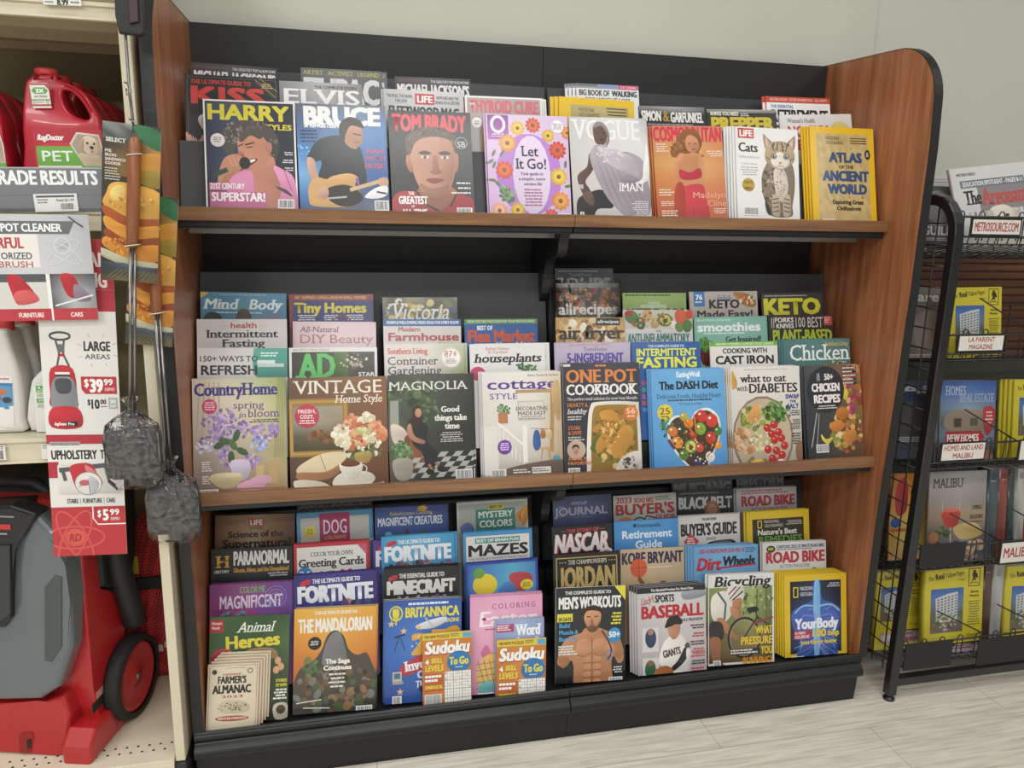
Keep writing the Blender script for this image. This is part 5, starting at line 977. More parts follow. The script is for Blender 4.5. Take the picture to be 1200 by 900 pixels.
def a_journal(a):
    a.grid(0, 0, 100, a.H, ['4a5074 525a80 3c4262', '3c4266 485074 343a58', '30365a 3c4468 2a3050']); a.t('AMCUP', 30, 9, 58, 14, '9aa0b4', 'b'); a.ring(14, 24, 8, 8, 1.4, '8a8fa6'); a.ring(14, 24, 4, 4, 1, '8a8fa6'); a.t('JOURNAL', 2, 18, 92, 31, '9ba0b2', 'b'); a.lines(30, 34, 70, 36, 1, '7a80a0', 4, 'c')
mag('journal', '3b', (647.4, 583), (716.4, 578.5), a_journal, 'slate blue journal with pale grey title beside the black bracket', spine='3c4266')
def a_buy23(a):
    a.grid(0, 0, 100, a.H, ['b5b2ae c2bfba b0adaa', 'a8a5a2 b8b5b0 a5a29e']); a.t('2023', 4, 3, 29, 11.5, 'a83a3c', 'b'); a.t('ROAD BIKE', 33, 5, 64, 12, 'a83a3c', 'b'); a.lines(66, 4, 97, 11, 3, '5a5a5c', 3); a.t("BUYER'S", 3, 13.5, 97, 29.5, 'a5343a', 'x'); a.t('GUIDE', 66, 31.5, 97, 38.5, 'a5343a', 'b'); a.e(18, 40, 12, 8, 'c8883c'); a.ring(40, 46, 12, 12, 1.6, '2c2c2e'); a.l([(40, 46), (52, 32), (66, 36)], 1.8, '2c2c2e')
mag('buy23', '3b', (718.5, 581.5), (792, 577), a_buy23, 'grey cycling buying guide with big red letters beside the slate blue journal', spine='a5a29e')
def a_belt(a):
    a.grid(0, 0, 100, a.H, ['2c2c2e 38383a 2a2a2c', '232325 2c2a2a 222224', '1e1e20 262424 1e1e20']); a.lines(6, 4, 94, 7, 1, '8a8a88', 4); a.t('BLACK BELT', 3, 11, 97, 30, 'bcbcba', 'b'); a.b([(50, 44), (52, 22), (62, 18), (72, 24), (74, 44)], '8a5f44'); a.e(62, 32, 8, 10, 'a87c66'); a.l([(58, 30), (66, 30)], 1, '4a3428')
mag('belt', '3b', (793, 575.4), (859.4, 573), a_belt, off=.0075, label= 'black martial arts magazine with grey title and a long haired face', spine='28282a')
def a_rb(a):
    a.grid(0, 0, 100, a.H, ['a9a9ac b8b8ba a8a8aa', 'a0a0a4 aeaeb2 9c9ca0']); a.lines(8, 3, 96, 10, 2, 'a85a60', 3, 'l', .6); a.t('ROAD BIKE', 8, 11.5, 97, 27, 'a3343e', 'x'); a.t('ACTION MAGAZINE', 24, 29, 84, 34, '8a4a50', 'm'); a.l([(24, 40), (34, 34), (44, 38), (56, 34), (64, 40)], 1.6, '2e2e30'); a.ring(34, 54, 14, 14, 1.6, '2e2e30')
mag('rb1', '3b', (862.5, 573), (933, 569.6), a_rb, 'dim grey bicycle magazine with red title, right end of the back row of bottom shelf', stack=1, sd=(-.004, 0), spine='88888c', short='dim grey bicycle magazine')
# ---- bottom shelf, third row
def a_para(a):
    a.grid(0, 0, 100, a.H, ['232325 2a2a2c 262628', '1e1e20 262628 222224', '2a2a2c 3a3a3e 2c2c30']); a.t('H', 7, 9, 21, 24, 'c89a3a', 'S'); a.l([(5, 22), (23, 13)], 1, '232325'); a.t('HISTORY', 4, 27, 22, 31, 'c4c2be', 'b'); a.t('PARANORMAL', 27, 4, 96, 22, 'd6d5d2', 'b'); a.t('Ghosts, Aliens, and the Unexplained', 27, 25, 95, 31, 'b98a3a', 'b'); a.lines(62, 33, 94, 39, 2, 'c0c0bc', 3, 'r')
mag('para', '3m', (247.4, 644), (343, 639.5), a_para, 'black mystery magazine with a gold letter badge and white narrow title', spine='202020')
def a_cards(a):
    a.r(0, 0, 100, a.H, 'b5353f'); a.r(4, 5, 96, a.H, 'dcdad6'); a.poly([(84, 4), (97, 4), (97, 20)], 'c05a74'); a.t('COLOR YOUR OWN', 22, 12, 78, 18, '3a3a3a', 's'); a.t('Greeting Cards', 6, 21, 93, 32, '2c2c2c', 'S'); a.e(14, 42, 10.5, 10.5, '3f83bd'); a.t('24', 7, 37, 21, 45, 'e2eef6', 'S')
    for x, c in ((33, 'b04060'), (48, '3c6a80'), (50, 'b03a3a')): a.scatter(x, 43, 6, 4, 16, 1, 2.2, [c, '4a7a4c', 'c86a8a'], x)
    a.b([(60, 42), (64, 37), (69, 40), (74, 37), (79, 42), (70, 52)], 'b8353f')
mag('cards', '3m', (344, 638.3), (432, 632.8), a_cards, 'red bordered greeting card coloring book with a blue number badge', stack=1, sd=(.003, -.001), spine='b5353f', name='coloring_book', cat='coloring book', short='red bordered greeting card book')
def a_fort(bg, seed):
    def f(a):
        a.grid(0, 0, 100, a.H, bg); a.t('THE ULTIMATE GUIDE TO', 22, 6, 80, 11.5, 'dfe4ee', 'b'); a.b([(8, 9), (18, 6), (20, 11), (9, 14)], 'c03a4a'); a.t('FORTNITE', 4, 14, 96, 35, 'e6eaf0', 'z')
        a.scatter(54, 42, 44, 6, 46, 2, 5, ['4a5a80', '7a4a6a', '3a3a50', 'b08a70', '8a5a48', '5a7a90'], seed, .6)
    return f
mag('fort2b', '3m', (436.5, 633.5), (524, 629), a_fort(['5a3a88 6a4a98 5a3a88', '4a3078 5a4088 4a3078'], 7), 'purple game guide peeking out at left behind the blue game guide', off=.017, spine='4a3078')
mag('fort2', '3m', (446.5, 629.4), (532, 624), a_fort(['4a9ac8 62aed8 4a98c8', '3c86b8 5aa0cc 3c84b8', '4a7aa0 5a8ab0 4a789c'], 8), 'sky blue game guide with thick white block title', stack=1, sd=(.010, -.001), spine='4a94c4', short='sky blue game guide')
def a_mazes(a):
    a.r(0, 0, 100, a.H, '4a8fc2'); a.r(4, 6, 96, a.H, 'dbd9d6'); a.r(17, 9, 82, 16.5, '4f8c86'); a.t('BEST OF BRAIN FUN', 19, 10.6, 80, 14.8, 'e4eeea', 'b'); a.t('MAZES', 7, 18.5, 94, 34.5, '25262a', 'x'); a.t("THE WORLD'S FAVORITE MAZE CRAZE", 7, 36.5, 93, 39.5, '77777a', 'm')
mag('mazes', '3m', (542.5, 624.6), (623, 619.5), a_mazes, 'puzzle book with heavy black maze title in a blue border', stack=1, sd=(.003, -.001), spine='4a8fc2', name='puzzle_book', cat='puzzle book', short='blue bordered maze book')
def a_nascar(a):
    a.r(0, 0, 100, a.H, '26262a'); a.t('THE STORY OF', 24, 5, 78, 10.5, 'c84a50', 'b'); a.l([(16, 8), (22, 8)], 1, 'c84a50'); a.l([(80, 8), (88, 8)], 1, 'c84a50'); a.t('NASCAR', 4, 13, 94, 42, 'b03038', 'x', shear=.12); a.t('NASCAR', 2, 12, 92, 41, 'dcd8d6', 'b', shear=.12); a.e(88, 46, 11, 8, 'd8d4d0'); a.t('75', 83, 42, 94, 49, 'b83a40', 'b')
mag('nascar', '3m', (646.5, 618.4), (717, 612.4), a_nascar, 'black racing magazine with slanted white letters shadowed red', spine='222224')
def a_invest(a):
    a.grid(0, 0, 100, a.H, ['4a8cc8 589ad2 4a8cc8', '4284c2 5294ce 4284c2', '3a78b6 4886c2 3a78b6']); a.e(32, 7.5, 2.4, 2.8, '28324a'); a.t('Investopedia', 36, 4.5, 72, 10.5, '28405e', 'm'); a.t('Retirement', 12, 14.5, 90, 26, 'dfeaf4', 'b'); a.t('Guide', 32, 29.5, 74, 41, 'dfeaf4', 'b')
mag('invest', '3m', (719.4, 611.5), (794.4, 607), a_invest, 'plain blue retirement guide with white lettering on bottom shelf', spine='4284c2')
def a_buy2(a):
    a.grid(0, 0, 100, a.H, ['c4c2be d0cecb c8c5c1', 'b8b6b2 c6c4c0 b8b4b0']); a.t('CAR AND DRIVER', 38, 4, 62, 8, '3a3a3c', 'b'); a.t("BUYER'S GUIDE", 4, 12, 95, 30, '2a2a2c', 'b'); a.t('2023', 44, 33, 60, 37, '4a4a4a', 'm'); a.poly([(20, 26), (33, 38), (20, 50), (8, 38)], 'b8464c'); a.lines(13, 33, 27, 43, 3, 'f0dcd8', 3, 'c')
    a.b([(42, 50), (46, 42), (58, 39), (84, 38), (92, 42), (96, 50)], '2f3032'); a.b([(50, 46), (58, 41), (80, 40), (86, 45)], '6a6e72')
mag('buy2', '3m', (794.4, 605.4), (866.6, 601.4), a_buy2, off=.0075, label= 'pale car buying guide with bold black title and a red diamond', stack=1, sd=(.004, -.001), spine='b8b6b2', short='pale car buying guide')
def a_remedy(a):
    a.r(0, 0, 100, a.H, 'cfb22e'); a.r(9, 11, 91, a.H, '33302a'); a.frame(17, 13, 24, 24, 1.3, 'd8bc3a'); a.t('NATIONAL', 28, 13, 52, 17, 'c4c0b4', 's'); a.t('GEOGRAPHIC', 28, 19, 58, 23, 'c4c0b4', 's'); a.lines(58, 15, 88, 22, 3, 'b8b4a8', 3, 'r'); a.t("Nature's Best", 17, 26, 80, 34, 'd8d6cc', 'b'); a.t('REMEDIES', 18, 36, 88, 47, '6a9a4a', 'b'); a.scatter(54, 64, 34, 8, 30, 2, 4, ['5a7a3c', 'a88a4a', '7a5a30'], 4)
mag('remedy', '3m', (874.5, 600.5), (947.5, 596), a_remedy, 'yellow bordered black magazine with green word at right of bottom shelf third row', stack=1, sd=(-.005, 0), spine='cfb22e', short='yellow bordered green word magazine')
# ---- bottom shelf, second row
def a_colorme(a):
    a.grid(0, 0, 100, a.H, ['7a3a78 8a4684 6a4690', '8a3c72 9a4a86 6a4a94', 'a83c6c b04c80 7a4a90', 'b8446c c05880 9a4a88']); a.t('COLOR ME', 36, 4, 67, 12, '7ab06a', 'm'); a.t('MAGNIFICENT', 12, 15, 88, 31, 'd9cfe0', 'm')
    for k in range(3): a.ring(80, 18, 5 + 4 * k, 5 + 4 * k, .7, '8a8cc8'); a.ring(66, 30, 4 + 3 * k, 4 + 3 * k, .7, '4a5ab0')
    for k in range(7): a.l([(24 + 6 * k - 18, 44 - (k % 3) * 4), (30 + 4 * k - 10, 34)], .8, 'c86a5a'); a.e(10 + 6 * k, 42 - (k % 3) * 3, 2, 3, '4aa0b0', 20 * k)
mag('colorme', '3n', (245, 686), (342.4, 681), a_colorme, 'purple and magenta coloring book with thin white hand drawn title', stack=1, sd=(.004, -.001), spine='8a4684', name='coloring_book', cat='coloring book', short='purple magenta coloring book')
mag('fort1', '3n', (344, 675), (440.7, 667.5), a_fort(['3a3476 463e88 3a3476', '443a80 524892 443a80', '4a3c78 584a88 4a3c78'], 9), 'indigo game guide with thick white block title above the orange magazine', stack=1, sd=(.004, -.001), spine='3a3476', short='indigo game guide')
def a_mine(a):
    a.grid(0, 0, 100, a.H, ['2a2a2e 343438 2a2a2e', '26262a 323036 26262a', '3c3444 5a4a68 3c3444']); a.t('THE ESSENTIAL GUIDE TO', 20, 7, 80, 13, 'd8d6d2', 'b'); a.b([(7, 11), (17, 8), (18, 13), (8, 16)], 'b03a44'); a.t('MINECRAFT', 4, 16, 95, 34, 'd9d7d4', 'z')
    for k in range(14): a.r(18 + k * 5, 36 + (k * 3) % 5, 22.6 + k * 5, 48, ['8a78b0', '6a5a90', 'a690c4'][k % 3])
mag('mine', '3n', (449.5, 667.5), (538, 662.5), a_mine, 'black game guide with white block title and lilac blocks', stack=2, sd=(.002, -.0005), spine='2c2c30', short='black game guide with lilac blocks')
def a_poke(a):
    a.grid(0, 0, 100, a.H, ['3a5aa8 4a86c0 58a8c8 4a80bc', '3c70b4 52a0cc 6ab8d0 4a78b8', '4a9a8c 66b8a0 78c0b0 50889c']); a.frame(0, 0, 100, a.H, 3, '34489a'); a.e(26, 30, 17, 15, 'd9c43c'); a.b([(60, 20), (76, 16), (92, 22), (88, 40), (66, 40)], 'b0444c'); a.e(18, 14, 8, 7, '6a9a4a'); a.e(84, 34, 9, 7, 'd8c43c'); a.lines(78, 31, 90, 38, 3, '6a5a20', 3, 'c'); a.b([(44, 44), (52, 30), (64, 30), (70, 48)], '4a7ab8')
mag('poke', '3n', (545.5, 661), (629.5, 654.5), a_poke, 'bright cartoon coloring book of blue, green, yellow and red shapes', stack=1, sd=(.003, -.001), spine='34489a', name='coloring_book', cat='coloring book', short='bright cartoon coloring book')
def a_jordan(a):
    a.r(0, 0, 100, a.H, '232326'); a.frame(4, 5, 96, a.H, 1.6, 'b39a5c'); a.t('THE CHAMPIONSHIPS', 22, 9, 80, 15, 'c9c4b4', 's')
    for k in range(3): a.e(10 + 4 * k, 12, 1, 1, 'b39a5c'); a.e(84 + 4 * k, 12, 1, 1, 'b39a5c')
    a.t('JORDAN', 8, 19, 93, 50, 'b49c62', 'b'); a.b([(6, 54), (12, 46), (20, 46), (26, 54)], '7a5440')
mag('jordan', '3n', (648, 650.5), (726, 645.4), a_jordan, 'black magazine with gold frame and tall gold title', spine='232326')
def a_kobe(a):
    a.grid(0, 0, 100, a.H, ['b9a488 c8b498 bba68a', 'a8906e b8a07c ac9674', '9a8060 ac9270 9e8666']); a.t('KOBE BRYANT', 2, 5, 98, 22, '352c4c', 'b'); a.e(28, 28, 13, 14, 'c85a3a'); a.l([(16, 28), (40, 27)], .7, '6a2c20'); a.l([(28, 15), (28, 42)], .7, '6a2c20'); a.l([(28, 42), (40, 60)], 6, '7a5038'); a.lines(42, 27, 92, 30, 1, 'e0d4c0', 3); a.e(66, 60, 9, 12, '6a4430')
mag('kobe', '3n', (727, 644.4), (801.6, 640.5), a_kobe, off=.0075, label= 'tan sports magazine with a red ball reached by an arm', spine='a08a6c')
def a_dirt(a):
    a.grid(0, 0, 100, a.H, ['6aa0cc 7ab0d8 6aa0cc', '5a92c0 6ea4ce 5a92c0']); a.t('330-HORSEPOWER RZR PRO R', 8, 4, 78, 10, 'a84468', 'b', shear=.15); a.lines(80, 4, 98, 12, 3, '3a4a60', 3); a.t('Dirt', 4, 16, 41, 34, 'b83038', 'x', shear=.2); a.t('Wheels', 43, 15, 94, 29, '25262a', 'x', shear=.15); a.l([(40, 31), (96, 28)], 2.4, 'b83038')
    a.b([(30, 60), (44, 42), (60, 38), (78, 42), (90, 60)], '3a3c40'); a.l([(40, 54), (58, 40), (84, 54)], 2, '8a8c90')
mag('dirt', '3n', (812.8, 641.3), (888.3, 637.5), a_dirt, 'light blue off road magazine with red and black slanted title', stack=3, sd=(-.0065, 0), spine='8ab0d0', short='light blue off road magazine')
def a_rb2(a):
    a.grid(0, 0, 100, a.H, ['cdccca d6d5d3 cbcac8', 'c4c3c1 cfcecc c2c1bf']); a.e(13, 9, 7, 5, '3a3c30'); a.t('NEW', 9, 7, 17, 10.5, 'd8c84c', 'b'); a.t("CANYON'S 2023 ULTIMATE ROAD BIKE", 22, 4, 97, 8.6, '3a4a7a', 'b'); a.lines(22, 9.6, 94, 12, 1, '4a4a4c', 3); a.t('ROAD BIKE', 5, 13, 98, 29, 'ad3540', 'x'); a.t('ACTION MAGAZINE', 26, 31, 74, 36, '8a8a8c', 'm'); a.l([(24, 42), (34, 46), (44, 42)], 2, '2e2e30'); a.l([(70, 46), (80, 38), (90, 42)], 1.8, '2e2e30'); a.e(84, 54, 8, 8, '4a4a50')
mag('rb2', '3n', (893.5, 636.6), (967.7, 633), a_rb2, 'white bicycle magazine with red title directly behind the blue anatomy magazine', stack=1, sd=(-.003, 0), spine='c4c3c1', short='white bicycle magazine')
# ---- bottom shelf, front row
def a_heroes(a):
    a.grid(0, 0, 100, a.H, ['4a6a3c 3a5a34 2c4a2c 3a5834', '3c5c34 2e4a2a 34502e 4a6840', '4a6844 3c5434 2c4028 3c5034', '3a5030 344a2c 2a3a24 2e4428', '2c3c24 2a3622 243020 28361f']); a.r(0, 4, 17, 20, 'b03440'); a.t("Woman's", 2, 6, 15, 10, 'e8c8c8', 'b'); a.t('World', 2, 12, 12, 16, 'e8c8c8', 'b')
    a.t('Animal', 34, 8, 78, 21, 'dfe4d8', 's', shear=.3); a.t('Heroes', 20, 24, 88, 41, 'd3c63e', 'x', rot=-3); a.b([(44, 46), (60, 42), (80, 44), (84, 56), (46, 58)], '9a7a54'); a.e(17, 53, 15, 12, 'b52f3a'); a.t('48', 8, 45, 28, 58, 'efe6e0', 'x', shear=.15)
    for x, y in ((86, 60), (90, 68), (84, 72)): a.e(x, y, 4, 5, 'c89a74')
    a.t('STORIES', 84, 84, 98, 88, 'd3c63e', 'b'); a.t('OF HOPE', 84, 90, 98, 94, 'd3c63e', 'b'); a.lines(80, 97, 98, 112, 4, 'e0e0d8', 3, 'r', .6); a.b([(82, 118), (98, 116), (100, 134), (84, 136)], 'b5ae9c'); a.e(91, 124, 6, 6, '4a4438'); a.barcode(80, 138, 99, 150)
mag('heroes', '3f', (240, 724), (339.8, 719.8), a_heroes, 'green animal magazine with yellow title behind the small almanacs', off=.0, spine='3a5034')
def a_mando(a):
    a.grid(0, 0, 100, a.H, ['d9a848 dfb258 d9a244', 'd8993c e0aa50 d4923a', 'cc8236 d8964a c87c32', 'c06a34 b87038 bc6430', 'a8502e 9a5634 a04c2c', '8a4028 7a4630 803c28'])
    a.t('THE ULTIMATE GUIDE TO', 24, 4, 76, 8, 'e9e4da', 'b'); a.t('THE MANDALORIAN', 5, 13, 95, 30, 'e9e6e0', 'b')
    a.b([(0, 96), (6, 76), (16, 68), (26, 62), (34, 50), (40, 34), (50, 28), (60, 36), (66, 52), (76, 60), (88, 58), (96, 74), (101, 90), (101, 136), (0, 136)], '4c4840'); a.b([(36, 52), (44, 34), (54, 30), (60, 44), (64, 70), (50, 90), (34, 84)], '77777a'); a.scatter(50, 100, 48, 30, 90, 2.5, 7, ['5a4638', '6a5a44', '3a342e', '8a6a4a', '4a5a3c', '74746e', '584a3c'], 6, .6); a.scatter(24, 72, 12, 12, 30, 2, 5, ['56664a', '6a7a5a', '3c4a34'], 7, .6)
    a.e(25, 43, 8, 8, '26262a'); a.lines(19, 40, 31, 46, 3, 'd8d4cc', 4, 'c'); a.t('The Saga', 38, 63, 68, 69, 'ebe8e2', 'x'); a.t('Continues', 36, 71, 70, 77, 'ebe8e2', 'x')
    for k in range(4): a.lines(42, 81 + 5 * k, 64, 83.4 + 5 * k, 1, 'dcd8d0', k, 'c', .9)
    a.l([(4, 115), (34, 112)], 1, 'f0efea'); a.l([(12, 121), (44, 123)], 1, 'f0efea'); a.barcode(76, 123, 96, 134)
mag('mando', '3f', (345, 714), (441.6, 709.5), a_mando, 'orange magazine with a white title above rugged brown and grey rocks', stack=1, sd=(.004, -.001), spine='5a7a9a', short='orange magazine')
def a_brit(a):
    a.grid(0, 0, 100, a.H, ['34509a 3c5ca8 34509a', '3a62ae 4a78c0 3a62ae', '3868b4 4a80c8 3c68b2', '2f56a0 3c68b2 2f56a0', '284890 3458a0 284890']); a.lines(30, 4, 98, 8, 1, 'dce4f0', 3, 'l', .7); a.t('BRITANNICA', 26, 10, 97, 23, 'd9d04a', 'b'); a.t('MAGAZINE', 70, 26, 97, 31, 'd9d04a', 'b')
    a.ring(14, 17, 8, 9, 2, 'd0c848'); a.b([(10, 12), (18, 12), (17, 24), (11, 24)], 'd0c848'); a.l([(14, 24), (14, 32)], 2, 'd0c848')
    a.b([(40, 34), (56, 28), (78, 24), (80, 30), (62, 38), (44, 38)], 'd4d8dc'); a.l([(52, 24), (64, 38)], 2, 'b8bec4'); a.b([(80, 40), (92, 36), (98, 42), (92, 48), (82, 48)], 'c8973c')
    for x, y in ((24, 40), (30, 90), (44, 36), (92, 56), (20, 118), (8, 30)): a.poly([(x + (5 if k % 2 == 0 else 2) * math.sin(math.pi * k / 5), y - (5 if k % 2 == 0 else 2) * math.cos(math.pi * k / 5)) for k in range(10)], 'ddb88a')
    a.l([(12, 48), (26, 44)], 2.4, '30343c'); a.l([(18, 48), (12, 66)], 1, '30343c'); a.l([(20, 48), (26, 66)], 1, '30343c'); a.t('2', 34, 44, 56, 72, 'd8a84a', 'z'); a.t('5', 58, 40, 82, 68, 'd8a84a', 'z'); a.scatter(58, 56, 24, 14, 30, .6, 1.1, ['f4ecc8'], 5)
    a.b([(22, 84), (60, 66), (70, 70), (68, 82), (26, 98)], 'b03a44'); a.t('Inventions', 26, 75, 92, 88, 'e8ecf2', 'S', rot=-8); a.t('CHANGED', 42, 92, 92, 102, 'd8dce8', 'x'); a.t('THE WORLD', 40, 105, 92, 114, 'd8dce8', 'x'); a.r(10, 92, 22, 104, 'b8b4a8'); a.r(12, 94, 20, 101, '4a6a90'); a.r(10, 104, 24, 108, 'a09c90'); a.b([(46, 112), (70, 110), (72, 118), (48, 120)], '2c3450'); a.t('MYSTERIES', 28, 133, 60, 138, 'd9d04a', 'b'); a.barcode(10, 123, 22, 141)
mag('brit', '3f', (451.5, 704.5), (541, 700), a_brit, 'blue inventions magazine with yellow title and large gold number behind the left sudoku book', stack=1, sd=(-.004, 0), spine='b8b868', short='blue inventions magazine')
def a_easter(a):
    a.grid(0, 0, 100, a.H, ['d89ab8 dfa6c2 d898b6', 'dda2be e6b4cc dca0bc', 'd594b2 dea8c0 d492b0', 'cf8cac d8a0ba cc88a8']); a.t('COLORING', 30, 10, 90, 17, '8a5a80', 's', track=.25); a.t('Easter', 12, 20, 92, 40, 'efe4ea', 'S', shear=.12); a.e(19, 30, 3, 2, '8a3a60'); a.lines(20, 43, 40, 46, 1, '8a5a80', 3)
    a.b([(14, 76), (22, 64), (30, 76), (40, 70), (36, 84), (24, 86)], 'c46a92'); a.e(28, 102, 20, 26, 'd8b464', 8)
    for k in range(5): a.l([(10 + 8 * k, 84), (22 + 6 * k, 126)], .8, '7a4a5a'); a.l([(8, 90 + 8 * k), (48, 86 + 8 * k)], .8, '7a4a5a')
    a.b([(10, 120), (26, 112), (36, 126), (20, 138)], '6aaab0'); a.b([(30, 126), (46, 122), (44, 140), (28, 140)], 'b86ab0'); a.barcode(10, 128, 32, 140)
mag('easter', '3f', (551, 700.5), (635.5, 695.5), a_easter, 'pink holiday coloring book with a patterned egg', stack=2, sd=(.001, -.0005), spine='c890ac', name='coloring_book', cat='coloring book', short='pink holiday coloring book')
def a_mens(a):
    a.grid(0, 0, 100, a.H, ['2a2c2e 303234 2a2c2e', '26282a 2e3032 26282a', '202224 26282a 202224']); a.poly([(84, 0), (100, 0), (100, 20)], 'd8d04a'); a.t('THE COMPLETE GUIDE TO', 13, 5, 79, 9.5, 'dcdcd8', 'b'); a.t("MEN'S WORKOUTS", 4, 13, 94, 29, 'e4e4e0', 'b')
    a.b([(36, 62), (42, 56), (60, 56), (72, 60), (84, 66), (94, 76), (98, 100), (90, 106), (84, 96), (80, 104), (78, 140), (30, 140), (26, 108), (22, 98), (14, 106), (3, 102), (6, 84), (16, 68)], 'b07c58'); a.b([(40, 40), (42, 30), (54, 27), (64, 32), (64, 46), (60, 56), (52, 60), (44, 54)], 'bf8c6a'); a.b([(39, 42), (40, 30), (52, 25), (64, 29), (66, 40), (62, 34), (50, 32), (43, 34)], '3a2a20'); a.b([(42, 48), (46, 54), (52, 50), (58, 54), (63, 47), (60, 58), (52, 62), (45, 58)], '6a4a38'); a.l([(44, 40), (50, 41)], 1.4, '3a2a20'); a.l([(55, 41), (61, 40)], 1.4, '3a2a20'); a.e(52, 53, 3.4, .8, '9a5a50'); a.b([(51, 42), (49, 49), (54, 49)], '9a6c50')
    a.b([(28, 76), (40, 70), (50, 74), (50, 88), (38, 92), (28, 88)], 'c08c66'); a.b([(54, 74), (66, 70), (78, 76), (76, 90), (64, 92), (54, 88)], 'b98460'); a.l([(52, 68), (52, 138)], .9, '7a5238'); a.l([(29, 90), (40, 94), (51, 90), (64, 94), (76, 90)], 1, '85583c', sm=4)
    for j in range(4):
        for k in (-1, 1): a.e(52 + k * 7, 98 + 10 * j, 6, 4, 'bd8a64'); a.l([(46 + k * 7, 103 + 10 * j), (58 + k * 7, 103 + 10 * j)], .8, '7e563c')
    a.b([(6, 84), (14, 72), (24, 66), (30, 74), (26, 90), (16, 96)], 'b8845e'); a.b([(76, 68), (90, 72), (98, 90), (92, 100), (84, 92)], 'a87450'); a.b([(3, 94), (14, 90), (20, 100), (10, 108)], 'a5714e'); a.b([(70, 84), (78, 78), (86, 86), (80, 94), (72, 92)], 'b9876a'); a.l([(66, 60), (76, 76), (80, 90), (74, 100)], 2.2, '2a3a4e', sm=4); a.ring(76, 94, 4, 6, 1, '4a86b4')
    a.r(2, 35, 24, 46, 'd4cc48'); a.t('30 DAYS', 4, 40, 22, 45, '2c2c20', 'b'); a.t('Build', 5, 48, 20, 54, '4a9ccc', 'b'); a.t('Muscle &', 5, 57, 32, 63, '4a9ccc', 'b'); a.t('Burn Fat', 5, 66, 31, 72, '4a9ccc', 'b'); a.lines(4, 78, 32, 92, 4, 'd8d8d4', 3, 'l', .6); a.lines(78, 36, 94, 54, 4, 'd4cc48', 3, 'r', .6); a.e(84, 67, 9.5, 10.5, '3c88bc'); a.t('50+', 76, 62, 92, 70, 'e8f0f4', 'b'); a.t('+', 5, 133, 12, 138, '4a9ccc', 'b'); a.lines(5, 140, 40, 148, 2, 'd4cc48', 6, 'l', .7); a.lines(80, 110, 96, 120, 3, 'd8d8d4', 7, 'r'); a.barcode(76, 124, 96, 138)
mag('mens', '3f', (651.5, 689.5), (733, 686), a_mens, 'black fitness magazine with a shirtless muscular man', spine='d0cfc8')
def a_base(a):
    a.grid(0, 0, 100, a.H, ['c0bfc0 cbcacb c4c3c4', 'b8b6b6 c8c6c6 c0b8b8', 'b0acac bdb8b8 bcb0b0', 'a8a2a2 b4aeae b4a4a4']); a.r(0, 0, 100, 8, '2a2a2e'); a.t('The Baseball Preview For Smart Fans', 20, 2.4, 82, 6, 'd0d0cc', 'b'); a.t("Lindy's", 5, 13, 24, 22, 'a83a44', 's', shear=.3, rot=-10); a.t('SPORTS', 26, 11, 54, 21, '2e2e32', 'b'); a.t('BASEBALL', 6, 25, 97, 42, 'b02c34', 'x'); a.t('2023 PREVIEW', 62, 45, 96, 49, '3a3a3c', 'b'); a.b([(66, 9), (96, 8), (98, 16), (70, 20)], '8c9096')
    a.r(7, 54, 30, 86, 'd0cccc'); a.e(19, 68, 8, 13, '2c4060'); a.e(19, 60, 4, 4, 'a87a60'); a.r(7, 94, 30, 126, 'cfcaca'); a.e(18, 110, 8, 13, '34604a'); a.e(18, 101, 4, 4, '8a5c44')
    a.b([(36, 78), (46, 68), (60, 64), (70, 76), (72, 96), (70, 132), (34, 132), (34, 108), (30, 100)], 'd6d2cc'); a.b([(44, 50), (56, 46), (62, 52), (60, 66), (52, 72), (45, 64)], 'b5836a'); a.b([(42, 48), (46, 42), (58, 40), (64, 46), (64, 52), (52, 52), (40, 56)], '26262a'); a.l([(40, 55), (52, 52)], 2.4, '26262a'); a.t('GIANTS', 36, 84, 62, 94, '3a3034', 'b', rot=-10); a.b([(68, 84), (74, 92), (66, 104), (52, 114), (46, 112), (58, 100)], '2a2a2e'); a.b([(24, 112), (38, 106), (50, 112), (48, 126), (32, 134), (24, 126)], '9a6038'); a.e(72, 82, 4, 4.4, '4a5058'); a.b([(70, 88), (76, 88), (76, 112), (72, 118)], 'cfcbc6')
    for k, (c, y) in enumerate((('4a4a4e', 54), ('b04a54', 65), ('4a4a4e', 76), ('b04a54', 86), ('b04a54', 92), ('4a4a4e', 102), ('b04a54', 112), ('b04a54', 122))): a.lines(76, y, 97, y + 7, 2, c, k, 'r', .6)
    a.barcode(4, 128, 24, 140)
mag('base', '3f', (746, 689.5), (826.5, 684), a_base, 'grey sports magazine with red title and a pitcher in a white jersey', stack=3, sd=(-.0055, .0008), spine='b0acb0', short='grey baseball magazine')
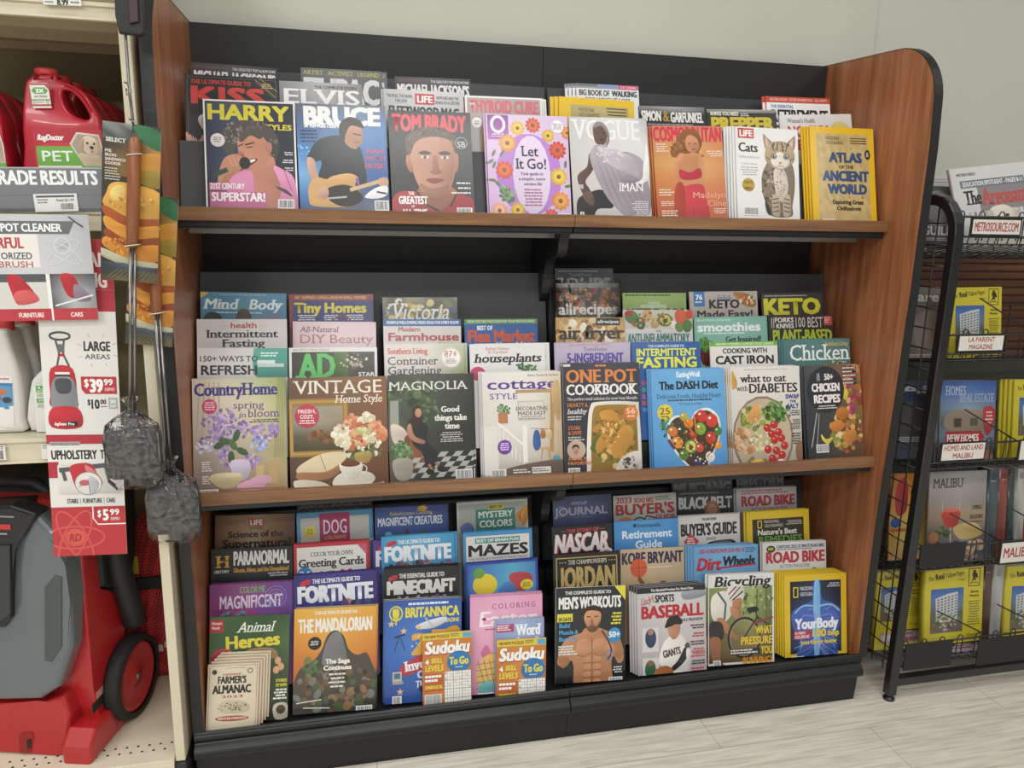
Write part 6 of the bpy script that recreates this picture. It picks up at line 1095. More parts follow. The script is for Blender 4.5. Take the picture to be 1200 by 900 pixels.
def a_bike(a):
    a.r(0, 0, 100, a.H, 'd6d4d0'); a.grid(1, 18, 97, a.H - 3, ['7a8a54 8c9a60 a0a874 6a7a4c', '6a7a48 7c8a54 94a068 5c6c40', '5c6438 707448 8a8c5c 4e5a34', '56502c 6c6038 7a6e44 4a4a2c', '4a3c24 5e4c2c 6a5834 443a24']); a.scatter(60, 40, 38, 24, 80, 1, 4, ['6f8048', '8a9a60', 'a8b078', '4c5c30', '5c6c3c'], 4, .4)
    a.l([(88, 20), (88, 100)], 2.4, '6a5c40'); a.l([(74, 22), (72, 80)], 1.6, '5a5030'); a.t('Bicycling', 9, 3, 94, 17, '24262a', 'S', shear=.18)
    a.b([(4, 34), (14, 24), (30, 24), (36, 36), (34, 56), (22, 66), (6, 60)], 'cfcac0'); a.l([(14, 24), (26, 40), (24, 62)], 3, '4a5a6a'); a.b([(26, 32), (30, 18), (44, 14), (54, 22), (52, 36), (44, 40), (34, 38)], 'cfc9c4'); a.l([(30, 28), (42, 17)], 2, '8a3a3c'); a.l([(36, 36), (52, 24)], 2, '2e2e32'); a.l([(32, 34), (48, 18)], 1.6, '2e2e32'); a.b([(38, 36), (50, 34), (48, 50), (40, 50), (36, 44)], 'a87454'); a.b([(34, 44), (46, 52), (52, 62), (46, 64), (34, 54)], 'b07c5c'); a.b([(12, 62), (22, 60), (36, 78), (44, 86), (40, 90), (26, 80)], 'a87250'); a.b([(2, 66), (20, 66), (22, 88), (4, 88)], '2c2c30'); a.b([(2, 88), (18, 88), (18, 116), (26, 126), (8, 122)], '8a5a3e')
    a.ring(54, 88, 24, 27, 3, '26262a'); a.ring(54, 88, 21.5, 24.5, .8, '9a9a96'); a.l([(54, 88), (74, 60), (96, 76)], 2.2, '3a3032'); a.l([(66, 70), (98, 62)], 2.4, '8a3038'); a.b([(58, 48), (72, 46), (76, 52), (62, 54)], '26262a'); a.l([(70, 50), (76, 66)], 1.6, '26262a')
    a.t('WHAT', 71, 73, 97, 84, 'd8b83a', 'b'); a.t('PRESSURE', 49, 87, 97, 98, 'd8b83a', 'b'); a.t('YOU', 79, 101, 97, 112, 'd8b83a', 'b'); a.t('RUNNING?', 52, 115, 97, 126, 'cf8e30', 'b'); a.r(32, 103, 78, 111, '2c2a24'); a.lines(33, 104, 77, 111, 2, 'd8d4cc', 4, 'l', .6); a.barcode(7, 117, 18, 128)
mag('bike', '3f', (830, 674), (907, 670.5), a_bike, 'cycling magazine with a helmeted rider bent over a wheel', stack=1, sd=(-.006, 0), spine='a8a49c', short='helmeted rider cycling magazine')
def a_body(a):
    a.r(0, 0, 100, a.H, 'd3b42e'); a.grid(9, 9, 91, a.H - 4, ['1f2230 2a3044 22263a', '1c2030 2c3a5c 20263c', '262c48 3c4e80 283050', '202a48 3a5488 242e50', '1c2440 30487a 202a48']); a.frame(14, 17, 22, 32, 1.5, 'd8bc3a'); a.t('NATIONAL', 25, 17, 48, 22, 'cfd0d4', 's'); a.t('GEOGRAPHIC', 25, 25, 56, 30, 'cfd0d4', 's'); a.lines(68, 13, 89, 20, 3, 'b8bcc4', 3, 'r')
    a.b([(46, 12), (58, 12), (60, 34), (76, 42), (90, 52), (88, 76), (80, 90), (82, 126), (22, 126), (24, 90), (14, 76), (11, 54), (26, 44), (44, 36)], '3c5a9c'); a.b([(48, 12), (56, 12), (57, 60), (54, 126), (48, 126), (46, 60)], '7ab0dc')
    rn = random.Random(5)
    for k in range(34):
        x, y = 14 + 74 * rn.random(), 44 + 76 * rn.random(); a.l([(52, 40 + y * .5), ((52 + x) / 2 + 6, y), (x, y + 8)], .7, ['7a9ad8', '9a7ac8', 'b49ad8', '5a8ad0', '8ac0e0'][k % 5], sm=4)
    for s in (-1, 1):
        a.l([(52, 46), (52 + s * 22, 44), (52 + s * 36, 54)], 2.4, '8ab4e0', sm=4); a.e(52 + s * 20, 64, 16, 13, '4a5eae', s * 20)
        for k in range(5): a.l([(52 + s * 5, 60 + 9 * k), (52 + s * 22, 58 + 10 * k), (52 + s * 28, 70 + 9 * k)], 1.2, '6f94cc', sm=4)
    a.t('YourBody', 16, 62, 86, 77, 'e2e4ea', 'x'); a.r(14, 79, 42, 91, 'a8344e'); a.t("A USER'S", 16, 80.5, 33, 84, 'e4d4d8', 'b'); a.t('GUIDE', 16, 85.5, 39, 90, 'e4d4d8', 'b'); a.t('100', 44, 78, 66, 89, 'd8c046', 'x'); a.t('things', 68, 80, 87, 88, 'd8c046', 'b'); a.t('you never knew', 25, 92, 83, 99, 'd8c046', 'b'); a.barcode(10, 115, 30, 126)
mag('body', '3f', (919, 674.8), (998.6, 670.6), a_body, 'yellow bordered anatomy magazine with a glowing blue torso', stack=5, sd=(-.0045, .0006), spine='cfb22e', short='yellow bordered anatomy magazine')
# ---- small books in front of the front row
def a_almanac(a):
    a.grid(0, 0, 100, a.H, ['cfc4aa d6ccb4 cfc4aa', 'd0c5ac d8ceb6 cfc4ab', 'c8bca2 d0c6ac c6baa0']); a.frame(3, 3, 97, a.H, .9, 'a8564a'); a.lines(30, 8, 80, 10, 1, '8a8070', 3, 'c'); a.e(13, 16, 5, 5, '3a342c'); a.ring(83, 15, 4.6, 4.6, 1.4, '3a342c'); a.t("HARRIS'", 30, 19, 66, 23.5, 'a8463e', 'b'); a.t("FARMER'S", 20, 25, 76, 40, '2a2622', 'b'); a.t('ALMANAC', 10, 43, 86, 60, '2a2622', 'x'); a.t('2023', 28, 64, 70, 69, 'a03a34', 'S')
    a.b([(20, 88), (30, 76), (48, 73), (70, 76), (84, 88), (76, 100), (30, 100)], 'c0b498'); a.scatter(52, 88, 28, 10, 60, .6, 2, ['5a5446', '8a826e', '3a362e', 'a89e86'], 4, .3); a.e(50, 111, 33, 5.5, 'a03c34'); a.t('WEATHER FORECASTS', 22, 108.5, 78, 113, 'e0d4bc', 'b')
r = mag('almanac', '3ff', (237.6, 779.4), (303.8, 776.5), a_almanac, 'cream farming almanac booklet at front of its pile, bottom left corner of the rack', stack=4, sd=(.0065, .0045), th=.0036, spine='b8ae98', name='almanac', cat='almanac', short='cream farming almanac pile')
def a_sudoku(a):
    a.grid(0, 0, 100, a.H, ['c07a34 c8863c c07a34', 'bc7030 c68040 b86c2c', 'b4662c be7838 b0622a']); a.r(0, 0, 100, 13, 'd0c048'); a.t('100 NEW PUZZLES', 4, 4, 54, 10, '8a3a2c', 'b'); a.lines(57, 3, 80, 10, 2, '5a5a30', 3); a.r(82, 2, 99, 12, '5aa0c8')
    a.t('Sudoku', 5, 18, 96, 44, '8a3020', 'x', shear=.12); a.t('Sudoku', 4, 16.5, 95, 42, 'eceae4', 'x', shear=.12); a.e(74, 60, 25, 22, '2f72a8'); a.t('To Go', 54, 50, 94, 66, 'd8cc48', 'x'); a.lines(64, 70, 84, 73, 1, 'd8dce0', 3, 'c'); a.t('4', 5, 52, 13, 62, 'eceae4', 'x'); a.t('SKILL', 17, 50, 40, 60, 'd8cc48', 'b', shear=.1); a.t('LEVELS', 5, 64, 42, 76, 'd8cc48', 'b', shear=.1)
    a.r(44, 78, 99, a.H - 2, 'e4e2dc')
    for k in range(10):
        q = .9 if k % 3 == 0 else .4; a.l([(44 + 6.1 * k, 78), (44 + 6.1 * k, a.H)], q, '6a6a68'); a.l([(44, 78 + 6 * k), (99, 78 + 6 * k)], q, '6a6a68')
    for k in range(12): a.t(str(1 + k * 5 % 9), 46 + 6.1 * (k * 7 % 9), 80 + 6 * (k % 7), 48 + 6.1 * (k * 7 % 9), 83 + 6 * (k % 7), '3a3a3a', 'r')
    a.r(4, 82, 42, 116, 'b05a2a'); a.lines(5, 84, 42, 100, 2, 'eceae4', 5, 'l', .6); a.t('DIABOLICAL', 5, 104, 41, 111, 'd8cc48', 'b'); a.barcode(4, 122, 38, 146)
mag('sudoku', '3ff', (495, 743.2), (552.4, 739), a_sudoku, 'small orange sudoku book in front of the blue inventions magazine', th=.006, spine='c8863c', name='puzzle_book', cat='puzzle book')
mag('sudoku2', '3ff', (582.4, 750.5), (640, 747.2), a_sudoku, 'small orange sudoku book in front of the pink coloring book', th=.006, spine='c8863c', name='puzzle_book', cat='puzzle book', off=-.002)
def a_word(a):
    a.grid(0, 0, 100, a.H, ['8a9ac0 9caccc 8a9ac0', '7a8ab8 8c9cc4 7a8ab8']); a.r(2, 8, 38, 24, 'a84a68'); a.lines(4, 10, 36, 22, 3, 'e8d0d8', 3, 'l', .6); a.t('Word', 42, 10, 92, 32, 'e8ecf2', 'S'); a.t('Search', 42, 36, 92, 54, 'e8ecf2', 'S')
mag('word', '3ff', (580.5, 727.5), (637.6, 724), a_word, 'small lilac word puzzle book tucked between the right sudoku book and the pink cover', off=.0062, th=.005, stack=1, sd=(.001, -.02), spine='b8b4bc', name='puzzle_book', cat='puzzle book', short='small lilac word puzzle book')
# ------------------------------------------------------------------ store shelving on the left
CREAM = mat('cream_enamel', 'cfc7ae', 0.45, noise=0.03, nscale=12)
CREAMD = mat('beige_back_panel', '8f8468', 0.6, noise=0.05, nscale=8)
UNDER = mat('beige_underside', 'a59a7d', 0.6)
DARKF = mat('dark_plastic_foot', '2c2b29', 0.5)
XL0, XR0 = -1.10, -.067
gond = empty('store_shelving', (-.6, .2, 0), 'cream metal store shelving at the left edge holding bottles and a carpet cleaner', 'shelving')
def gb(mb, name, m, parent=gond, **k):
    o = mb.build(name, m, parent, **k); o.location = (.6, -.2, 0) if parent is gond else (0, 0, 0); return o
gb(MB().box(-.0665, -.0445, -.04, .44, .112, 2.1, .002), 'upright_panel', CREAM)
gb(MB().box(-.071, -.042, -.045, .10, 0.0, .110, .003), 'upright_foot', DARKF)
gb(MB().box(XL0, XR0, .40, .42, .10, 2.1), 'back_panel', CREAMD)
for z0, z1, under in ((1.768, 1.80, 1), (1.360, 1.400, 1), (.868, .920, 1)):
    s = gb(MB().box(XL0, XR0 - .001, -.02, .40, z1 - .012, z1, .001), 'shelf', CREAM)
    f = MB().box(XL0, XR0 - .001, -.024, -.016, z0, z1 + .002, .0015); f.box(XL0, XR0 - .001, -.030, -.024, z1 - .006, z1 + .002, .001); f.box(XL0, XR0 - .001, -.030, -.024, z0, z0 + .005, .001)
    gb(f, 'price_channel', CREAM, s)
    u = MB()
    for k in range(3): u.box(XL0, XR0 - .001, .03 + .12 * k, .06 + .12 * k, z1 - .040, z1 - .012)
    gb(u, 'shelf_underside_rib', UNDER, s)
# perforated base deck
dk = bmesh.new(); holes = []
dkm = MB().box(XL0, XR0 - .001, -.05, .40, .105, .125, .0015); dkm.box(XL0, XR0 - .001, -.052, -.046, .0, .112)
deck = gb(dkm, 'base_deck', mat('beige_deck', 'd6ccb6', 0.5, noise=0.05, nscale=9))
hm = MB()
for r in range(2):
    for k in range(22):
        hx = -.085 - .0255 * k - .012 * r; hm.lathe([(.0032, .1251), (.0030, .1254)], (hx, .018 - .022 * r, 0), 'Z', 10)
ho = gb(hm, 'perforation', mat('hole_black', '0c0b0a', 0.9), deck)
# price labels on the shelf edges
def a_price(txt):
    def f(a):
        a.r(0, 0, 100, a.H, 'dfdfdc'); a.r(6, 4, 94, 9, '55585c'); a.lines(8, 13, 40, 26, 2, '77777a', 3); a.t(txt, 52, 13, 92, 19, '4a4a4c', 'm'); a.barcode(58, 23, 90, a.H - 3)
    return f
def px_card(name, cat, label, art, tl, tr, bl, y, thick=.0012, bg='ffffff', m=None, group=None, H=None):
    """flat printed card hanging in the plane Y = y through three pixel corners"""
    A, B, C3 = at_y(*tl, y), at_y(*tr, y), at_y(*bl, y); w = (B - A).length; h = (C3 - A).length; right = (B - A).normalized()
    up = (A - C3).normalized(); up = (up - right * up.dot(right)).normalized(); unit = w / 100
    a = Art(bg, H or h / unit); art(a); o = sign_obj(name, a, unit, None, thick, m=m, uv=h / a.H); place(o, A - up * h, right, up)
    return tag(o, label, cat, group)
# long grey sign in front of the bottles
def a_results(a):
    a.r(0, 0, 100, a.H, '77797d'); a.r(0, 0, 100, .8, 'a9abae'); a.r(0, a.H - 2, 100, a.H, '5c5e62'); a.r(0, a.H * .62, 100, a.H * .64, '6b6d71')
    a.t('GRADE RESULTS', 24.5, 2.2, 95.5, 12, 'eceeef', 'b')
px_card('shelf_sign', 'sign', 'long grey shelf sign with white RESULTS lettering below the red bottles', a_results, (-65, 195), (121, 196.5), (-65, 247.5), -.034)
px_card('price_label', 'price label', 'small white price label stuck on the long grey shelf sign', a_price('Retail $21.99'), (38.5, 227.5), (89.5, 226.5), (41, 248.5), -.0365, group='shelf price labels')
def a_899(a):
    a.r(0, 0, 100, a.H, 'dfdfdc'); a.t('8.99', 36, 12, 66, 34, '2c2c2e', 'b'); a.lines(4, 8, 28, 30, 3, '77777a', 3); a.lines(72, 12, 96, 30, 2, '77777a', 5)
px_card('price_label', 'price label', 'white price label reading 8.99 on the topmost cream shelf edge', a_899, (49, -9), (94, -7), (49.5, 5), -.0345, group='shelf price labels')
px_card('price_label', 'price label', 'white price label at the left edge below the white jug with the blue label', a_price('1.99'), (-20, 523), (5.5, 522), (-19, 540), -.0325, group='shelf price labels')
px_card('price_label', 'price label', 'white price label below the green labelled white jug beside the upholstery sign', a_price('3.49'), (48, 521.5), (70, 521), (49, 538), -.0325, group='shelf price labels')

# ---- bottles
def curve_solid(splines, half, bev, res=3):
    c = bpy.data.curves.new('outline', 'CURVE'); c.dimensions = '2D'; c.fill_mode = 'BOTH'; c.extrude = half - bev; c.bevel_depth = bev; c.offset = -bev; c.bevel_resolution = res
    for pts in splines:
        sp = c.splines.new('POLY'); sp.points.add(len(pts) - 1); sp.use_cyclic_u = True
        for q, p in zip(sp.points, pts): q.co = (p[0], p[1], 0, 1)
    o = bpy.data.objects.new('outline', c); me = bpy.data.meshes.new_from_object(o); bpy.data.objects.remove(o)
    for v in me.vertices: x, y, z = v.co; v.co = (x, -z, y)
    me.flip_normals() if False else None
    return me
def mesh_obj(name, me, m, parent, smooth=True):
    me.name = name; me.materials.clear(); me.materials.append(m)
    if smooth:
        for p in me.polygons: p.use_smooth = True
    o = bpy.data.objects.new(name, me); COL.objects.link(o); o.parent = parent
    b = bmesh.new(); b.from_mesh(me); bmesh.ops.remove_doubles(b, verts=b.verts[:], dist=1e-5); bmesh.ops.recalc_face_normals(b, faces=b.faces[:]); b.to_mesh(me); b.free()
    d = o.modifiers.new('smooth', 'WEIGHTED_NORMAL') if False else None
    return o
def taper_neck(me, z0, z1, k=.52):
    for v in me.vertices:
        t = min(1, max(0, (v.co.z - z0) / (z1 - z0))); v.co.y *= 1 - k * t * t * (3 - 2 * t)
    return me
REDP = mat('red_plastic', 'b0202f', 0.32, coat=0.2)
REDC = mat('red_cap', 'c03a35', 0.45)
def pxp(pts, y): return [(v.x, v.z) for v in (at_y(px, py, y) for px, py in pts)]
YB = .02
zz = lambda pts: [(x / 6.43, 60 + q / 6.43) for x, q in pts]
outer = pxp(zz([(162, 240), (172, 205), (210, 172), (215, 158), (388, 158), (396, 190), (455, 215), (560, 262), (640, 330), (700, 420), (745, 500), (762, 580), (770, 700), (772, 960), (200, 960), (176, 720), (164, 540), (160, 380)]), YB)
hole = pxp(zz([(452, 285), (500, 288), (555, 325), (605, 380), (645, 440), (668, 492), (655, 512), (610, 508), (545, 480), (490, 425), (455, 350)]), YB)
bz = min(p[1] for p in outer); outer = [(x, bz if z < bz + .004 else z) for x, z in outer]; bx = outer[-4][0]; bx = min(p[0] for p in outer); zsh = 0
outer = [(x, 1.4025 if z == bz else z) for x, z in outer]; bz = 1.4025
loc = lambda P: [((x - bx), (z - bz)) for x, z in P]
bottle = empty('cleaner_bottle', (bx, YB + .040, 1.4025), 'red cleaner jug with green PET label and puppy photo, front of the bottle row', 'bottle', 'red cleaner bottles on the upper shelf')
osm = smooth_pts(loc(outer), True, 3); hsm = smooth_pts(loc(hole), True, 3); lowz = min(p[1] for p in osm); osm = [(x, max(z, .0)) for x, z in osm]
mesh_obj('bottle_body', taper_neck(curve_solid([osm, hsm[::-1]], .040, .008, 3), .165, .275), REDP, bottle, True)
capx = loc(pxp(zz([(300, 160)]), YB))[0]; capr = (pxp(zz([(390, 130)]), YB)[0][0] - pxp(zz([(212, 130)]), YB)[0][0]) / 2
ct = loc(pxp(zz([(300, 112)]), YB))[0][1]
cm = MB().lathe([(capr * .96, 0), (capr, .003), (capr, ct - capx[1] - .002), (capr * .9, ct - capx[1] + .001)], (capx[0], 0, capx[1]), 'Z', 28)
cm.build('cap', REDC, bottle)
def a_pet(a):
    a.r(0, 0, 100, a.H, 'b22433'); a.b([(4, 30), (30, 20), (70, 24), (99, 30), (99, a.H), (4, a.H)], 'b83040'); a.t('RugDoctor', 6, 8, 44, 17, 'ecebe9', 'x', shear=.2); a.r(3, 26, 100, a.H, '6fae48'); a.t('PET', 10, 33, 55, 49, 'eef4ea', 'm'); a.r(3, 56, 66, a.H - 2, 'e8e8e4'); a.t('DEEP CARPET CLEANER', 12, 59, 60, 64, '4a4a4a', 'm')
    hexp = [(52, 22), (64, 4), (96, 8), (100, 30), (100, 56), (70, 56)]; a.poly(hexp, 'd6cfc4'); a.poly([(55, 23), (65, 7), (95, 10), (98, 30), (98, 54), (71, 54)], 'a8988a')
    a.b([(70, 16), (76, 10), (86, 11), (92, 18), (94, 30), (88, 38), (78, 38), (72, 30)], 'd2bfa4'); a.b([(68, 18), (74, 12), (72, 28), (68, 32), (64, 26)], 'b89a7c'); a.b([(92, 16), (96, 24), (95, 36), (91, 32)], 'b89a7c'); a.e(78, 21, 1.8, 2, '2a2220'); a.e(88, 22, 1.8, 2, '2a2220'); a.b([(81, 26), (86, 26), (86, 30), (82, 30)], '2a2422'); a.e(84, 34, 2.4, 1.6, 'b06a68'); a.b([(66, 36), (80, 40), (92, 40), (98, 50), (98, 54), (72, 54), (64, 44)], 'c9b598')
def a_3x(a):
    a.r(0, 0, 100, a.H, 'dcdcd6'); a.poly([(22, 26), (78, 26), (96, 44), (78, 62), (22, 62), (4, 44)], '5c9a4a'); a.t('3X', 28, 33, 72, 56, 'eef4ea', 'x'); a.t('ACTION', 16, 70, 84, 82, '8a4a4a', 'b'); a.r(0, 2, 100, 12, 'b83a44'); a.poly([(78, 12), (100, 12), (100, 40)], 'b83a44'); a.r(0, 92, 100, 98, '5c9a4a'); a.ring(14, 108, 7, 7, 3, '5c9a4a'); a.ring(84, 108, 7, 7, 3, '5c9a4a'); a.lines(26, 104, 74, 114, 2, 'c87a7a', 3); a.r(0, 120, 100, 130, 'b83a44')
def decal(art, name, parent, tl, tr, bl, y, bg='ffffff'):
    """printed label on a part; corners in pixels in the plane Y = y, placed relative to the parent"""
    o = px_card('decal', 'x', 'x', art, tl, tr, bl, y, .0004, bg, INK); o.name = name
    del o['label']; del o['category']
    M = o.matrix_world.copy(); bpy.context.view_layer.update(); o.parent = parent; o.matrix_parent_inverse = Matrix.Identity(4); o.matrix_basis = parent.matrix_world.inverted() @ M
    return o
bpy.context.view_layer.update()
decal(a_pet, 'label', bottle, (37, 151), (118, 152), (38, 200), YB - .0007)
decal(a_3x, 'sticker', bottle, (34, 97), (56, 97), (34.5, 126.5), YB - .0007)
nth = ['second', 'third', 'fourth', 'fifth']
for i in range(3):
    c = copy_tree(bottle); c.location = bottle.location + Vector((.003 * i, .083 * (i + 1), 0))
    c['label'] = nth[i] + ' red cleaner jug back in the row behind the front PET jug'
for i in range(3):
    c = copy_tree(bottle); c.location = bottle.location + Vector((-.186, .002 + .083 * i, 0)); c['label'] = ['front', 'second', 'third'][i] + ' red cleaner jug in the row cut off by the left picture edge'

WHP = mat('white_plastic', 'd9d8d3', 0.35, coat=0.1)
def white_jug(name, label, px_out, y, half, art, ltl, ltr, lbl, cap=None):
    P = pxp(px_out, y); x0 = min(p[0] for p in P); z0 = min(p[1] for p in P)
    e = empty(name, (x0, y + half, .9208), label, 'bottle', 'white cleaner bottles on the lower shelf')
    mesh_obj('bottle_body', curve_solid([[(a, max(b, 0)) for a, b in smooth_pts([(a - x0, b - z0) for a, b in P], True, 3)]], half, .012, 4), WHP, e)
    bpy.context.view_layer.update(); decal(art, 'label', e, ltl, ltr, lbl, y - .0007)
    if cap:
        q = pxp(cap, y); r = (q[1][0] - q[0][0]) / 2
        MB().lathe([(r * .98, 0), (r, .002), (r, q[1][1] * 0 + .028), (r * .8, .034)], ((q[0][0] + q[1][0]) / 2 - x0, 0, q[0][1] - z0 - .002), 'Z', 24).build('cap', REDC, e)
    return e
def a_blue(a):
    a.r(0, 0, 100, a.H, 'e6e6e2'); a.t('RugDoctor', 18, 4, 92, 14, 'b03038', 'x', shear=.2); a.r(0, 26, 100, 40, '3c7ab4'); a.b([(0, 40), (70, 38), (100, 44), (100, 110), (0, 110)], '5a9ac8'); a.e(60, 60, 22, 12, 'c46a4a'); a.e(40, 84, 22, 12, '8a4a3a'); a.e(80, 90, 16, 12, '3a3c40'); a.e(78, 120, 10, 5, '4a8abc')
def a_upelim(a):
    a.r(0, 0, 100, a.H, 'e6e6e2'); a.r(10, 0, 100, 34, '5ba84a'); a.t('UP', 20, 5, 90, 18, 'eef6ea', 'b'); a.t('ELIM', 16, 23, 90, 30, 'eef6ea', 'b'); a.lines(12, 40, 96, 56, 3, '8a8a88', 4); a.r(10, 62, 100, 84, '5ba84a'); a.lines(16, 66, 92, 80, 3, 'd0e8c8', 4); a.lines(12, 90, 96, 110, 4, 'a8a8a4', 6)
wj = white_jug('cleaner_bottle', 'white cleaner jug with blue label at the left picture edge on the lower shelf', [(-52, 470), (-46, 440), (-22, 410), (-9, 398), (7, 398), (12, 412), (23, 445), (27, 470), (28.5, 500), (27, 517), (-50, 518)], .03, .04, a_blue, (-22, 440), (14, 441), (-21, 500), [(-10, 399), (10, 399)])
for i in range(2):
    c = copy_tree(wj); c.location = wj.location + Vector((.012 + .014 * i, .084 * (i + 1), 0)); c['label'] = ['second', 'third'][i] + ' white jug back, behind the jug with blue label at the picture edge'
white_jug('cleaner_bottle', 'white cleaner jug with green label, half hidden by the large areas sign', [(35, 465), (42, 450), (56, 440), (70, 440), (80, 452), (92, 470), (94, 514), (36, 515)], .03, .035, a_upelim, (39, 452), (66, 452), (39.5, 506))

# ---- hanging price signs
def a_spot(a):
    a.grid(0, 0, 100, a.H, ['b9bbbf c6c8cb b5b7bb', 'c2c4c7 cdced1 bcbec2', 'b4b6ba c2c4c7 b2b4b8']); a.poly([(0, 5), (89, 5), (84, 14.5), (0, 14.5)], '6a6c70'); a.t('SPOT CLEANER', 30, 6.8, 79, 12.8, 'eef0f0', 'b'); a.l([(26, 9.8), (28.6, 9.8)], .8, 'eef0f0')
    a.r(0, 14.5, 60, 39, 'e6e4df'); a.t('POWERFUL', 6, 17, 49, 25, 'b84048', 'b'); a.t('MOTORIZED', 17, 28, 54.5, 33, '4a4c50', 'm'); a.t('BRUSH', 29, 34.5, 54.5, 39, 'b4606a', 'm')
    a.ring(78, 23, 6, 6, .8, 'd9dbde'); a.t('RD', 74.5, 20.5, 82, 25.5, 'a9abae', 'b', shear=.15); a.ring(78, 28, 15, 5, .8, 'd2d4d7', rot=30); a.ring(78, 28, 15, 5, .8, 'd2d4d7', rot=-35)
    a.r(0, 44, 66, 70, 'd3d1cd'); a.r(28, 44, 66, 50, '55565a'); a.b([(34, 46), (42, 45), (52, 56), (54, 64), (40, 66), (36, 58)], 'b02c34'); a.b([(38, 58), (50, 56), (56, 64), (40, 67)], 'c85a5a'); a.r(63, 44, 66, 70, 'ecebe8'); a.r(66, 44, 100, 70, '4c5058'); a.grid(66, 44, 100, 70, ['4a3c40 7a6a6c 3a4a54', '6a6e74 b4b6b8 8a9096', '44484c b0b2b4 8e9296']); a.b([(74, 45), (84, 45), (88, 56), (86, 62), (78, 60)], 'b02c34'); a.b([(84, 52), (92, 56), (96, 64), (84, 64)], '8a7a8c'); a.l([(68, 68), (98, 60)], 1.2, 'e4e4e4')
    a.r(0, 70, 66, a.H, 'b83c44'); a.t('FURNITURE', 39.5, 73, 58.5, 76.5, 'f0dcdc', 'b'); a.r(66, 70, 100, a.H, 'b83c44'); a.t('CARS', 79, 73, 88.5, 76.5, 'f0dcdc', 'b'); a.r(64.5, 70, 66, a.H, 'ecebe8')
px_card('hanging_sign', 'sign', 'grey and white spot cleaner sign hanging over the taller red sign', a_spot, (-56, 250), (103, 251.5), (-56, 376.5), -.062, .0012, H=79)
tie = MB().tube([at_y(80, 254, -.064), at_y(88, 260, -.066), at_y(97, 266, -.064)], .0011, 6)
tag(tie.build('cable_tie', mat('black_plastic', '18181a', 0.4)), 'black cable tie poking from the spot cleaner sign', 'cable tie')
def a_tall(a):
    a.r(0, 0, 100, a.H, 'e0dfdb'); a.r(0, 0, 100, 87, 'b03440'); a.r(0, 60, 100, 61, 'c05a62'); a.t('TOTAL', 30, 16, 90, 33, 'eee4e2', 'b'); a.t('CLEANING', 10, 40, 91, 58, 'eee4e2', 'b')
    a.t('LARGE', 56, 124, 91, 136, '2f3032', 'b'); a.t('AREAS', 57, 140, 90, 146, '4a4b4d', 'm')
    for k in range(8): q = math.radians(45 * k + 20); a.l([(74 + 22 * math.cos(q), 135 + 17 * math.sin(q)), (74 + 28 * math.cos(q), 135 + 22 * math.sin(q))], .8, 'a8a8a6')
    a.r(50, 168, 97, 190, 'b83840'); a.poly([(50, 184), (56, 191), (50, 191)], 'e0dfdb'); a.t('$', 54, 171, 60, 181, 'f2eeec', 'b'); a.t('39', 61, 171, 79, 188, 'f4f2f0', 'x'); a.t('99', 80, 171, 92, 179, 'f2eeec', 'b'); a.t('DEMO', 81, 182, 94, 186, 'f0dcdc', 'm')
    a.t('$', 57, 197, 61, 204, '3a3a3c', 'b'); a.t('10', 62, 197, 73, 209, '2f3032', 'b'); a.t('00', 74, 197, 82, 203, '2f3032', 'b'); a.l([(74, 206), (83, 206)], 1, 'b83840'); a.r(85, 195, 97, 209, 'a8a9ab'); a.t('2ND', 87, 197, 95, 202, 'e8e8e8', 'b'); a.t('DAY', 87, 203.5, 95, 207.5, 'e8e8e8', 'b')
    a.ring(26, 118, 13, 4.6, 2.6, '4a4b50'); a.l([(20, 122), (24, 140), (20, 156)], 2.6, '55565c'); a.l([(31, 122), (29, 140), (36, 156)], 2.6, '55565c'); a.r(22, 128, 31, 138, '6a6c72'); a.r(22, 140, 31, 143, 'b02c34'); a.b([(12, 158), (40, 158), (44, 196), (42, 206), (10, 206), (9, 190)], 'b5303a'); a.b([(14, 172), (40, 172), (42, 214), (12, 214)], '85888e'); a.b([(17, 172), (36, 172), (35, 188), (19, 188)], '4c4e54'); a.l([(17, 164), (36, 164)], 3, 'e4e2de'); a.l([(17, 167), (36, 167)], 2, '2c2d30'); a.b([(10, 208), (44, 208), (47, 232), (8, 232)], 'b8303a'); a.t('RugDoctor', 12, 226, 28, 230, 'f0e8e6', 'b', shear=.2); a.r(28, 225, 43, 231, '2c2c2e'); a.t('Pro', 30, 226, 38, 230, 'f0e8e6', 'b')
    a.r(0, 242, 100, 254, 'b03440'); a.r(4, 251, 44, 257, 'a8a9ab'); a.t('MOTORIZED HEAD', 6, 252.4, 42, 255.6, '6a6a6c', 'b'); a.r(0, 256, 100, 284, 'e2e0dc'); a.t('UPHOLSTERY', 5, 262, 66, 274, '2c2d2f', 'b'); a.t('TOOL', 70, 262, 94, 274, '2c2d2f', 'b'); a.r(0, 277, 14, 298, 'b03440')
    a.b(rrect(12, 279, 98, 320, 5), 'cfcdc9'); a.l([(14, 288), (80, 282)], 6, '55575c'); a.l([(18, 286), (22, 302)], 5, '55575c'); a.b([(30, 282), (56, 280), (66, 300), (60, 314), (38, 314), (30, 296)], 'b43038'); a.b([(48, 282), (62, 290), (72, 306), (60, 310)], 'c8787c'); a.e(52, 306, 18, 15, 'dcdad6'); a.ring(52, 306, 18, 15, 1, '8a8a8c'); a.l([(40, 310), (52, 300), (54, 320)], 1, '55565a'); a.e(47, 305, 7, 4, 'b8606a'); a.b([(54, 296), (66, 304), (64, 315), (55, 319)], 'b8bac0')
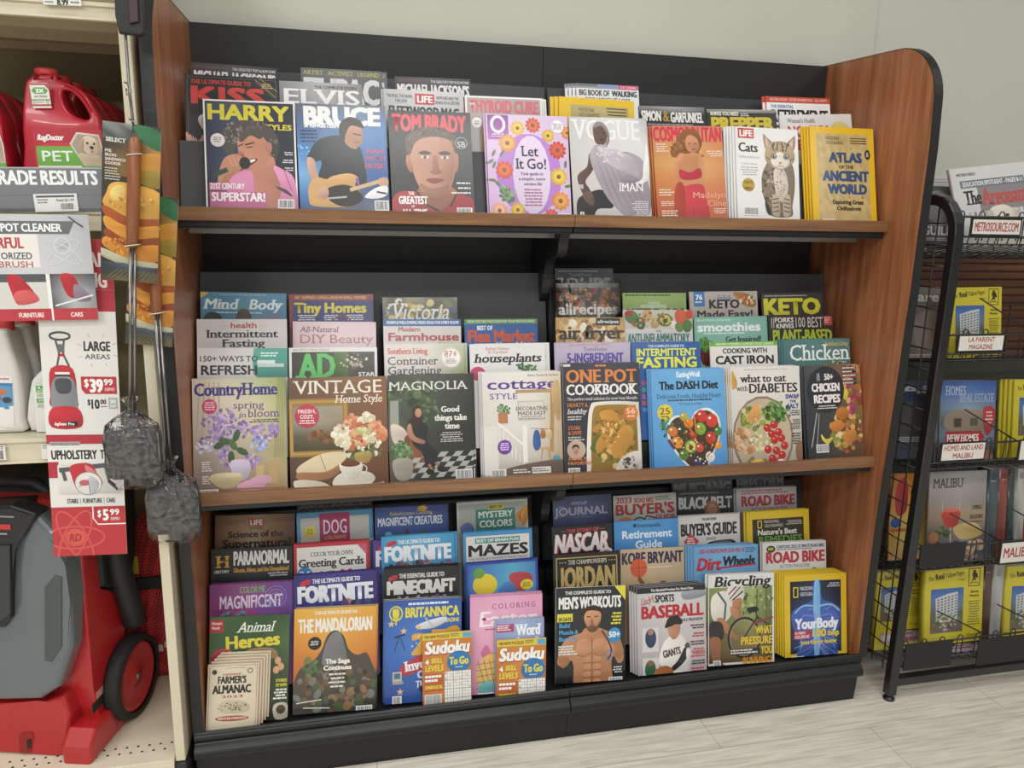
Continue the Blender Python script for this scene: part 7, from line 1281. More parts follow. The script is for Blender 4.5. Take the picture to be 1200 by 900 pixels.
    a.t('STAIRS', 22, 326, 37, 332, '3a3a3c', 'm'); a.l([(40, 325), (40, 333)], .6, '77777a'); a.t('FURNITURE', 43, 326, 69, 332, '3a3a3c', 'm'); a.l([(72, 325), (72, 333)], .6, '77777a'); a.t('CARS', 75, 326, 87, 332, '3a3a3c', 'm'); a.r(0, 337, 100, a.H, 'b8383f')
    a.l([(56, 337), (56, 353), (62, 361), (100, 361)], 1.6, 'f2f0ee'); a.t('$', 62, 342, 67, 351, 'f2eeec', 'b'); a.t('5', 69, 341, 77, 356, 'f4f2f0', 'x'); a.t('99', 79, 341, 92, 349, 'f2eeec', 'b'); a.t('DEMO', 80, 352, 92, 356, 'f0dcdc', 'm')
    for q in (60, 0, -60): a.ring(30, 378, 40, 15, 2.4, 'cf5a54', rot=q)
    a.e(30, 378, 14, 12, 'd0584f'); a.t('RD', 22, 373, 38, 383, 'a83038', 'b', shear=.15)
px_card('hanging_sign', 'sign', 'tall red and white price sign for large areas and upholstery behind the spot cleaner sign', a_tall, (38, 277), (131, 281), (68.5, 652), -.046, .0012, H=403)

# ---- pie irons hanging on a display strip in front of the shelving post
WOODH = wood('turned_handle', '7a4a2e', '8d5838', '9c6644', 'Z', .4)
STEEL = mat('steel_rod', '8a8a8a', 0.28, 0.9)
IRON = mat('cast_iron', '6a6a68', 0.65, bump=0.4, nscale=90)
PLAS = bpy.data.materials.new('crinkled_clear_plastic'); PLAS.use_nodes = True
def _plas():
    nt = PLAS.node_tree; nt.nodes.remove(nt.nodes['Principled BSDF']); L = nt.links.new; N = nt.nodes.new
    tc = N('ShaderNodeTexCoord'); bumps = None
    for sc, rot, d in (((16, 20, 5), (0, .6, .2), .012), ((9, 14, 22), (0, -.5, .4), .007)):
        mp = N('ShaderNodeMapping'); mp.inputs['Scale'].default_value = sc; mp.inputs['Rotation'].default_value = rot
        nz = N('ShaderNodeTexNoise'); nz.inputs['Scale'].default_value = 1.6; nz.inputs['Detail'].default_value = 2; nz.inputs['Distortion'].default_value = 1.5
        bp = N('ShaderNodeBump'); bp.inputs['Strength'].default_value = 1.0; bp.inputs['Distance'].default_value = d
        L(tc.outputs['Object'], mp.inputs['Vector']); L(mp.outputs['Vector'], nz.inputs['Vector']); L(nz.outputs['Fac'], bp.inputs['Height'])
        if bumps: L(bumps.outputs['Normal'], bp.inputs['Normal'])
        bumps = bp
    gl = N('ShaderNodeBsdfGlossy'); gl.inputs['Color'].default_value = (.95, .95, .95, 1); gl.inputs['Roughness'].default_value = .16
    tr = N('ShaderNodeBsdfTransparent'); lw = N('ShaderNodeLayerWeight'); lw.inputs['Blend'].default_value = .34; mx = N('ShaderNodeMixShader')
    L(bumps.outputs['Normal'], gl.inputs['Normal']); L(bumps.outputs['Normal'], lw.inputs['Normal']); L(lw.outputs['Fresnel'], mx.inputs['Fac']); L(tr.outputs['BSDF'], mx.inputs[1]); L(gl.outputs['BSDF'], mx.inputs[2]); L(mx.outputs['Shader'], nt.nodes['Material Output'].inputs['Surface'])
_plas()
def a_pie(a):
    a.r(0, 0, 100, a.H, '35302a'); a.grid(0, 14, 100, 90, ['3c3a36 4a4640 6a5a3a', '2c2824 5a4830 a8823c', '3a3026 8a6a34 b88a3c', '2c2620 94703a b8863c']); a.b([(52, 4), (70, 0), (100, 10), (101, 40), (70, 30), (58, 14)], '2f6a42'); a.grid(0, 0, 50, 28, ['8a8c8a 6a6c6a 9a9c9a', '4a4c4a 7a7c7a 3c3e3c', '5a5c5a 3a3c3a 4a4c4a'], .3)
    a.t('SELECT', 6, 26, 40, 33, 'd8d8d4', 'x'); a.t('PIE', 5, 46, 16, 51, 'd8d4c8', 'b'); a.t('IRON', 5, 53, 24, 58, 'd8d4c8', 'b'); a.t('SANDWICH', 5, 60, 40, 65, 'd8d4c8', 'b'); a.t('COOKER', 5, 67, 32, 72, 'd8d4c8', 'b'); a.lines(5, 77, 34, 100, 5, 'c8c4b8', 3, 'l', .4)
    a.b([(62, 52), (101, 46), (101, 74), (64, 76)], 'c88c38'); a.b([(62, 80), (101, 74), (101, 104), (64, 98)], '9a8430')
    for pts, c in (([(8, 120), (16, 104), (40, 100), (101, 112), (101, 158), (50, 160), (4, 142)], 'd2a048'), ([(14, 118), (22, 108), (38, 106), (36, 128), (20, 132)], 'e0c878'), ([(4, 142), (50, 160), (101, 158), (101, 170), (48, 176), (8, 160)], '9c4e20'), ([(6, 160), (48, 176), (101, 170), (101, 190), (46, 198), (10, 182)], 'cf9038'), ([(10, 182), (46, 198), (101, 190), (101, 204), (46, 210), (8, 196)], '8a4420'), ([(8, 196), (46, 210), (101, 204), (101, 232), (60, 236), (6, 214)], 'c8822e')): a.b(pts, c)
    a.scatter(54, 132, 40, 16, 40, 1.5, 4, ['c08a38', 'dcb058', 'b87c2c', 'e2c070'], 4); a.scatter(40, 210, 34, 14, 36, 1.5, 4, ['b8742a', 'd8983c', 'a8641f'], 5)
    a.b([(0, 216), (50, 232), (101, 236), (101, 246), (50, 246), (0, 230)], 'a8a488'); a.r(0, 246, 100, a.H, '2e3238'); a.grid(0, 240, 100, a.H, ['3a4048 5a6470 3c424a', '2c3038 46505c 30343c', '34332c 4a4636 5a5438', '4a4432 6a6040 5c5238'], .3); a.b([(0, 216), (50, 232), (101, 236), (101, 244), (50, 242), (0, 226)], 'b5b194')
    for k in range(10): a.l([(10 + 9 * k, a.H - 4), (30 + 8 * k, a.H - 20)], .8, '8a7a4a')
def pie_iron(label, y, tl, tr, bl, hpts, rod, headpx, sc):
    A = at_y(*tl, y); e = empty('pie_iron', A, label, 'pie iron', 'pie irons hanging on the display strip'); bpy.context.view_layer.update()
    o = px_card('header_card', 'x', 'x', a_pie, tl, tr, bl, y, .0012, m=INK, H=272); del o['label']; del o['category']
    M = o.matrix_world.copy(); o.parent = e; o.matrix_basis = Matrix.Translation(-A) @ M
    p0, p1 = [at_y(*q, y - .013) - A for q in hpts]; L = [p0.lerp(p1, t) for t in (0, .02, .1, .3, .6, .85, .97, 1)]
    h = MB().tube(L, [.004, .009, .0115, .0125, .0125, .0118, .0105, .006], 16).build('handle', WOODH, e)
    tb = MB()
    for t in (.16, .98): q = p0.lerp(p1, t); tb.tube([q + Vector((.0142 * math.cos(k * .5236), .0132 * math.sin(k * .5236), .002 * math.cos(k * .5236))) for k in range(12)], .0011, 6, True)
    tb.build('tie_ring', mat('clear_white_tie', 'd0d0cc', .4), e)
    r0, r1 = [at_y(*q, y - .013) - A for q in rod]; MB().tube([r0 + Vector((-.0035, 0, 0)), r1 + Vector((-.004, 0, 0))], .0032, 8).tube([r0 + Vector((.0035, .003, 0)), r1 + Vector((.004, .003, 0))], .0032, 8).build('rod', STEEL, e)
    c = at_y(*headpx, y - .013) - A; w, hh, t = .053 * sc, .054 * sc, .014
    hd = MB()
    for s in (-1, 1): hd.prism([(c.x + u, c.z + v) for u, v in rrect(-w, -hh, w, hh, .014)], 'Y', c.y + s * .0006, c.y + s * t, .004)
    hd.prism([(c.x + u, c.z + v) for u, v in rrect(-w * .62, -hh * .62, w * .62, hh * .62, .006)], 'Y', c.y - t - .0025, c.y - t + .001, .0015); hd.box(c.x - w * .22, c.x + w * .3, c.y - .012, c.y + .012, c.z - hh - .017, c.z - hh + .003, .003); hd.box(c.x - .012, c.x + .012, c.y - .009, c.y + .009, c.z + hh - .003, c.z + hh + .02, .003)
    hd.build('cast_iron_head', IRON, e)
    rn = random.Random(int(headpx[0])); bag = MB(); rings = []
    for (zq, wx, ty) in ((hh + .062, .016, .012), (hh + .05, .008, .007), (hh + .036, .008, .008), (hh + .022, .55 * w, .012), (hh + .006, .95 * w, .018), (hh * .5, 1.07 * w, .0205), (0, 1.06 * w, .021), (-hh * .6, 1.08 * w, .0205), (-hh - .006, 1.02 * w, .018), (-hh - .02, .8 * w, .012), (-hh - .026, .7 * w, .006)):
        ring = []
        for k in range(20):
            a = 2 * math.pi * k / 20; ca, sa = math.cos(a), math.sin(a); q = .55
            ring.append(c + Vector((math.copysign(abs(ca) ** q, ca) * wx * (1 + .05 * (rn.random() - .5)), math.copysign(abs(sa) ** q, sa) * ty * (1 + .25 * (rn.random() - .3)), zq + .006 * (rn.random() - .5))))
        rings.append(ring)
    bag.loft(rings, cap=False); bag.build('plastic_wrap', PLAS, e)
    return e
pie_iron('hanging pie iron in front with sandwich photo card and full wooden handle', -.105, (120, 141), (189, 150), (122, 327), ((158, 160), (155, 290)), ((155, 288), (155, 492)), (157, 530), 1.0)
pie_iron('second pie iron hanging partly hidden behind the front sandwich photo card', -.062, (152, 226), (209, 233), (160, 403), ((178, 250), (184, 369)), ((184, 366), (198, 556)), (204, 596), 1.0)
# chrome display strip and the blister pack at its top
st = empty('display_strip', at_y(147, 30, -.085), 'chrome hanging strip holding the pie irons beside the rack', 'display strip')
B0 = Vector(st.location)
MB().tube([at_y(141, -40, -.085) - B0, at_y(147, 40, -.085) - B0, at_y(152, 110, -.085) - B0, at_y(157, 152, -.092) - B0], .0028, 8).build('strip_rod', STEEL, st)
cl = MB()
for (px, py) in ((150.5, 104), (156, 147)):
    q = at_y(px, py, -.089) - B0
    cl.tube([q + Vector((-.006, 0, .012)), q + Vector((.004, -.006, .006)), q + Vector((.006, -.004, -.006)), q + Vector((-.003, -.004, -.012)), q + Vector((-.004, 0, 0))], .0016, 6)
cl.build('strip_clip', STEEL, st)
bk = MB(); P = [(v.x, v.z) for v in (at_y(px, py, -.1) for px, py in ((132, -60), (163, -60), (168, 0), (171, 40), (166, 43), (141, 40), (137, 20)))]
bk.prism(P, 'Y', -.112, -.094, .003)
bp0 = bk.build('blister_pack', mat('glossy_black_pack', '19191b', .5, bump=.15, nscale=35)); tag(bp0, 'glossy black blister pack at the very top of the hanging strip', 'package')
bi = MB(); P2 = [(v.x, v.z) for v in (at_y(px, py, -.114) for px, py in ((148, -50), (160, -50), (163, 26), (152, 28)))]; bi.prism(P2, 'Y', -.118, -.112, .002)
bi.build('insert_card', mat('dark_red_card', '3a2024', .4), bp0)
# ---- carpet cleaner standing on the base deck
RA = math.radians(-15)
mc = empty('carpet_cleaner', (-.25, .02, .1255), 'red and grey carpet cleaning machine standing on the base deck at lower left', 'carpet cleaner')
mc.rotation_euler = (0, 0, RA)
EX = Vector((math.cos(RA), math.sin(RA), 0)); EY = Vector((-math.sin(RA), math.cos(RA), 0)); MO = Vector(mc.location)
def mp(px, py, ly):
    """pixel -> machine coordinates (x, z) in its own front plane y = ly"""
    v = Vector(on_plane(px, py, MO + EY * ly, EY)) - MO; return (v.dot(EX), v.z)
RED = mat('red_shell', 'ae2226', .33, coat=.25); REDD = mat('deep_red_shell', '8e1a1e', .4); TANK = mat('smoked_grey_tank', '5f676c', .22, coat=.5, noise=.05, nscale=7); BLKP = mat('gloss_black_plastic', '17181a', .3, coat=.2); BLKM = mat('matt_black_plastic', '1c1c1e', .55)
prof = [(.045, .0), (.02, .10), (.012, .16), (.020, .50), (.06, .595), (.085, .62), (.095, .62), (.068, .50), (.072, .38), (.15, .34), (.19, .28), (.15, .20), (.19, .08), (.19, 0)]
MB().prism(prof, 'X', -.33, -.006, .006).build('body_shell', RED, mc)
tankp = [mp(*q, -.03) for q in ((-40, 602), (20, 598), (48, 603), (66, 622), (78, 660), (84, 705), (85, 760), (70, 806), (48, 820), (-40, 822))]
MB().prism(tankp, 'Y', .025, -.036, .018, 4).build('tank', TANK, mc)
pan = [mp(*q, -.045) for q in ((50, 690), (62, 676), (70, 678), (70, 760), (58, 778), (50, 776))]
MB().prism(pan, 'Y', -.034, -.039, .002).build('tank_grip', mat('grip_grey', '4a4f50', .35), mc)
cv = [mp(*q, -.04) for q in ((-40, 592), (16, 590), (46, 600), (30, 628), (18, 640), (16, 700), (16, 722), (8, 733), (-40, 738))]
cover = MB().prism(cv, 'Y', .0, -.052, .008, 3).build('front_cover', BLKP, mc)
ca = [mp(*q, -.06) for q in ((-40, 640), (10, 640), (11, 720), (2, 728), (-40, 728))]
MB().prism(ca, 'Y', -.05, -.058, .003).build('cover_inset', mat('dark_grey_plastic', '35383a', .35), cover)
for (q0, q1, c) in (((-30, 622), (12, 618), 'b83a3c'), ((-30, 606), (16, 606), '8a8a8a'), ((-30, 628), (8, 626), '9a9a9a')):
    a0, a1 = mp(*q0, -.054), mp(*q1, -.054); MB().box(a0[0], a1[0], -.0535, -.0515, a1[1] - (.006 if c == 'b83a3c' else .0016), a1[1] + (.006 if c == 'b83a3c' else .0016)).build('badge_stripe', mat('badge_' + c, c, .4), cover)
ha = [mp(*q, .10) for q in ((-40, 566), (14, 562), (40, 566), (56, 576), (58, 588))]
MB().tube([(x, .10, z) for x, z in ha], .016, 12).build('carry_handle', BLKM, mc)
hb = [mp(*q, .08) for q in ((-40, 584), (44, 580), (48, 590), (30, 596), (-40, 598))]
MB().prism(hb, 'Y', .05, .14, .006).build('handle_base', BLKM, mc)
# lower front with latch recess and the wedge shaped brush foot
lf = [mp(*q, -.025) for q in ((-40, 826), (46, 826), (74, 816), (82, 840), (78, 900), (74, 940), (-40, 950))]
lf = [(x, max(z, .002)) for x, z in lf]
MB().prism(lf, 'Y', .06, -.026, .012, 3).build('lower_front', RED, mc)
lt = [mp(*q, -.027) for q in ((22, 862), (26, 858), (38, 858), (40, 864), (36, 888), (30, 892), (24, 888))]; lt = [(x, max(z, .006)) for x, z in lt]
MB().prism(lt, 'Y', -.024, -.0285, .001).build('latch_recess', REDD, mc)
l2 = [mp(*q, -.03) for q in ((31, 868), (36, 866), (36, 876), (32, 878))]
MB().prism(l2, 'Y', -.027, -.031, .001).build('latch_pin', BLKM, mc)
ft = MB().prism([(-.05, 0), (-.05, .045), (-.02, .075), (.13, .085), (.15, .06), (.15, 0)], 'X', -.06, .012, .010, 3)
foot = ft.build('brush_foot', RED, mc)
vm = MB()
for k in range(7): vm.box(.0115, .0128, .06 + .011 * k, .066 + .011 * k, .022, .058)
vm.build('vent', REDD, foot)
MB().box(-.0065, -.0052, .0, .085, .098, .122).build('warning_label', mat('label_dark', '2a2626', .5), mc)
MB().box(-.0065, -.0050, .02, .085, .124, .142).build('instruction_label', mat('label_red_white', 'c88a86', .5, noise=.3, nscale=220), mc)
# wheel
wl = empty('wheel', (.012, .148, .108)); wl.parent = mc
def wheel_part(prof, name, m): return MB().lathe(prof, (0, 0, 0), 'X', 40, name != 'tyre').build(name, m, wl)
wheel_part([(.088, -.018), (.104, -.018), (.108, -.008), (.108, .010), (.103, .020), (.088, .020)], 'tyre', mat('black_rubber', '1b1b1c', .7, bump=.5, nscale=140))
wheel_part([(.0, -.012), (.089, -.012), (.089, .014), (.080, .016), (.074, .010), (.02, .009), (.016, .014), (.0, .014)], 'hub', RED)
wheel_part([(.0, .013), (.009, .013), (.008, .019), (.0, .020)], 'axle_cap', mat('axle_steel', '8a8886', .3, .8))
MB().prism([(.075, .61), (.12, .655), (.24, .66), (.26, .62), (.24, .42), (.20, .34), (.15, .345), (.076, .39)], 'X', -.32, .004, .012, 3).build('rear_housing', BLKM, mc)
# black side duct behind the body
hp = [(-.01, .13, .60), (.006, .13, .5), (.014, .135, .40), (.022, .15, .31), (.018, .17, .25)]
MB().tube(smooth_pts(hp, False, 4), .028, 14).build('side_duct', BLKM, mc)
# red mesh accessory bag leaning in the corner
bagm = bpy.data.materials.new('red_mesh_fabric'); bagm.use_nodes = True
def _bagm():
    nt = bagm.node_tree; b = nt.nodes['Principled BSDF']; b.inputs['Roughness'].default_value = .75
    tc = nt.nodes.new('ShaderNodeTexCoord'); mpn = nt.nodes.new('ShaderNodeMapping'); mpn.inputs['Scale'].default_value = (150, 150, 150); mpn.inputs['Rotation'].default_value = (.6, .3, .78)
    ck = nt.nodes.new('ShaderNodeTexChecker'); ck.inputs['Color1'].default_value = (*lin('d0363a'), 1); ck.inputs['Color2'].default_value = (*lin('7c1d20'), 1); ck.inputs['Scale'].default_value = 1.0
    nt.links.new(tc.outputs['Object'], mpn.inputs['Vector']); nt.links.new(mpn.outputs['Vector'], ck.inputs['Vector']); nt.links.new(ck.outputs['Color'], b.inputs['Base Color'])
_bagm()
bg = empty('mesh_bag', (-.178, .348, .1255), 'red mesh accessory bag standing behind the carpet cleaner wheel', 'bag')
rings = []
for z, rx, ry, ox in ((0, .085, .05, .01), (.02, .105, .065, .012), (.10, .11, .07, .012), (.20, .105, .068, .02), (.30, .095, .06, .024), (.40, .085, .05, .03), (.47, .06, .03, .034), (.49, .03, .012, .036)):
    rx *= .80; ry *= .62; ox *= .7
    rings.append([(ox + rx * math.cos(2 * math.pi * k / 22) * (1 + .05 * math.sin(3 * k + z * 20)), ry * math.sin(2 * math.pi * k / 22) * (1 + .06 * math.cos(2 * k + z * 30)), z + .006 * math.sin(k * 1.7)) if z > 0 else (ox + rx * math.cos(2 * math.pi * k / 22), ry * math.sin(2 * math.pi * k / 22), z) for k in range(22)])
MB().loft(rings).build('bag_body', bagm, bg, subsurf=1)
MB().box(-.062, .085, -.046, -.036, .275, .31, .002).build('strap', BLKM, bg)
tg = MB().box(-.055, -.020, -.050, -.048, .325, .375, .0006); tg.build('hang_tag', mat('yellow_tag', 'c9b93a', .5, noise=.35, nscale=160), bg)
wm = MB()
for k in range(7): wm.box(-.035 + .016 * k, -.024 + .016 * k, -.0475, -.0425, .06 + .010 * k, .078 + .010 * k)
wm.build('printed_logo', mat('logo_white', 'd0c6c4', .6), bg)
# ------------------------------------------------------------------ wire magazine rack on the right
WIRE = mat('black_wire', '161617', .35, coat=.2)
TUBE = mat('black_tube', '1b1b1c', .3, coat=.3)
wr = empty('wire_rack', (2.3, .15, 0), 'black wire rack for free papers standing right of the cherry wood rack', 'wire rack')
WO = (-2.3, -.15, 0)
def wb(mb, name, m, parent=wr): 
    o = mb.build(name, m, parent); o.location = WO if parent is wr else (0, 0, 0); return o
WX0, WX1 = 1.94, 2.95
def side_loop(x):
    pts = [(x, -.012, .02), (x, -.018, .3), (x, -.03, .8), (x, -.038, 1.2), (x, -.040, 1.38)]
    pts += [(x, -.040 + .085 * (1 - math.cos(t)), 1.38 + .095 * math.sin(t)) for t in (.3, .6, .9, 1.2, 1.5)]
    pts += [(x, .30, 1.475)] + [(x, .30 + .08 * math.sin(t), 1.475 - .08 * (1 - math.cos(t))) for t in (.4, .8, 1.2, 1.57)] + [(x, .38, .02)]
    return pts
for x in (WX0, WX1):
    f = MB(); P = side_loop(x)
    # square section tube
    rings = []
    for i, p in enumerate(P):
        a, b = Vector(P[max(i - 1, 0)]), Vector(P[min(i + 1, len(P) - 1)]); t = (b - a).normalized(); n = t.cross(Vector((1, 0, 0))).normalized(); p = Vector(p); h = .0145
        rings.append([p + Vector((u * h, 0, 0)) + n * v * h for u, v in ((-1, -.8), (-.8, -1), (.8, -1), (1, -.8), (1, .8), (.8, 1), (-.8, 1), (-1, .8))])
    f.loft(rings, smooth=False); sf = wb(f, 'side_frame', TUBE)
    g = MB()
    for k in range(7): y = .03 + .05 * k; g.tube([(x, y, .08), (x, y, 1.46)], .0022, 6)
    for k in range(24):
        z = .10 + .057 * k; g.tube([(x, -.02, z), (x, .37, z)], .0022, 6)
    wb(g, 'side_grid', WIRE, sf)
    for y in (-.012, .38): wb(MB().lathe([(.006, .02), (.007, .010), (.016, .008), (.017, 0.0)], (x, y, 0), 'Z', 16), 'foot', TUBE, sf)
wb(MB().box(WX0, WX1, -.022, .002, .045, .072, .002).box(WX0, WX1, .37, .39, .045, .072, .002), 'base_bar', TUBE)
TIERS = [1.43, 1.112, .798, .487, .180]
for ti, zt in enumerate(TIERS):
    sh = MB(); zb, zr = zt - .052, zt - .118; x0, x1, yf, yb = WX0 + .01, WX1 - .01, -.022, .25
    sh.tube([(x0, yf, zt), (x1, yf, zt)], .0032, 8).tube([(x0, yf, zb), (x1, yf, zb)], .0032, 8).tube([(x0, yf + .006, zb - .02), (x1, yf + .006, zb - .02)], .0026, 8).tube([(x0, yb, zr), (x1, yb, zr)], .003, 8).tube([(x0, yb, zr + .17), (x1, yb, zr + .17)], .003, 8).tube([(x0, .12, (zb + zr) / 2 - .014), (x1, .12, (zb + zr) / 2 - .014)], .003, 8)
    n = 31
    for k in range(n):
        x = x0 + .016 + (x1 - x0 - .03) * k / (n - 1)
        lp = [(x - .009, yf, zb - .01), (x - .009, yf, zt + .004), (x - .006, yf, zt + .012), (x, yf, zt + .015), (x + .006, yf, zt + .012), (x + .009, yf, zt + .004), (x + .009, yf, zb - .01)] if k % 2 == 0 else [(x, yf, zt), (x, yf, zb)]
        if k % 2 == 0: sh.tube(lp, .0018, 5)
        sh.tube([(x, yf, zb), (x, yf + .004, zb - .018), (x, yf + .02, zb - .024), (x, yb, zr), (x, yb + .004, zr + .02), (x, yb + .004, zr + .17)] if k % 3 == 0 else [(x, yf, zb), (x, yf + .004, zb - .018), (x, yf + .02, zb - .024), (x, yb, zr)], .0018, 5)
    so = wb(sh, 'wire_shelf', WIRE)
    dv = MB()
    for k in range(1, 5):
        x = x0 + (x1 - x0) * k / 4.6; dv.tube([(x - .10, yf + .004, zt + .11 if False else zt + .10), (x + .09, yf + .004, zt + .002)], .0022, 6)
    if ti > 0: wb(dv, 'divider_wire', WIRE, so)
# holders with printed shelf names
def holder(px, py, px2, py2, txt, y=-.030, card=True):
    A, B = at_y(px, py, y), at_y(px2, py2, y); m = MB().box(A.x - .006, B.x + .006, y, y + .004, B.z - .006, A.z + .004, .001); h = wb(m, 'label_holder', BLKM)
    if card:
        def f(a):
            a.r(0, 0, 100, a.H, 'd9d4cc')
            for k, s in enumerate(txt): q = a.H / len(txt); hh = min(q * .66, 16); w = min(46, len(s) * hh * .36); a.t(s, 50 - w, q * (k + .5) - hh / 2, 50 + w, q * (k + .5) + hh / 2, '9a3c3c', 'm')
        w = (B.x - A.x); u = w / 100; a = Art('d9d4cc', (A.z - B.z) / u); f(a); o = sign_obj('name_card', a, u, h, .0008); o.location = (A.x, y - .001, B.z)
holder(1141, 257, 1194, 275, ['METROSOURCE.COM']); holder(1125, 394, 1174, 410, ['LA PARENT', 'MAGAZINE']); holder(1105, 521, 1152, 537, ['HOMES AND LAND', 'MALIBU']); holder(1175, 637, 1235, 654, ['MALIBU TIMES']); holder(1082, 641, 1128, 660, [], card=False); holder(1064, 758, 1112, 778, [], card=False); holder(1150, 751, 1202, 771, [], card=False); holder(1197, 517, 1240, 536, ['LOCAL'])
# slatted wood panel behind the rack
sl = MB().box(1.97, 3.0, .445, .465, .96, 1.315)
for k in range(13): sl.box(1.97, 3.0, .436, .446, .965 + .027 * k, .965 + .027 * k + .021, .003)
tag(wb(sl, 'slatwall_panel', wood('slat_wood', '4a2e1e', '5c3a26', '6e4830', 'X')) if False else sl.build('slatwall_panel', wood('slat_wood', '4a2e1e', '5c3a26', '6e4830', 'X')), 'dark wooden slatted panel on the wall behind the wire rack', 'slat panel')
tag(MB().box(1.97, 3.0, .447, .462, .02, .955, .002).build('shaded_wall_board', mat('shaded_olive_board', '3f4037', .6, noise=.1, nscale=10)), 'olive grey board, darkened for shade, below the wooden slats behind the wire rack', 'wall board')  # dark sheet: the shade behind the lower tiers is put into its colour

# ---- printed matter in the wire rack
WG = 'free papers and magazines in the wire rack'
def wire_mag(key, tier, tl, tr, art_fn, label, y=.03, lean=9, name='magazine', cat='magazine', th=.008, stack=0, sd=-.004, spine='c0bcb4', short=None, drop=0.0, hmax=None, roll=None):
    """stands on a wire shelf, leaning back; top corners given in pixels"""
    zt = TIERS[tier]; L = math.radians(lean); zf = zt - .0735 - (y + .002) * .155 + drop; n = Vector((0, math.cos(L), -math.sin(L))); upv = Vector((0, math.sin(L), math.cos(L))); p0 = Vector((0, y, zf + .004))
    A, B = Vector(on_plane(*tl, p0, n)), Vector(on_plane(*tr, p0, n)); right = (B - A).normalized()
    if A.x < 1.959: A = A + right * (1.959 - A.x) / right.x
    w = (B - A).length; up = -right.cross(n).normalized()
    if up.z < 0: up = -up
    h = min((A - p0).dot(upv), (B - p0).dot(upv)) / up.dot(upv)
    if hmax: h = min(h, hmax)
    r = periodical(name, cat, label, art_fn, w, h, th, spine, WG); Y = place(r, A - up * h, right, up)
    for i in range(stack):
        c = copy_tree(r); M = r.matrix_world.copy(); M.translation = M.translation + Y * (th + .0017) * (i + 1) + right * sd * (i + 1); c.matrix_world = M; c['label'] = '%s copy back in the stack of the %s' % (ORD[i], short or label)
    return r
def a_yellow(a):
    a.r(0, 0, 100, a.H, 'c4b632'); a.t('The', 5, 11, 14, 17, '2c2c1c', 's', rot=-8); a.t('Real', 17, 7, 32, 16, '2c2c1c', 'b', rot=-8); a.t('Yellow Pages', 34, 6, 66, 13, '2c2c1c', 's', rot=-6); a.t('Frontier', 56, 17, 68, 20, '3a3a20', 'm'); a.frame(74, 3, 94, 30, 1.2, '26261c'); a.e(84, 8, 2.6, 2.6, '26261c'); a.b([(80, 11), (88, 10), (90, 18), (86, 17), (88, 24), (84, 20), (78, 25), (82, 17)], '26261c'); a.l([(76, 26), (84, 24), (92, 26)], 1, '26261c')
    a.grid(10, 30, 66, 96, ['3a5a94 3c62a0 3a5c98', '4a6eac 4a74b0 4a6ca4', '5a6a80 6a7a8c 6a7484', '5a5a4c 6a665a 4c5a48', '6a5c48 7a6c5c 6a6a60', '7a6a5c 6a6460 5c5c58']); a.poly([(18, 44), (40, 38), (56, 36), (56, 80), (20, 80)], 'c2c4c2')
    for j in range(8):
        for k in range(6): a.r(21 + 6 * k, 45 + 4.2 * j - k, 25 + 6 * k, 47.4 + 4.2 * j - k, '6a7480', tick=.1)
    a.scatter(38, 80, 24, 12, 50, 1.2, 3.2, ['4a5c38', '5c6a44', 'a8a8a0', '8a6a4a', '6a7a50'], 5); a.t('Santa', 78, 36, 92, 39.5, '3a3a20', 'b'); a.t('Monica', 77, 42, 93, 45.5, '3a3a20', 'b'); a.lines(74, 52, 96, 90, 10, '55552c', 6, 'c', .35); a.t('Frontier', 75, 100, 96, 105, '9a6a20', 's'); a.r(48, 113, 97, 118, '26241c'); a.t('yellowpages.com', 54, 114.3, 94, 117, 'd8d4c8', 'm'); a.r(12, 118, 97, 138, 'b59aa4'); a.t('310-358-8244', 44, 128, 94, 135, '8a3c5c', 'b'); a.e(26, 128, 12, 7, 'c8c0c0'); a.lines(40, 120, 96, 125, 1, '6a4a5a', 4); a.r(0, 138, 100, a.H, 'cfc238')
def a_argo(a):
    a.r(0, 0, 100, a.H, 'd0d0cd'); a.t('WESTSIDE WEEKLY', 7, 6, 32, 9, '3a3a3c', 'b'); a.r(10, 14, 92, 22, '6a7078'); a.t('EDUCATION SPOTLIGHT - PAGES 8-11', 13, 15.5, 90, 20.5, 'd8dade', 'b'); a.r(30, 22, 92, 48, '8a8486'); a.t('The', 12, 25, 34, 40, '2c2c2e', 'S'); a.t('Argonaut', 34, 24, 94, 42, 'b8524c', 'S')
    for k in range(12): a.r(14 + 7 * k, 48, 17 + 7 * k, 74, ['b4b0ae', '8a8686', 'a09c9a'][k % 3])
    a.b([(40, 50), (48, 44), (62, 44), (72, 52), (74, 70), (64, 84), (50, 82), (42, 70)], 'd8d0c4'); a.b([(38, 52), (44, 48), (46, 66), (40, 70)], 'c4b8a8'); a.b([(70, 48), (78, 54), (76, 72), (71, 66)], 'c4b8a8'); a.e(50, 56, 2.6, 1.6, '2c2826'); a.e(62, 55, 2.6, 1.6, '2c2826'); a.b([(53, 63), (60, 62), (61, 68), (56, 70)], '2c2a28'); a.e(58, 76, 5, 4, '3a2c2a'); a.r(48, 84, 72, 92, 'a8603c'); a.lines(8, 94, 92, 140, 18, '9a9a98', 5, 'l', .4); a.r(60, 98, 92, 124, '77797c')
def a_bw(a):
    a.grid(0, 0, 100, a.H, ['4a4a4c 6a6a6c 5a5a5c', '3a3a3c 5c5c5e 444446', '505052 6e6e70 5a5a5a', '38383a 4a4a4c 3c3c3e']); a.b([(20, 20), (50, 10), (80, 26), (84, 60), (60, 80), (24, 70)], '8a8a8a'); a.r(0, 84, 100, 86, 'b0b0b0'); a.t('GUILD', 8, 88, 92, 108, 'd0d0ce', 'b'); a.lines(8, 114, 92, 122, 2, 'c0c0be', 4)
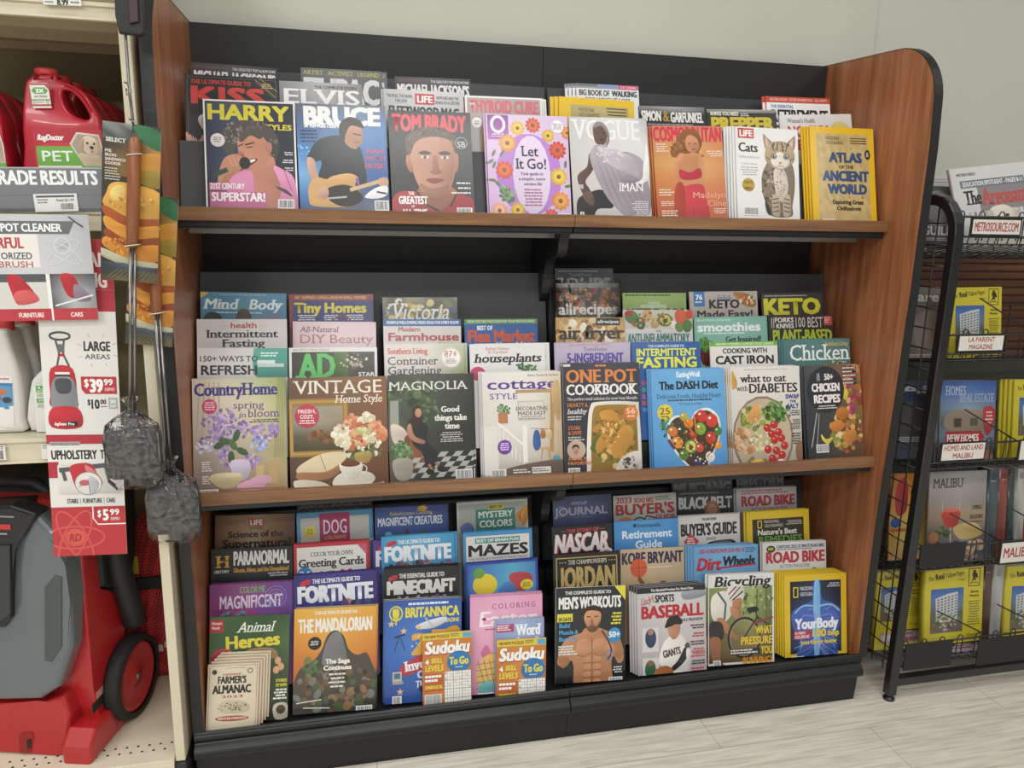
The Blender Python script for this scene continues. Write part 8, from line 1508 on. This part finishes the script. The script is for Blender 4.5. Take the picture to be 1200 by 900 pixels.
def a_white(a):
    a.r(0, 0, 100, a.H, 'cfcfcc'); a.lines(8, 8, 92, 20, 2, 'b89aa4', 3); a.lines(8, 30, 92, a.H - 4, 20, 'a8a8a6', 6, 'l', .4)
def a_homes(a):
    a.grid(0, 0, 100, a.H, ['34508c 3c5c9c 34508c', '4a6aa4 5a7ab0 4a6aa0', '6a7c98 8a98a8 6a7890', '5a5c5c 6a6a66 54564c', '6a7c94 7a8a9c 6a7a90', '5a5650 6a6258 4a4844', '34486a 3c5478 30425c']); a.t('HOMES', 8, 8, 44, 22, 'a8b0c0', 's'); a.t('REAL ESTATE', 34, 20, 96, 33, '9aa6bc', 's'); a.b([(12, 50), (50, 44), (90, 54), (88, 74), (14, 76)], '8a7c6c'); a.r(24, 58, 38, 72, '4a4238'); a.r(54, 58, 68, 70, '5a5248'); a.r(10, 78, 74, 98, 'a83234'); a.poly([(74, 78), (82, 88), (74, 98)], 'a83234'); a.t('NEW HOMES', 13, 83, 71, 94, 'e8dcd8', 'S'); a.b([(78, 42), (98, 44), (97, 72), (86, 86), (79, 70)], 'a03438'); a.lines(81, 48, 96, 70, 4, 'd8b4b0', 4, 'c'); a.b([(12, 116), (40, 104), (70, 106), (80, 126), (14, 128)], '8a8478'); a.e(88, 122, 10, 14, '8a5c4a'); a.b([(78, 130), (96, 126), (98, 144), (76, 144)], '2c3040')
def a_malibu(a):
    a.grid(0, 0, 100, a.H, ['8a8886 9a9896 8c8a88', '94908c a09c98 908c88', '8a8480 94908c 88827c', '8a7464 a08a6c 9a8868', '5c5654 7a6e64 6a6260', '4a484c 5c585c 4c4c54', '5a4c44 7a6450 54505a']); a.t('MALIBU', 7, 10, 58, 24, '3a3634', 's'); a.b([(24, 58), (54, 58), (53, 76), (46, 84), (34, 84), (26, 76)], 'a83c30'); a.l([(24, 44), (24, 62)], .8, 'b8b4b0'); a.l([(54, 44), (54, 62)], .8, 'b8b4b0'); a.e(39, 58, 15, 3, 'c46a54'); a.l([(39, 84), (40, 108)], 1.4, 'c4bfb8'); a.b([(44, 84), (80, 78), (96, 96), (60, 104)], 'b8a068'); a.e(10, 98, 9, 9, '9a6a50'); a.scatter(26, 90, 12, 8, 24, 1.5, 4, ['4a5a3c', '3c4830', '6a7450'], 5); a.b([(50, 112), (92, 104), (98, 120), (60, 126)], 'b89880'); a.b([(34, 128), (56, 116), (62, 132), (44, 140)], 'c8843c'); a.scatter(60, 122, 36, 18, 50, 2, 5, ['6a6a78', '8a7a70', '4c5060', 'a87a58', 'b8a898'], 6); a.t('LIVING', 76, 52, 93, 58, '3a3634', 's'); a.t('SEASONS', 72, 66, 95, 72, '3a3634', 's'); a.lines(68, 76, 95, 79, 1, '4a4644', 3, 'r'); a.t('October', 66, 86, 94, 92, 'c8983c', 's')
def a_orange(a):
    a.grid(0, 0, 100, a.H, ['a8622c c07a34 b8702c', 'b87c3c cfa048 c89038', 'b8904a cfb868 c8a850', 'a8844a c0a060 b89850']); a.b([(20, 20), (40, 10), (48, 40), (44, 90), (20, 100), (12, 60)], 'a83438'); a.e(64, 46, 9, 10, '26221e'); a.l([(64, 46), (80, 70)], 2, '26221e'); a.lines(56, 66, 92, 80, 3, '6a4420', 3, 'r', .6); a.t('FRESH', 60, 90, 90, 96, '4a3c20', 'b'); a.t('NEW', 62, 104, 88, 112, '3a3020', 'b'); a.t('PLACES', 60, 114, 92, 119, '4a3c20', 'b'); a.e(16, 118, 14, 12, '2c5a94'); a.r(2, 132, 44, 140, 'b0683c')
def a_generic(c1, c2, t, c3):
    def f(a): a.grid(0, 0, 100, a.H, [c1 + ' ' + c2, c2 + ' ' + c1, c1 + ' ' + c2]); a.t(t, 8, 8, 92, 24, c3, 'b') if t else None; a.b([(20, 50), (60, 40), (80, 70), (60, 110), (24, 100)], c2); a.lines(10, 112, 90, 124, 3, c3, 4)
    return f
# top tier
wire_mag('argo', 0, (1112, 198.5), (1203, 189), a_argo, 'local newspaper with red and black masthead and a white puppy on the top wire shelf', y=.03, lean=16, name='newspaper', cat='newspaper', th=.010, spine='b8b8b4')
wire_mag('white', 0, (1086, 206), (1128, 205), a_white, 'plain white paper standing behind the puppy newspaper at the end of the top wire shelf', y=.17, lean=8, name='newspaper', cat='newspaper', th=.006)
wire_mag('bw', 0, (1072, 217), (1124, 219), a_bw, 'black and white photo magazine behind the rounded frame of the wire rack', y=.115, lean=6, th=.008, spine='55555a')
# second tier
wire_mag('yp', 1, (1114, 337), (1174, 336), a_yellow, 'yellow telephone directory alone on the second wire shelf', y=.02, lean=8, name='phone_directory', cat='directory', th=.02, spine='bfb23a')
wire_mag('kid', 1, (1062, 336), (1122, 337), a_generic('6a6460', '8a8078', 'Parent', 'c8c4bc'), 'brownish parenting magazine behind the side grid on the second wire shelf', y=.12, lean=8, spine='777068')
# third tier
wire_mag('homes', 2, (1104, 446.5), (1168, 446), a_homes, 'blue real estate magazine with a red arrow banner on the third wire shelf', y=.02, lean=8, stack=3, sd=-.005, spine='8a8c84', short='blue real estate magazine')
wire_mag('yp3', 2, (1190, 445.5), (1246, 445), a_yellow, 'yellow directory on third wire shelf at the right picture edge, front of its stack', y=.02, lean=8, name='phone_directory', cat='directory', th=.009, stack=3, sd=-.006, spine='bfb23a', short='yellow directory at the right edge')
wire_mag('as', 2, (1050, 447), (1100, 447), a_generic('3a4a6a', '5a5a58', 'AS', 'c8ccd4'), 'dark blue magazine behind the tube post on the third wire shelf', y=.13, lean=8, spine='55585c')
# fourth tier
wire_mag('malibu', 3, (1090, 553.5), (1157, 551), a_malibu, 'grey food magazine with a glass of rose wine on the fourth wire shelf', y=.02, lean=8, spine='77746f')
wire_mag('orange', 3, (1034, 556), (1087, 554), a_orange, 'orange and yellow magazine left of the wine glass magazine', y=.075, lean=8, spine='b87c3c')
for i, (x0, x1, c1, c2) in enumerate(((1161, 1171, '4a5a60', '3c4448'), (1173, 1182, '8a4a40', '6a3430'), (1184, 1189, '3a4a48', '2c3a38'), (1193.5, 1203, 'b0b0ac', '8a8a88'), (1204, 1216, 'a8302c', '8a2826'))):
    wire_mag('sp%d' % i, 3, (x0, 550 - i * .3), (x1, 549.6 - i * .3), a_generic(c1, c2, None, 'c0bcb8'), ['teal grey', 'rust red', 'dark green', 'pale grey', 'bright red'][i] + ' narrow booklet standing on edge right of the wine glass magazine', y=.02, lean=7, th=.05, name='booklet', cat='booklet', spine=c2)
# bottom tier
wire_mag('yp5a', 4, (1085, 668), (1153, 662.5), a_yellow, 'yellow directory in the middle of the lowest wire shelf', y=.02, lean=8, name='phone_directory', cat='directory', th=.022, spine='bfb23a')
wire_mag('yp5b', 4, (1022, 671), (1082, 668), a_yellow, 'yellow directory behind the tube post on the lowest wire shelf', y=.085, lean=8, name='phone_directory', cat='directory', th=.022, spine='bfb23a')
wire_mag('yp5c', 4, (1181, 664), (1246, 661), a_yellow, 'yellow directory at the right picture edge on the lowest wire shelf', y=.02, lean=8, name='phone_directory', cat='directory', th=.022, spine='bfb23a')
for i, (x0, x1, c1, c2) in enumerate(((1156, 1164, '5a4034', '3c2c24'), (1166, 1178, 'a8a8a4', '8a8a86'))):
    wire_mag('bp%d' % i, 4, (x0, 660), (x1, 659.5), a_generic(c1, c2, None, 'c0bcb8'), ['brown', 'white'][i] + ' narrow booklet between the two right directories on the lowest wire shelf', y=.02, lean=7, th=.05, name='booklet', cat='booklet', spine=c2)
# crinkled clear sleeve round the recipe magazine
_m = MAGS['allrec']; _c = [c for c in _m.children if c.name.startswith('cover')][0]
_w = max(v.co.x for v in _c.data.vertices); _h = max(v.co.z for v in _c.data.vertices)
sl = MB(); rn = random.Random(4); R_ = []
for k in range(9):
    z = -.0005 + (_h + .012) * k / 8; e = .0012 if k < 8 else .0004
    R_.append([(x + .0006 * rn.random(), y + .0005 * rn.random() * (1 if y > 0 else -1), z) for x, y in ((-.0015, -.0022 * (k < 8) - .0004), (_w * .33, -.0030 * (k < 8)), (_w * .66, -.0028 * (k < 8)), (_w + .0015, -.0022 * (k < 8) - .0004), (_w + .0015, .0068), (-.0015, .0068))])
sl.loft(R_, cap=False).build('plastic_sleeve', PLAS, _m)
